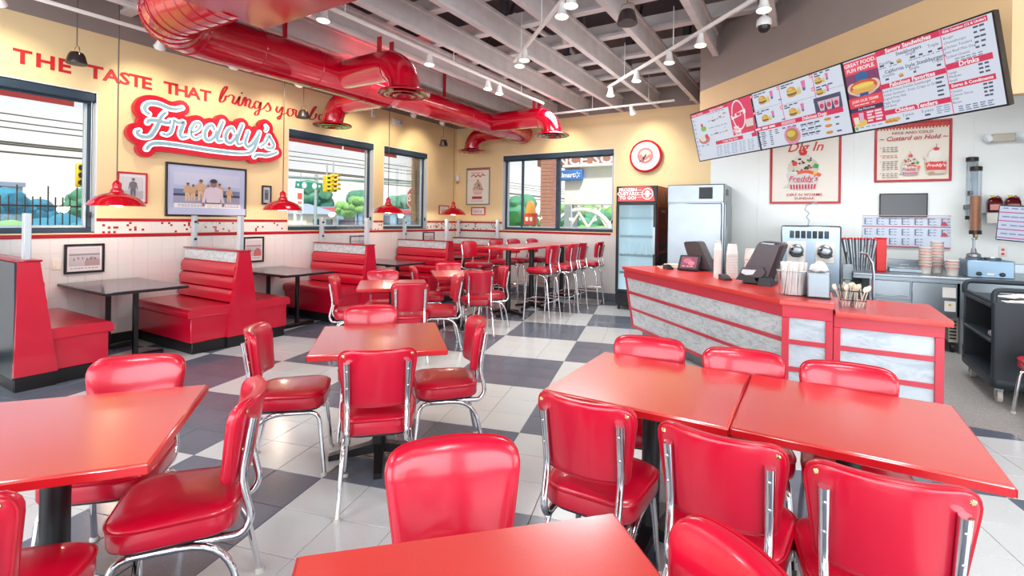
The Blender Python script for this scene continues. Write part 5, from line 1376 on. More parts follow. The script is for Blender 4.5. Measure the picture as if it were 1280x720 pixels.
for k, s in enumerate(('Bacon & Cheese Double Steakburger', 'Chicken Sandwich - Fried, Crispy or Grilled', 'Original Patty Melt', 'Veggie Burger', 'Chili Bowl')):
    p.text(s, X(.285), Z(.455 - .05 * k), .026, INK, 0, 0, 'LEFT', .9); p.scribble(X(.66), X(.72), Z(.455 - .05 * k), .012, INK, 1, k)
head(.28, .735, .145, .21, 'Chicken Tenders')
p.text('3 piece', X(.45), Z(.10), .028, INK); p.text('5 piece', X(.58), Z(.10), .028, INK); p.scribble(X(.43), X(.47), Z(.05), .013, INK, 1, 1); p.scribble(X(.56), X(.60), Z(.05), .013, INK, 1, 2)
for k in range(6): p.ell(X(.30 + .015 * k), Z(.06 + .015 * (k % 2)), .022, .012, (226, 176, 70) if k % 2 else (206, 140, 50))
for k in range(4): p.scribble(X(.64), X(.73), Z(.12 - .025 * k), .006, (130, 150, 180), 2, k)
p.rect(X(.735), X(.741), Z(0), Z(1), (236, 110, 150))
head(.745, 1, .925, .985, 'Kids Combos (12 & Under)', .0125)
for k, s in enumerate(('Burger', 'Cheeseburger', 'Chicken Tenders', 'Hot Beef Mini Dog', 'Grilled Cheese')): p.text(s, X(.75), Z(.88 - .055 * k), .023, INK, 0, 0, 'LEFT'); p.scribble(X(.92), X(.985), Z(.90 - .055 * k), .012, INK, 2, k)
for k in range(2): p.scribble(X(.80), X(.96), Z(.62 - .025 * k), .006, (110, 130, 160), 5, k)
head(.745, 1, .515, .585, 'Drinks')
for k, s in enumerate(('Large', 'Medium', 'Small')): p.text(s, X(.75), Z(.475 - .045 * k), .023, INK, 0, 0, 'LEFT'); p.scribble(X(.92), X(.985), Z(.49 - .045 * k), .012, INK, 2, k + 9)
head(.745, 1, .29, .355, 'Extras & Condiments', .0155)
for k, s in enumerate(('Cheese', 'Cheese Sauce', 'Chili', 'Bacon')): p.text(s, X(.75), Z(.255 - .042 * k), .022, INK, 0, 0, 'LEFT'); p.scribble(X(.93), X(.985), Z(.265 - .042 * k), .012, INK, 2, k + 19)
for k in range(3): p.scribble(X(.78), X(.98), Z(.075 - .024 * k), .007, (110, 130, 160), 5, k + 3)
p.build('picture', t, M_screen)

# ================================================================== lettering and sign on the window wall
SIGN = [
  [(2.825,2.713),(2.790,2.738),(2.782,2.788),(2.818,2.836),(2.885,2.853),(2.954,2.848),(3.035,2.825),(3.119,2.826),(3.191,2.859)],
  [(2.999,2.762),(2.958,2.706),(2.924,2.609),(2.889,2.525),(2.840,2.447),(2.774,2.428),(2.719,2.445),(2.705,2.481),(2.729,2.497)],
  [(2.812,2.605),(2.829,2.636),(2.899,2.647),(2.968,2.642),(3.044,2.640),(3.056,2.674)],
  [(2.975,2.497),(3.025,2.492),(3.069,2.534),(3.091,2.617),(3.099,2.689)],
  [(3.099,2.685),(3.151,2.661),(3.208,2.682),(3.188,2.607),(3.171,2.530),(3.194,2.487),(3.248,2.508)],
  [(3.292,2.560),(3.368,2.600),(3.412,2.665),(3.389,2.705),(3.338,2.682),(3.301,2.605),(3.305,2.527),(3.359,2.495),(3.430,2.543)],
  [(3.585,2.647),(3.557,2.699),(3.504,2.669),(3.469,2.593),(3.477,2.514),(3.528,2.497),(3.588,2.553),(3.613,2.630)],
  [(3.698,2.773),(3.658,2.666),(3.625,2.561),(3.639,2.506),(3.692,2.517)],
  [(3.853,2.657),(3.823,2.708),(3.772,2.677),(3.736,2.599),(3.746,2.521),(3.800,2.500),(3.857,2.558),(3.880,2.629)],
  [(3.967,2.776),(3.931,2.681),(3.895,2.572),(3.907,2.500),(3.967,2.520)],
  [(4.051,2.693),(4.024,2.606),(4.010,2.529),(4.047,2.482),(4.118,2.537),(4.184,2.642),(4.218,2.711)],
  [(4.218,2.711),(4.182,2.591),(4.140,2.474),(4.078,2.406),(3.972,2.378)],
  [(2.805,2.289),(2.846,2.349),(2.936,2.377),(3.136,2.381),(3.505,2.368),(3.683,2.366),(3.869,2.369),(4.002,2.383)],
  [(4.313,2.822),(4.337,2.795),(4.314,2.750)],
  [(4.242,2.515),(4.310,2.579),(4.358,2.679),(4.382,2.651),(4.433,2.572),(4.417,2.515),(4.356,2.500),(4.324,2.514)],
  [(4.145,2.351),(4.196,2.387),(4.349,2.396),(4.485,2.456)],
]
SCRIPT = [
  [(3.727,3.098),(3.777,3.198),(3.813,3.271),(3.794,3.285),(3.757,3.228),(3.727,3.132),(3.720,3.072),(3.747,3.061),(3.787,3.102),(3.800,3.155),(3.827,3.153)],
  [(3.827,3.153),(3.857,3.181),(3.883,3.185),(3.910,3.163),(3.895,3.089),(3.926,3.071)],
  [(3.926,3.071),(3.962,3.134),(3.992,3.190),(3.973,3.097),(3.997,3.064),(4.028,3.092)],
  [(4.014,3.242),(4.026,3.253),(4.014,3.239)],
  [(4.028,3.092),(4.059,3.184),(4.081,3.186),(4.072,3.070)],
  [(4.072,3.070),(4.089,3.140),(4.126,3.184),(4.149,3.157),(4.128,3.081),(4.164,3.062),(4.193,3.094)],
  [(4.286,3.167),(4.240,3.177),(4.208,3.118),(4.225,3.073),(4.269,3.091),(4.308,3.176),(4.288,3.058),(4.255,2.979),(4.219,2.983),(4.242,3.032),(4.349,3.092)],
  [(4.349,3.092),(4.408,3.177),(4.425,3.186),(4.459,3.114),(4.428,3.068),(4.378,3.068)],
  [(4.572,3.171),(4.553,3.110),(4.590,3.084),(4.653,3.179),(4.643,3.082),(4.606,2.984),(4.578,3.000),(4.623,3.045),(4.740,3.109)],
  [(4.808,3.182),(4.756,3.166),(4.744,3.089),(4.789,3.062),(4.840,3.117),(4.830,3.177),(4.878,3.174)],
  [(4.895,3.181),(4.884,3.097),(4.922,3.063),(4.996,3.153),(4.991,3.078),(5.040,3.091)],
  [(5.137,3.113),(5.205,3.219),(5.253,3.294),(5.223,3.294),(5.168,3.202),(5.138,3.097),(5.185,3.079),(5.244,3.129),(5.253,3.183),(5.285,3.179)],
  [(5.394,3.190),(5.328,3.184),(5.310,3.115),(5.360,3.108),(5.398,3.191),(5.387,3.113),(5.435,3.118)],
  [(5.513,3.195),(5.453,3.188),(5.439,3.115),(5.495,3.108),(5.538,3.140)],
  [(5.582,3.313),(5.547,3.111)],
  [(5.550,3.164),(5.631,3.217)],
  [(5.574,3.180),(5.633,3.116),(5.670,3.129)],
]
def ribbon(mb, pts, w, d0, d1, sub=7, caps=True, nib=None):
    """a pen stroke in (along, up), drawn as a flat ribbon from depth d0 (wall) to d1 (front); sheet axes x right, -y out"""
    p = catmull([(a, b, 0) for a, b in pts], sub); n = len(p)
    L_, R__ = [], []
    for i in range(n):
        d = (p[min(i + 1, n - 1)] - p[max(i - 1, 0)])
        d = d.normalized() if d.length > 1e-6 else Vector((1, 0, 0))
        ww = w
        if nib:
            f = abs(d.x * nib[2] + d.y * nib[3]); ww = nib[0] + (nib[1] - nib[0]) * f ** 1.5
        elif isinstance(w, tuple):
            ww = w[0] + (w[1] - w[0]) * math.sin(math.pi * min(1, .12 + .80 * i / (n - 1)))
        L_.append((p[i].x - d.y * ww / 2, p[i].y + d.x * ww / 2)); R__.append((p[i].x + d.y * ww / 2, p[i].y - d.x * ww / 2))
    v = [(x, -d1, z) for x, z in L_] + [(x, -d1, z) for x, z in R__] + [(x, -d0, z) for x, z in L_] + [(x, -d0, z) for x, z in R__]
    f = []
    for i in range(n - 1):
        f += [(i, n + i, n + i + 1, i + 1), (2 * n + i, 2 * n + i + 1, 3 * n + i + 1, 3 * n + i), (i, i + 1, 2 * n + i + 1, 2 * n + i), (n + i, 3 * n + i, 3 * n + i + 1, n + i + 1)]
    f += [(0, 2 * n, 3 * n, n), (n - 1, 2 * n - 1, 4 * n - 1, 3 * n - 1)]
    mb.add(v, f)
    if caps:
        for e, dd in ((0, 0), (n - 1, 0)):
            r = math.hypot(L_[e][0] - R__[e][0], L_[e][1] - R__[e][1]) / 2
            mb.prism(ellipse(p[e].x, p[e].y, r, r, 14), d0 + .0002, d1 - .0004 - .0002 * (e > 0), Matrix.Rotation(R(90), 4, 'X'))
    return mb
OY, OZ = 3.55, 2.6
def local(st): return [(a - OY, b - OZ) for a, b in st]
sg = thing('script_sign', 'red and pale blue neon script sign reading Freddys with an underline swash', 'sign', (XL, OY, OZ), RZ_LEFT)
mb = MB()
for k, st in enumerate(SIGN): ribbon(mb, local(st), .195, .03 + .0004 * k, .105 + .0007 * k)
for pts in ([(2.88, 2.62), (3.1, 2.60), (3.3, 2.60), (3.6, 2.60), (3.9, 2.60), (4.15, 2.60), (4.3, 2.58)], [(2.85, 2.44), (3.2, 2.44), (3.6, 2.43), (4.0, 2.43), (4.35, 2.44)], [(2.88, 2.75), (3.0, 2.72), (3.15, 2.76)]):
    ribbon(mb, local(pts), .16, .03, .1026 + .0003 * (len(pts) % 5))
for poly in ([(2.78, 2.45), (3.22, 2.45), (3.24, 2.66), (3.12, 2.84), (2.86, 2.84), (2.76, 2.70)], [(2.84, 2.42), (4.42, 2.44), (4.40, 2.62), (4.35, 2.82), (4.27, 2.82), (4.22, 2.70), (3.2, 2.69), (2.84, 2.66)]):
    mb.prism(local(poly), .03, .1172 + .0006 * (poly[0][0] > 2.8), Matrix.Rotation(R(90), 4, 'X'))
obj('backing', mb, M_signred, sg, smooth=0)
mb = MB()
for k, st in enumerate(SIGN): ribbon(mb, local(st), .070 if k not in (13, 3, 5) else .058, .10, .1235 + .0003 * k)
obj('neon_outline', mb, M_glow, sg, smooth=30)
mb = MB()
for k, st in enumerate(SIGN): ribbon(mb, local(st), (.022, .044) if k not in (3, 5, 13) else (.018, .034), .11, .1305 + .0004 * k)
obj('letter_face', mb, M_signblue, sg, smooth=30)
for (y, z) in ((2.9, 2.7), (3.3, 2.45), (3.9, 2.45), (4.2, 2.45)):
    obj('standoff', MB().cyl((y - OY, 0, z - OZ), (y - OY, -.04, z - OZ), .015, 8), M_alu, sg)
# block letters and script painted on the wall
wl = thing('wall_lettering', 'red lettering on the yellow wall reading THE TASTE THAT brings you back', 'lettering', (XL, 0, 0), RZ_LEFT)
def block(word, y0, y1):
    v, f = text_mesh(word, .032, 0, 'LEFT')
    x0 = min(p[0] for p in v); x1 = max(p[0] for p in v); z0 = min(p[1] for p in v); z1 = max(p[1] for p in v)
    # letters widely spaced: lay out glyph by glyph
    n = len(word); wds = []
    for ch in word:
        cv, _ = text_mesh(ch, .032, 0, 'LEFT'); wds.append((min(p[0] for p in cv), max(p[0] for p in cv)))
    H = .150; s = H / .72
    tot = sum(b - a for a, b in wds) * s * 1.12; gap = (y1 - y0 - tot) / (n - 1)
    y = y0
    for ch, (a, b) in zip(word, wds):
        cv, cf = text_mesh(ch, .032, 0, 'LEFT'); zc0 = min(p[1] for p in cv); zc1 = max(p[1] for p in cv)
        mb = MB(); mb.add([(y + (p[0] - a) * s * 1.12, -.003, 3.027 + (p[1] - zc0) * H / (zc1 - zc0)) for p in cv], cf)
        obj('letter', mb, M_decal, wl, smooth=0); y += (b - a) * s * 1.12 + gap
block('THE', 1.665, 2.13); block('TASTE', 2.27, 2.905); block('THAT', 3.03, 3.605)
groups = [(0, 9), (9, 12), (12, 18)]
for a, b in groups:
    mb = MB()
    for k in range(a, min(b, len(SCRIPT))): ribbon(mb, SCRIPT[k], 0, .001, .003 + .0003 * (k % 5), 7, False, (.012, .036, -.25, .97))
    obj('script_word', mb, M_decal, wl, smooth=0)

# ================================================================== pictures
def framed(name, label, cat, loc, rz, w, h, fw, fm, draw, group=None, depth=.025):
    t = thing(name, label, cat, loc, rz, group)
    obj('frame', ring_frame(w, h, fw, depth), fm, t, smooth=0)
    obj('backing_board', MB().box(-w / 2 + fw * .5, w / 2 - fw * .5, -.010, -.001, -h / 2 + fw * .5, h / 2 - fw * .5), M_paper, t)
    p = Print(.0004); draw(p, w - 2 * fw, h - 2 * fw); p.build('picture', t, None, (0, -.0105, 0)); return t
M_framek = mat('black_frame', rgb(30, 28, 34), .3, noise=(6, .85))
M_framer = mat('red_frame', rgb(190, 24, 40), .3, noise=(6, .9))
M_frameg = mat('grey_green_frame', rgb(120, 132, 124), .35, noise=(6, .9))
def man(p, x, z, s, shirt, legs, skin=(150, 110, 96), hat=(70, 56, 50), wide=1.0, leg=.50):
    w = s * wide
    p.poly([(x - .14 * w, z - leg * s), (x - .03 * w, z - leg * s), (x, z - .05 * s), (x + .03 * w, z - leg * s), (x + .14 * w, z - leg * s), (x + .15 * w, z), (x - .15 * w, z)], legs)
    p.poly([(x - .15 * w, z - .03 * s), (x + .15 * w, z - .03 * s), (x + .20 * w, z + .34 * s), (x + .08 * w, z + .40 * s), (x - .08 * w, z + .40 * s), (x - .20 * w, z + .34 * s)], shirt)
    p.poly([(x - .20 * w, z + .34 * s), (x - .26 * w, z + .0 * s), (x - .20 * w, z - .02 * s), (x - .14 * w, z + .28 * s)], shirt); p.poly([(x + .20 * w, z + .34 * s), (x + .26 * w, z + .0 * s), (x + .20 * w, z - .02 * s), (x + .14 * w, z + .28 * s)], shirt)
    p.ell(x - .23 * w, z - .04 * s, .035 * s, .05 * s, skin, 10); p.ell(x + .23 * w, z - .04 * s, .035 * s, .05 * s, skin, 10)
    p.ell(x, z + .49 * s, .075 * s, .10 * s, skin, 14); p.ell(x, z + .55 * s, .085 * s, .055 * s, hat, 12); p.rect(x - .10 * s, x + .10 * s, z + .52 * s, z + .54 * s, hat)
def beach(p, w, h):
    p.rect(-w / 2, w / 2, -h / 2, h / 2, (176, 184, 214)); a, b = w * .43, h * .36
    p.rect(-a, a, -b, b, (196, 200, 220)); p.rect(-a, a, -.02 * h, b, (170, 180, 208)); p.rect(-a, a, h * .10, b, (186, 192, 216)); p.rect(-a, a, -.09 * h, .02 * h, (110, 124, 160)); p.rect(-a, a, -.12 * h, -.075 * h, (52, 56, 84)); p.rect(-a, a, -.28 * h, -.12 * h, (150, 152, 176))
    for x, z, s in ((-.26, -.05, .30), (-.195, -.06, .27), (-.10, -.01, .36), (-.01, -.03, .24), (.14, -.03, .30), (.27, -.07, .27)): man(p, x * w, z * h, s * w * .72, (196, 158, 122), (206, 176, 150), (150, 110, 90), (90, 70, 66))
    p.rect(-a, a, -b, -.27 * h, (226, 224, 230))
    man(p, .055 * w, -.25 * h, .54 * w, (204, 192, 206), (216, 206, 206), (150, 100, 92), (44, 50, 60), 1.05, .13)
    p.rect(.055 * w - .09 * w, .055 * w + .09 * w, -.265 * h, -.245 * h, (70, 66, 80)); p.rect(-w / 2, w / 2, -h / 2, -b, (176, 184, 214))
    for k in range(2): p.scribble(-a * .9, -.04 * w, -.30 * h - k * .03 * h, .007, (120, 116, 140), 9, k); p.scribble(.16 * w, a * .95, -.30 * h - k * .03 * h, .007, (120, 116, 140), 6, k + 4)
framed('framed_photo', 'large black framed photo of a capped man and men on a beach', 'picture', (XL, 3.58, 1.83), RZ_LEFT, 1.04, .685, .025, M_framek, beach)
def bw_man(p, w, h):
    p.rect(-w / 2, w / 2, -h / 2, h / 2, (226, 222, 222)); p.rect(-w * .40, w * .42, -h * .40, h * .40, (206, 204, 208)); p.rect(-w * .40, w * .42, -h * .40, -.1 * h, (180, 178, 184)); man(p, .03 * w, -.02 * h, .62 * h, (110, 108, 116), (96, 94, 104), (150, 146, 150), (84, 82, 90), .9)
framed('framed_photo', 'red framed grey photo of a standing man behind the nearest pendant', 'picture', (XL, 2.71, 1.82), RZ_LEFT, .31, .37, .020, M_framer, bw_man)
def dark_small(p, w, h):
    p.rect(-w / 2, w / 2, -h / 2, h / 2, (196, 196, 204)); p.rect(-w * .3, w * .3, -h * .3, h * .34, (120, 124, 140)); man(p, 0, -.05 * h, .5 * h, (90, 92, 104), (80, 80, 92), (150, 150, 156), (70, 70, 80))
framed('framed_photo', 'small black framed portrait right of the large beach photo', 'picture', (XL, 4.41, 1.82), RZ_LEFT, .15, .28, .022, M_framek, dark_small)
def field(seed, tint):
    def d(p, w, h):
        q = random.Random(seed)
        p.rect(-w / 2, w / 2, -h / 2, h / 2, (228, 224, 226)); p.rect(-w * .44, w * .44, -h * .30, h * .42, (206, 202, 206)); p.rect(-w * .44, w * .44, h * .12, h * .20, (150, 146, 150))
        p.rect(-w * .44, w * .44, -h * .30, h * .10, (190, 186, 190)); p.poly([(0, -h * .30), (w * .44, -h * .30), (w * .44, -h * .05), (w * .2, h * .08), (0, -h * .1)], tint)
        for k in range(6): p.ell((-.3 + .12 * k) * w, -.04 * h + .06 * h * q.random(), .02 * w, .05 * h, (110, 106, 112), 8)
        p.scribble(-w * .4, w * .4, -h * .38, .010, (160, 156, 160), 8, seed)
    return d
framed('framed_photo', 'black framed grey landscape photo low on the tiles by the nearest booth table', 'picture', (XL + .006, 2.265, 1.005), RZ_LEFT, .36, .325, .024, M_framek, field(1, (170, 150, 150)), 'framed photos low on the tiles')
framed('framed_photo', 'black framed photo low on the tiles behind the second booth bench', 'picture', (XL + .006, 4.22, 1.02), RZ_LEFT, .31, .37, .024, M_framek, field(2, (196, 110, 110)), 'framed photos low on the tiles')
framed('framed_photo', 'dark framed photo low on the tiles seen through the third bench glass', 'picture', (XL + .006, 6.18, 1.05), RZ_LEFT, .42, .27, .024, M_framek, field(3, (150, 150, 156)), 'framed photos low on the tiles')
framed('framed_photo', 'dark framed photo low on the tiles seen through the fourth bench glass', 'picture', (XL + .006, 8.06, 1.09), RZ_LEFT, .36, .27, .024, M_framek, field(4, (150, 150, 156)), 'framed photos low on the tiles')
def notice(p, w, h):
    p.rect(-w / 2, w / 2, -h / 2, h / 2, (240, 234, 228)); p.ell(0, h * .28, w * .03, h * .05, (180, 60, 70), 8)
    for k in range(3): p.scribble(-w * .36, w * .36, h * (.05 - .16 * k), .012, (150, 130, 140), 6, k)
framed('framed_notice', 'small red framed notice by the corner on the window wall', 'picture', (XL, 8.56, 1.70), RZ_LEFT, .34, .20, .02, M_framer, notice)
framed('framed_notice', 'small red framed notice below the sundae poster', 'picture', (-6.32, YB, 1.685), RZ_BACK, .37, .18, .02, M_framer, notice)
def sundae(p, x, z, s, glass=False):
    """a paper dish of custard with toppings; s = half width"""
    p.poly([(x - s * 1.25, z - s * .95), (x - s * .4, z - s * 1.0), (x - s * .7, z - s * .5)], (206, 206, 206))
    p.ell(x, z + s * .45, s * .95, s * .75, (212, 204, 190)); p.ell(x, z + s * .95, s * .55, s * .5, (222, 216, 204)); q = random.Random(6)
    for k in range(16): p.ell(x + (q.random() - .5) * s * 1.5, z + s * (.2 + .9 * q.random()), s * (.05 + .07 * q.random()), s * .07, [(60, 44, 44), (90, 70, 66), (206, 60, 60), (60, 150, 80)][k % 4 if k < 10 else 0], 9)
    p.ell(x - s * .5, z + s * .75, s * .16, s * .17, (222, 60, 50)); p.poly([(x + s * .55, z + s * .45), (x + s * .85, z + s * .35), (x + s * .95, z + s * .60), (x + s * .70, z + s * .72)], (50, 160, 90)); p.poly([(x + s * .25, z + s * .85), (x + s * .42, z + s * .80), (x + s * .40, z + s * 1.05)], (60, 170, 90)); p.poly([(x - s * .75, z + s * .05), (x - s * .5, z + s * .0), (x - s * .55, z + s * .40)], (60, 160, 80))
    p.poly([(x - s, z + s * .1), (x + s, z + s * .1), (x + s * .80, z - s * 1.0), (x - s * .80, z - s * 1.0)], (214, 212, 214)); p.ell(x, z - s * 1.0, s * .80, s * .10, (206, 204, 206)); p.ell(x, z + s * .10, s, s * .10, (226, 224, 222))
    p.stroke([(x - s * .35, z + s * .08), (x + s * .2, z + s * .16), (x + s * .7, z + s * .02), (x + s * 1.05, z - s * .12)], s * .22, (232, 90, 60)); p.ell(x + s * .72, z + s * .04, s * .12, s * .10, (244, 190, 60))
    for k in range(9):
        a = -.72 + .18 * k; p.poly([(x + s * (a - .055), z - s * .72), (x + s * (a + .05), z - s * .72), (x + s * (a * .95 + .045), z - s * 1.03), (x + s * (a * .95 - .05), z - s * 1.03)], (206, 30, 50))
    p.text("Freddy's", x, z - s * .33, s * .52, (206, 40, 60), .01, .25); p.rect(x - s * .55, x + s * .6, z - s * .56, z - s * .52, (206, 40, 60))
    p.ell(x, z + s * 1.50, s * .24, s * .21, (214, 40, 40)); p.ell(x - s * .06, z + s * 1.56, s * .07, s * .06, (246, 150, 140)); p.stroke([(x, z + s * 1.68), (x - s * .02, z + s * 1.95), (x - s * .14, z + s * 2.1)], s * .035, (110, 60, 60))
def poster_dig(p, w, h):
    p.rect(-w / 2, w / 2, -h / 2, h / 2, (238, 232, 222)); p.text('Dig In', 0, h * .30, .20, (216, 60, 50), .015, .3); sundae(p, -.02, -.10, .225)
    p.text('DIRT N WORMS', 0, -h * .40, .055, (190, 40, 50), .01, wide=1.2); p.text('SUNDAE', 0, -h * .455, .05, (190, 40, 50), .01, wide=1.4)
framed('poster', 'red framed poster of a sundae with a cherry, left one above the custard machine', 'poster', (-.115, YB - .012, 2.38), RZ_BACK, .955, 1.12, .032, M_framer, poster_dig)
def poster_hold(p, w, h):
    p.rect(-w / 2, w / 2, -h / 2, h / 2, (238, 230, 216))
    p.rect(-w / 2, w / 2, h * .43, h * .5, (206, 60, 50))
    for k in range(22): p.rect(-w / 2 + w * k / 22, -w / 2 + w * (k + .5) / 22, h * .40, h * .47, (206, 60, 50) if k % 2 else (240, 234, 226))
    for k in range(22): p.rect(-w / 2 + w * k / 22, -w / 2 + w * (k + .5) / 22, h * .40, h * .47, (206, 60, 50))
    p.text('NICE AND COLD', 0, h * .335, .050, (176, 60, 56), .008, wide=1.2); p.text('~ Custard on Hold ~', .0, h * .24, .088, (196, 50, 56), .012, .3)
    y = .085
    for n in (3, 2, 5, 3):
        p.ell(-w * .45, y * h, .006, .006, (196, 70, 70), 8)
        for k in range(n): p.scribble(-w * .42, -w * .19, y * h, .009, (110, 96, 96) if n != 2 else (206, 90, 80), 4, k + n); y -= .035
        y -= .04
    sundae(p, -.02, -.22, .105)
    x, z, s = .26, -.20, .12
    p.poly([(x - s, z + s * .5), (x + s, z + s * .5), (x + s * .8, z - s * 1.05), (x - s * .8, z - s * 1.05)], (216, 206, 190)); p.poly([(x - s * .95, z + s * .25), (x + s * .95, z + s * .25), (x + s * .85, z - s * .65), (x - s * .85, z - s * .65)], (220, 60, 60)); p.ell(x, z + s * .3, s * .6, s * .5, (222, 60, 60)); p.text("Freddy's", x, z - s * .1, s * .5, (250, 236, 230), .02, .25)
    p.ell(x, z + s * .75, s * 1.0, s * .45, (232, 228, 218)); p.ell(x - s * .1, z + s * 1.2, s * .6, s * .5, (238, 234, 226)); p.poly([(x - s * 1.3, z + s * .9), (x - s * .9, z + s * 1.1), (x - s * .5, z + s * .6)], (226, 222, 212)); p.ell(x, z + s * 1.8, s * .28, s * .2, (206, 60, 60)); p.stroke([(x, z + s * 1.9), (x + s * .02, z + s * 2.4)], s * .05, (120, 70, 70)); p.ell(x - s * .4, z - s * .95, s * .3, s * .12, (190, 150, 100))
framed('poster', 'red framed poster headed Custard on Hold, above the switched off screen', 'poster', (1.20, YB - .012, 2.555), RZ_BACK, .865, .86, .03, M_framer, poster_hold)
def poster_small(p, w, h):
    p.rect(-w / 2, w / 2, -h / 2, h / 2, (238, 234, 222)); p.rect(-w / 2, w / 2, h * .46, h * .5, (206, 90, 80)); p.scribble(-w * .32, w * .3, h * .38, .014, (206, 110, 100), 4, 2); p.stroke([(-w * .32, h * .28), (-w * .2, h * .33), (-w * .1, h * .27), (0, h * .33), (w * .1, h * .27), (w * .2, h * .33), (w * .32, h * .29)], .025, (206, 70, 70))
    p.poly([(-w * .26, -h * .12), (w * .26, -h * .12), (w * .12, h * .10), (0, h * .18), (-w * .12, h * .10)], (206, 180, 160)); q = random.Random(9)
    for k in range(14): p.ell((q.random() - .5) * w * .4, -h * .1 + h * .18 * q.random(), .016, .014, [(140, 60, 60), (110, 80, 60), (226, 210, 190)][k % 3], 8)
    p.ell(0, h * .17, .02, .02, (190, 50, 50)); p.poly([(-w * .22, -h * .14), (w * .22, -h * .14), (w * .16, -h * .24), (-w * .16, -h * .24)], (226, 190, 186)); p.rect(-w * .26, w * .2, -h * .36, -h * .29, (176, 60, 70)); p.scribble(-w * .3, w * .3, -h * .42, .012, (190, 120, 110), 6, 3)
framed('poster', 'grey framed dessert poster in the far corner of the back wall', 'poster', (-6.335, YB, 2.235), RZ_BACK, .63, .82, .022, M_frameg, poster_small)
ck = thing('wall_clock', 'round red rimmed wall clock above the drinks cooler', 'clock', (-2.60, YB, 2.69), RZ_BACK)
rot = Matrix.Rotation(R(90), 4, 'X')
obj('case', MB().lathe([(.285, 0), (.295, .02), (.295, .075), (.280, .095), (.262, .098), (.255, .085)], 40, rot, cap=False), M_redlamp, ck, smooth=50)
p = Print(.0006); p.ell(0, 0, .258, .258, (240, 232, 234), 40)
for k in range(12): a = R(30 * k); p.rect(.215 * math.sin(a) - .010, .215 * math.sin(a) + .010, .215 * math.cos(a) - .014, .215 * math.cos(a) + .014, (190, 186, 194))
p.ell(0, .01, .145, .145, (236, 120, 120), 32); p.ell(0, .05, .075, .06, (244, 190, 180)); p.stroke([(-.08, -.05), (0, -.085), (.08, -.045)], .02, (246, 206, 200)); p.stroke([(-.10, .03), (-.05, .09), (.05, .09), (.10, .03)], .014, (250, 226, 220))
p.build('dial', ck, None, (0, -.082, 0))
obj('hand', MB().box(-.008, .008, -.0025, 0, -.03, .15, m=Matrix.Translation((0, -.092, 0)) @ Matrix.Rotation(R(-135), 4, 'Y')), M_plastic, ck); obj('hand', MB().box(-.010, .010, -.0025, 0, -.03, .11, m=Matrix.Translation((0, -.096, 0)) @ Matrix.Rotation(R(-157), 4, 'Y')), M_plastic, ck)
obj('hub', MB().cyl((0, -.089, 0), (0, -.101, 0), .014, 12), M_plastic, ck)
sn = thing('wall_sensor', 'small white sensor high on the wall between the two far windows', 'sensor', (XL, 6.46, 3.43), RZ_LEFT); obj('housing', MB().box(-.04, .04, -.035, 0, -.07, .07, .01), M_whitemetal, sn); obj('lens', MB().box(-.02, .02, -.039, -.03, -.03, .02, .004), M_alu, sn)
al = thing('alarm_strobe', 'white alarm strobe high on the wall above the narrow window', 'alarm', (XL, 7.08, 3.37), RZ_LEFT); obj('plate', MB().box(-.14, .14, -.03, 0, -.07, .07, .02), M_whitemetal, al); obj('strobe', MB().box(.03, .12, -.055, -.03, -.04, .04, .01), M_alu, al); obj('speaker', MB().lathe([(.05, 0), (.05, .01), (0, .012)], 16, Matrix.Translation((-.06, -.03, 0)) @ rot), M_whitemetal, al)
sc = thing('wall_sconce', 'small white and brass sensor beside the dessert poster in the corner', 'sconce', (-6.87, YB, 2.42), RZ_BACK); obj('housing', MB().lathe([(.03, -.06), (.045, -.03), (.045, .06), (.03, .08)], 14, Matrix.Translation((0, -.05, 0))), M_whitemetal, sc); obj('lens', MB().lathe([(0, -.13), (.025, -.10), (.032, -.06)], 14, Matrix.Translation((0, -.05, 0))), M_brass, sc)
ou = thing('wall_outlet', 'white power outlet beside the low landscape photo', 'outlet', (XL + .006, 2.03, .955), RZ_LEFT); obj('cover_plate', MB().box(-.04, .04, -.008, 0, -.06, .06, .004), M_cream, ou)
for z in (-.028, .028): obj('socket', MB().box(-.016, .016, -.011, -.008, z - .014, z + .014, .004), M_whitemetal, ou)

# ================================================================== drinks cooler and freezer
fr = thing('drinks_cooler', 'black glass door drinks cooler with red lit header sign', 'cooler', (-2.53, 8.20, 0)); w = .70
D_ = .70
mb = MB(); mb.box(-w / 2, -w / 2 + .035, 0, D_, .30, 2.10, .006).box(w / 2 - .035, w / 2, 0, D_, .30, 2.10, .006).box(-w / 2, w / 2, 0, D_, 1.83, 2.10, .006).box(-w / 2, w / 2, D_ - .03, D_, .30, 1.83).box(-w / 2, w / 2, .0, D_, .08, .30, .01)
obj('cabinet', mb, M_plastic, fr)
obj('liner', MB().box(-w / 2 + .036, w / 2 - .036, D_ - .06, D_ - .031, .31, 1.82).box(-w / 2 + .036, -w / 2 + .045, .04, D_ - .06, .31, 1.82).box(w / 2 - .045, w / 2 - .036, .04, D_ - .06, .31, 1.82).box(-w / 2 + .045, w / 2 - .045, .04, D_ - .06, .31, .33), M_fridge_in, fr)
for z in (.62, .92, 1.24, 1.55): obj('shelf', MB().box(-w / 2 + .05, w / 2 - .05, .06, D_ - .08, z, z + .012).box(-w / 2 + .05, w / 2 - .05, .055, .065, z - .01, z + .03), M_whitemetal, fr)
for k in range(5):
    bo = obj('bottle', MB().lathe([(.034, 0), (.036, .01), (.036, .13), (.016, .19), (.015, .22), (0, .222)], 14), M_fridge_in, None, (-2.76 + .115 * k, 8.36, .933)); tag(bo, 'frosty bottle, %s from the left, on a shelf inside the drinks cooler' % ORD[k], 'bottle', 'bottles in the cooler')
dr = obj('door', ring_frame(w - .02, 1.52, .045, .03), M_plastic, fr, (0, -.002, 1.065))
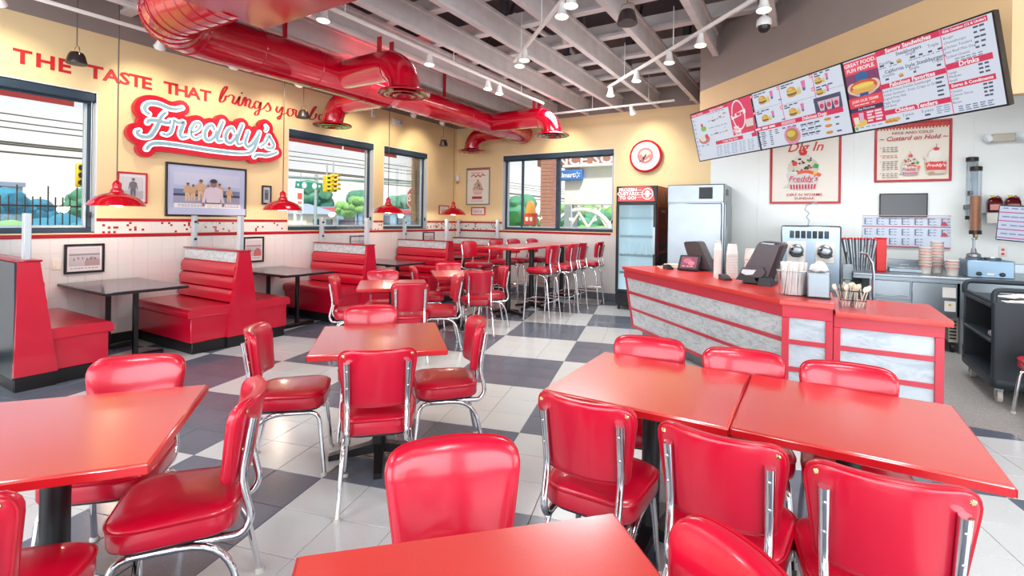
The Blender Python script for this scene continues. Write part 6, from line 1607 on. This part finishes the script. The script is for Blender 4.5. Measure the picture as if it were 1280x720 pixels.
obj('door_glass', MB().box(-w / 2 + .05, w / 2 - .05, -.018, -.012, -.72, .72), M_coolglass, dr)
obj('handle', MB().box(w / 2 - .05, w / 2 - .02, -.055, -.03, -.1, .35, .008), M_alu, dr)
p = Print(.0005); p.rect(-w / 2 + .01, w / 2 - .01, 1.84, 2.09, (28, 26, 30)); p.poly(rounded([(-w / 2 + .03, 1.845), (w / 2 - .045, 1.845), (w / 2 - .085, 2.085), (-w / 2 + .07, 2.085)], [.01, .01, .09, .09]), (232, 76, 78))
for k, s in enumerate(('FROZEN', 'CUSTARD', 'TO GO!')): p.text(s, -.15, 2.035 - .068 * k, .074, (255, 236, 232), .03, wide=1.1)
for k in range(4): p.scribble(-.01, .10, 2.03 - .04 * k, .010, (252, 206, 200), 3, k)
p.ell(.185, 1.965, .095, .095, (255, 226, 220), 28); p.ell(.185, 1.965, .082, .082, (232, 84, 84), 28); p.ell(.185, 1.98, .04, .045, (255, 220, 214)); p.poly([(.15, 1.96), (.22, 1.96), (.205, 1.905), (.165, 1.905)], (255, 226, 220)); p.rect(.115, .255, 1.955, 1.972, (255, 230, 226))
p.build('header_sign', fr, M_litsign, (0, -.004, 0))
for k in range(7): obj('grille_slat', MB().box(-w / 2 + .05, w / 2 - .05, -.012, .0, .10 + .026 * k, .112 + .026 * k, .003), M_cart, fr)
for x in (-.30, .30):
    for y in (.06, D_ - .08): obj('foot', MB().lathe([(.022, 0), (.022, .08)], 10, Matrix.Translation((x, y, 0))), M_plastic, fr)
p = Print(.0006); p.rect(0, D_, .30, 2.09, (150, 40, 44)); p.rect(0, D_, 1.75, 2.09, (206, 100, 70)); p.rect(.0, D_, .30, .95, (70, 34, 40))
p.ell(D_ * .5, 1.9, .16, .10, (226, 130, 100)); p.rect(.25, .5, 1.66, 1.70, (232, 170, 140)); p.rect(.2, .5, 1.40, 1.46, (190, 70, 60)); p.rect(.1, .6, 1.05, 1.12, (60, 36, 44)); p.rect(.14, .55, .98, 1.0, (206, 150, 140)); p.poly(ellipse(.36, .62, .20, .30, 20), (90, 50, 56))
o = p.build('side_graphic', fr, None, (w / 2 + .001, 0, 0)); o.rotation_euler = (0, 0, R(90))
fz = thing('freezer', 'tall stainless steel freezer cabinet beside the drinks cooler', 'freezer', (-1.58, 8.16, 0)); w = .85
obj('cabinet', MB().box(-w / 2, w / 2, .0, .80, .14, 2.10, .008), M_steel, fz)
obj('door', MB().box(-w / 2 + .012, w / 2 - .03, -.045, -.001, .30, 1.80, .012), M_steel, fz)
obj('top_panel', MB().box(-w / 2 + .005, w / 2 - .005, -.022, -.001, 1.815, 2.09, .006), M_steel, fz)
gr = obj('grille', MB().box(.06, .26, -.03, -.022, 1.87, 2.05, .004), M_plastic, fz)
for k in range(8): obj('grille_slat', MB().box(.068, .252, -.036, -.030, 1.882 + .0205 * k, 1.893 + .0205 * k), M_cart, gr)
obj('kick_panel', MB().box(-w / 2 + .02, w / 2 - .02, -.01, 0, .14, .28, .004), M_steel_d, fz)
obj('handle', MB().box(w / 2 + .002, w / 2 + .026, .10, .135, 1.05, 1.45, .006), M_alu, fz)
obj('side_door', MB().box(w / 2 - .002, w / 2 + .02, .03, .70, .30, 1.80, .006), M_steel, fz)
obj('badge', MB().box(w / 2 + .0, w / 2 + .006, .18, .40, 1.93, 2.03), M_plastic, fz)
for x in (-.36, .36):
    for y in (.08, .70): obj('caster', MB().cyl((x - .02, y, .055), (x + .02, y, .055), .055, 14).box(x - .03, x + .03, y - .03, y + .03, .10, .14), M_plastic, fz)

# ================================================================== back counter and what stands on it
wt = thing('prep_counter', 'long stainless steel prep counter along the white kitchen wall', 'counter', (0, 0, 0))
obj('cabinet', MB().box(.62, 1.46, 7.66, 8.80, .42, .85, .004).box(1.48, 3.2, 7.66, 8.80, .42, .85, .004), M_steel_d, wt)
obj('worktop', MB().box(.45, 3.2, 7.58, 8.86, .872, .905, .006), M_steel, wt)
obj('front_rail', MB().box(.45, 3.2, 7.60, 7.66, .835, .872), M_steel_d, wt)
obj('backsplash', MB().box(.45, 3.2, 8.86, 8.885, .872, 1.02, .004), M_steel, wt)
d_ = obj('drawer', MB().box(.64, 1.02, 7.635, 7.66, .60, .82, .004), M_steel, wt); obj('handle', MB().box(.66, 1.0, 7.615, 7.635, .62, .645, .004), M_steel_d, d_)
obj('door', MB().box(1.04, 1.44, 7.635, 7.66, .44, .82, .004), M_steel, wt)
obj('base_unit', MB().box(1.40, 1.62, 7.75, 8.5, .12, .42, .006), M_coil, wt)
for k in range(6): obj('louvre', MB().box(1.41, 1.47, 7.742, 7.752, .16 + .04 * k, .178 + .04 * k), M_plastic, wt)
for k, (a, b, y0, y1, m) in enumerate([(1.32, 1.44, .66, .78, M_paper), (1.34, 1.44, .50, .62, M_paper)]):
    obj('taped_notice', MB().box(a, b, 7.628, 7.634, y0, y1), m, wt)
obj('warning_mark', MB().box(1.375, 1.40, 7.625, 7.629, .565, .59), M_yellowcap, wt)
for x in (.55, 1.5, 3.1): obj('leg', MB().tube([(x, 7.70, 0), (x, 7.70, .42)], .02, 10), M_steel_d, wt)
for x in (1.44, 1.58): obj('caster', MB().cyl((x - .015, 7.78, .05), (x + .015, 7.78, .05), .05, 14).box(x - .02, x + .02, 7.76, 7.80, .09, .125), M_plastic, wt)
WT = .9052
# custard machine
cm = thing('custard_machine', 'stainless custard machine with two spouts and a wire hook on top', 'machine', (-.02, 7.70, 0))
obj('cabinet', MB().box(-.345, .345, 0, .85, .10, 1.48, .02), M_steel, cm)
obj('front_panel', MB().box(-.335, .335, -.02, 0, .62, 1.47, .012), mat('bluish_steel', rgb(160, 178, 196), .3, metal=.8, noise=(3, .85)), cm)
for k in range(7):
    x = -.24 + .066 * k; obj('control_switch', MB().box(x, x + .052, -.032, -.018, 1.31, 1.41, .006).box(x + .012, x + .040, -.04, -.03, 1.335, 1.385, .004), M_plastic if k % 3 else M_slate, cm)
for x in (-.16, .165):
    sp = obj('spout_plate', MB().box(x - .11, x + .11, -.035, -.018, .99, 1.27, .02), M_whitemetal, cm)
    obj('barrel_door', MB().lathe([(.085, 0), (.085, .03), (.07, .05), (.03, .055)], 24, Matrix.Translation((x, -.034, 1.145)) @ rot), M_steel, sp, smooth=50)
    obj('chute', MB().tube([(x - .075, -.075, 1.12), (x - .04, -.09, 1.08), (x + .03, -.09, 1.075), (x + .075, -.075, 1.10)], .018, 8), M_iron, sp)
    obj('knob', MB().lathe([(.018, 0), (.018, .03), (0, .034)], 12, Matrix.Translation((x - .045, -.08, 1.165)) @ rot), M_iron, sp)
obj('hook', MB().tube([(-.03, .2, 1.47), (-.02, .2, 1.55), (-.05, .2, 1.60), (-.02, .2, 1.65), (-.07, .2, 1.70), (-.05, .2, 1.76), (.06, .2, 1.80), (.075, .2, 1.76)], .008, 6), M_steel_d, cm)
for x in (-.28, .28): obj('caster', MB().cyl((x - .02, .08, .05), (x + .02, .08, .05), .05, 14).box(x - .03, x + .03, .05, .11, .08, .11).cyl((x - .02, .75, .05), (x + .02, .75, .05), .05, 14).box(x - .03, x + .03, .72, .78, .08, .11), M_plastic, cm)
# switched off screen and price strips on the wall
sr = thing('wall_screen', 'switched off dark screen on the white kitchen wall', 'screen', (1.105, YB - .012, 1.79), RZ_BACK)
obj('bezel', ring_frame(.545, .335, .012, .05), M_plastic, sr); obj('panel', MB().box(-.262, .262, -.044, -.002, -.157, .157), M_screenoff, sr)
st = thing('label_strips', 'white picture chart of portions with red lines below the dark screen', 'chart', (1.13, YB - .012, 1.43), RZ_BACK)
obj('board', MB().box(-.50, .50, -.008, 0, -.245, .225, .003), M_frp, st)
p = Print(.0005)
for r, (z, n) in enumerate(((.12, 6), (-.03, 6), (-.165, 4))):
    p.rect(-.495, .495, z - .06, z + .075, (214, 226, 244)); p.rect(-.498, .498, z - .075, z - .062, (190, 50, 84))
    for k in range(n + 1):
        x = -.46 + .145 * k
        for s in range(3): p.scribble(x, x + .09, z + .045 - .04 * s, .008, (120, 130, 160), 2, r * 40 + k * 3 + s)
        p.rect(x - .012, x + .004, z - .04, z + .05, (120, 126, 160))
    if r < 2: p.poly([(.39, z - .045), (.47, z - .045), (.455, z - .01), (.43, z + .012), (.405, z - .01)], (206, 60, 90))
p.rect(-.498, .498, .205, .215, (226, 150, 170)); p.build('print', st, None, (0, -.0085, 0))
# stacks of lidded cups on the prep counter
S_tub = (.055, .068, .11, (.70, .92))
stack(1.22, 8.02, WT, 7, .036, S_tub, 'paper tub of the front stack on the prep counter', 'tubs in the front stack')
stack(1.36, 8.20, WT, 9, .036, S_tub, 'paper tub of the tallest stack on the prep counter', 'tubs in the tall stack')
stack(1.46, 7.92, WT, 3, .036, S_tub, 'paper tub of the low stack on the prep counter', 'tubs in the low stack')
# red box, bundles of cone sleeves, pans
rb = thing('sleeve_dispenser', 'bright red upright box at the left end of the prep counter', 'dispenser', (.76, 7.95, WT), R(6)); obj('body', MB().box(-.055, .055, -.04, .04, 0, .42, .008), M_redplastic, rb); obj('slot', MB().box(.02, .06, -.03, .03, .03, .20), M_paper, rb); obj('lid', MB().box(-.065, .062, -.046, .046, .42, .435, .004), M_redplastic, rb)
for k in range(6):
    x = .42 + .045 * k; y = 7.90 + .03 * (k % 2)
    c = thing('cone_sleeve', 'silver cone sleeve, %s from the left in the bundle beside the red box' % ORD[k], 'sleeve', (x, y, WT), .4 * k, 'cone sleeves in the bundle')
    c.rotation_euler = (0, R(-9 + 3.5 * k), 0)
    obj('body', MB().lathe([(.014, 0), (.03, .42), (.026, .42), (.01, .01)], 12), M_steel, c); obj('rim', MB().lathe([(.031, .40), (.033, .415), (.03, .425)], 12, cap=False), M_redlamp, c)
pn = thing('steel_pan', 'shallow steel pan sunk in the prep counter beside the red box', 'pan', (1.02, 8.10, WT)); obj('pan', MB().box(-.17, .17, -.12, .12, 0, .05, .006), M_steel_d, pn); obj('lid', MB().box(-.175, .175, -.125, .125, .05, .062, .004), M_steel, pn); obj('lid_handle', MB().tube([(-.04, 0, .06), (-.04, 0, .09), (.04, 0, .09), (.04, 0, .06)], .006, 6), M_steel, pn)
bn = thing('tool_bin', 'grey bin of tools beside the custard machine', 'bin', (.40, 7.80, WT - .12)); obj('bin', MB().box(-.06, .05, -.05, .07, 0, .20, .008), M_pole, bn); obj('spatula', MB().tube([(-.01, 0, .1), (-.015, 0, .36)], .007, 6), M_iron, bn)
obj('bin_leg', MB().box(-.03, .03, -.02, .03, -WT + .12, 0), M_steel_d, bn)
# topping rail
tb = thing('topping_warmer', 'blue grey steel topping warmer with black knobs on the prep counter', 'warmer', (1.77, 7.78, WT))
obj('housing', MB().box(-.205, .205, 0, .40, .0, .20, .008), mat('blue_grey_steel', rgb(130, 156, 178), .3, metal=.7, noise=(3, .85)), tb)
for x in (-.10, .10): obj('knob', MB().lathe([(.024, 0), (.024, .02), (.016, .028)], 16, Matrix.Translation((x, -.001, .045)) @ rot), M_iron, tb)
obj('rating_plate', MB().box(-.03, .03, -.004, 0, .035, .055), M_paper, tb)
for k, x in enumerate((-.11, .05)):
    obj('well', MB().lathe([(.075, .20), (.08, .225), (.075, .23), (.07, .22)], 20, Matrix.Translation((x, .16, 0))), M_steel, tb)
pu = thing('syrup_pump', 'steel topping pump standing on the topping warmer', 'pump', (1.655, 7.94, WT + .235)); obj('collar', MB().lathe([(.07, 0), (.065, .03), (.03, .05), (.02, .10)], 18), M_steel, pu); obj('plunger', MB().lathe([(.012, .09), (.012, .20), (.022, .205), (.022, .22), (0, .223)], 14), M_steel, pu)
# wall tubes
def dispenser(loc, z0, z1, r, fill, label, loc_group='acrylic dispensers'):
    t = thing('tube_dispenser', label, 'dispenser', (*loc, 0), 0, loc_group)
    obj('tube', MB().lathe([(r, z0), (r, z1), (r - .004, z1), (r - .004, z0)], 22, cap=False), M_tube, t, smooth=50)
    obj('cap', MB().lathe([(r + .004, z1 - .03), (r + .004, z1 + .02), (r * .8, z1 + .028), (0, z1 + .028)], 22), M_plastic, t); obj('collar', MB().lathe([(r + .005, z0 - .03), (r + .005, z0 + .02)], 22), M_plastic, t)
    obj('spout', MB().lathe([(.018, z0 - .10), (.026, z0 - .06), (.03, z0 - .03)], 14), M_brass, t)
    if fill: obj('contents', MB().lathe([(r - .006, z0 + .01), (r - .006, z0 + fill)], 20), M_amberfill, t)
    obj('bracket', MB().box(-.02, .02, r, YB - .012 - loc[1], z0 + .30, z0 + .36), M_plastic, t)
dispenser((1.82, 8.86), 1.62, 2.40, .062, 0, 'tall empty acrylic tube dispenser on the kitchen wall, behind the filled one')
dispenser((1.78, 8.48), 1.43, 2.24, .058, .46, 'acrylic tube dispenser half filled with orange crumbs')
sh = thing('wall_shelf', 'white wall shelf carrying the dark syrup jugs', 'shelf', (2.20, 8.80, 1.685)); obj('board', MB().box(-.27, .32, -.12, .188, -.02, 0, .004), M_pole, sh); obj('price_rail', MB().box(-.27, .10, -.128, -.12, -.14, -.01, .003), M_paper, sh)
for k, x in enumerate((2.03, 2.20)):
    j = thing('syrup_jug', ['dark cherry syrup jug, left of two on the wall shelf', 'dark cherry syrup jug, right of two on the wall shelf'][k], 'jug', (x, 8.80, 1.686), 0, 'syrup jugs on the shelf')
    obj('body', MB().shell(rounded([(-.075, -.06), (.075, -.06), (.075, .06), (-.075, .06)], .03, 4), [(.9, 0), (1, .01), (1, .14), (.8, .18), (.3, .20)]), M_maroon, j, smooth=50)
    obj('label', MB().box(-.055, .055, -.0625, -.060, .03, .10), M_pinkpaper, j); obj('cap', MB().lathe([(.022, .20), (.022, .225), (0, .227)], 12, Matrix.Translation((-.02, 0, 0))), M_yellowcap, j); obj('handle', MB().tube([(.0, 0, .19), (.03, 0, .215), (.06, 0, .19), (.07, 0, .13)], .010, 6), M_maroon, j)
sq = thing('squeeze_bottle', 'slim dark topped bottle at the right end of the wall shelf', 'bottle', (2.36, 8.78, 1.686)); obj('body', MB().lathe([(.035, 0), (.035, .26), (.02, .28)], 14), M_pinkpaper, sq, smooth=50); obj('cap', MB().lathe([(.022, .28), (.022, .33), (0, .332)], 12), M_plastic, sq)
ks = thing('order_screen', 'tilted order screen with blue rows hanging at the right edge', 'screen', (2.02, 8.02, 1.33), R(-24)); ks.rotation_euler = (R(4), R(5), R(-24))
obj('housing', MB().box(-.16, .16, .0, .10, 0, .42, .01), M_plastic, ks); p = Print(.0005); p.rect(-.15, .15, .012, .408, (206, 220, 246))
for k in range(4): p.rect(-.15, .15, .03 + .10 * k, .042 + .10 * k, (206, 70, 120)); p.scribble(-.12, .10, .085 + .10 * k, .014, (130, 140, 180), 3, k)
p.build('picture', ks, M_screen, (0, -.001, 0)); obj('arm', MB().tube([(0, .08, .2), (0, .40, .22), (-.02, .85, .22)], .02, 8), M_plastic, ks)
ro = thing('wall_outlet', 'white outlet with red sockets above the topping warmer', 'outlet', (2.16, YB - .012, 1.17), RZ_BACK); obj('cover_plate', MB().box(-.04, .04, -.008, 0, -.065, .065, .004), M_whitemetal, ro)
for z in (-.028, .028): obj('socket', MB().lathe([(.017, 0), (.017, .004)], 14, Matrix.Translation((0, -.008, z)) @ rot), M_redplastic, ro)
em = thing('emergency_light', 'grey twin emergency light fitting high on the white kitchen wall', 'light', (2.14, YB - .012, 2.67), RZ_BACK); obj('housing', MB().box(-.12, .12, -.07, 0, -.05, .06, .012), M_beige, em)
for x in (-.155, .155): obj('lamp', MB().lathe([(.02, 0), (.045, .03), (.05, .06), (0, .055)], 16, Matrix.Translation((x, -.02, .0)) @ rot), M_alu, em); obj('lamp_arm', MB().box(min(x, x * .7), max(x, x * .7), -.04, -.02, -.01, .01), M_beige, em)
# rolling utility cart
ct = thing('utility_cart', 'blue black plastic rolling cart with open shelves at the right edge', 'cart', (1.33, 5.74, 0))
Lx, Ly = .62, .98
obj('tray', MB().shell(rounded([(-.02, -.03), (Lx, -.03), (Lx, Ly), (-.02, Ly)], .06, 4), [(.97, .13), (1, .15), (1, .20), (.98, .215)]), M_cart, ct)
fp = rounded([(-.01, -.02), (.09, -.025), (Lx, -.02), (Lx, .03), (.09, .03), (-.01, .03)], [.02, .03, .02, .01, .02, .01], 3)
obj('front_panel', MB().prism(fp, .20, .86), M_cart, ct)
obj('rear_panel', MB().box(-.005, Lx, Ly - .05, Ly - .01, .20, .84, .012), M_cart, ct)
obj('side_panel', MB().box(Lx - .03, Lx, .03, Ly - .05, .20, .84, .01), M_cart, ct)
obj('shelf', MB().box(-.015, Lx - .03, .03, Ly - .05, .50, .53, .008), M_cart, ct)
obj('top_shelf', MB().box(-.015, Lx - .03, .03, Ly - .05, .80, .84, .01), M_cart, ct)
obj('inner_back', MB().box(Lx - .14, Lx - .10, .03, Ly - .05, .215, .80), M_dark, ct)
obj('handle', MB().tube(arc_pts([(.0, .0, .85), (.0, .0, .965), (Lx - .02, .0, .965), (Lx - .02, .0, .85)], .09, 6), .022, 10), M_cart, ct)
obj('handle', MB().tube(arc_pts([(.0, Ly - .03, .83), (.0, Ly - .03, .95), (Lx - .02, Ly - .03, .95), (Lx - .02, Ly - .03, .83)], .09, 6), .022, 10), M_cart, ct)
obj('top_rail', MB().box(-.01, .015, .03, Ly - .05, .84, .87, .008), M_cart, ct)
for x, y in ((.05, .06), (Lx - .07, .06), (.05, Ly - .10), (Lx - .07, Ly - .10)):
    c = obj('caster', MB().cyl((x - .016, y, .055), (x + .016, y, .055), .055, 18), M_rubber, ct); obj('fork', MB().box(x - .026, x + .026, y - .02, y + .02, .105, .14).box(x - .026, x - .018, y - .012, y + .012, .05, .11).box(x + .018, x + .026, y - .012, y + .012, .05, .11), M_steel_d, c)
tag(obj('folded_cloth', MB().box(-.06, .06, -.08, .08, 0, .05, .012), M_lilac, None, (1.41, 5.92, .5305)), 'folded lilac cloth on the middle shelf of the rolling cart', 'cloth')
for k in range(6):
    o = obj('tray_liner', MB().box(-.11, .11, -.07, .07, 0, .008, .002), M_paper, None, (1.55 + .06 * (k % 3), 5.95 + .22 * (k // 3), .8405 + .0085 * k), .3 * k)
    tag(o, 'white paper tray liner on top of the rolling cart, %s of the heap from below' % ORD[k], 'paper', 'papers on the rolling cart')
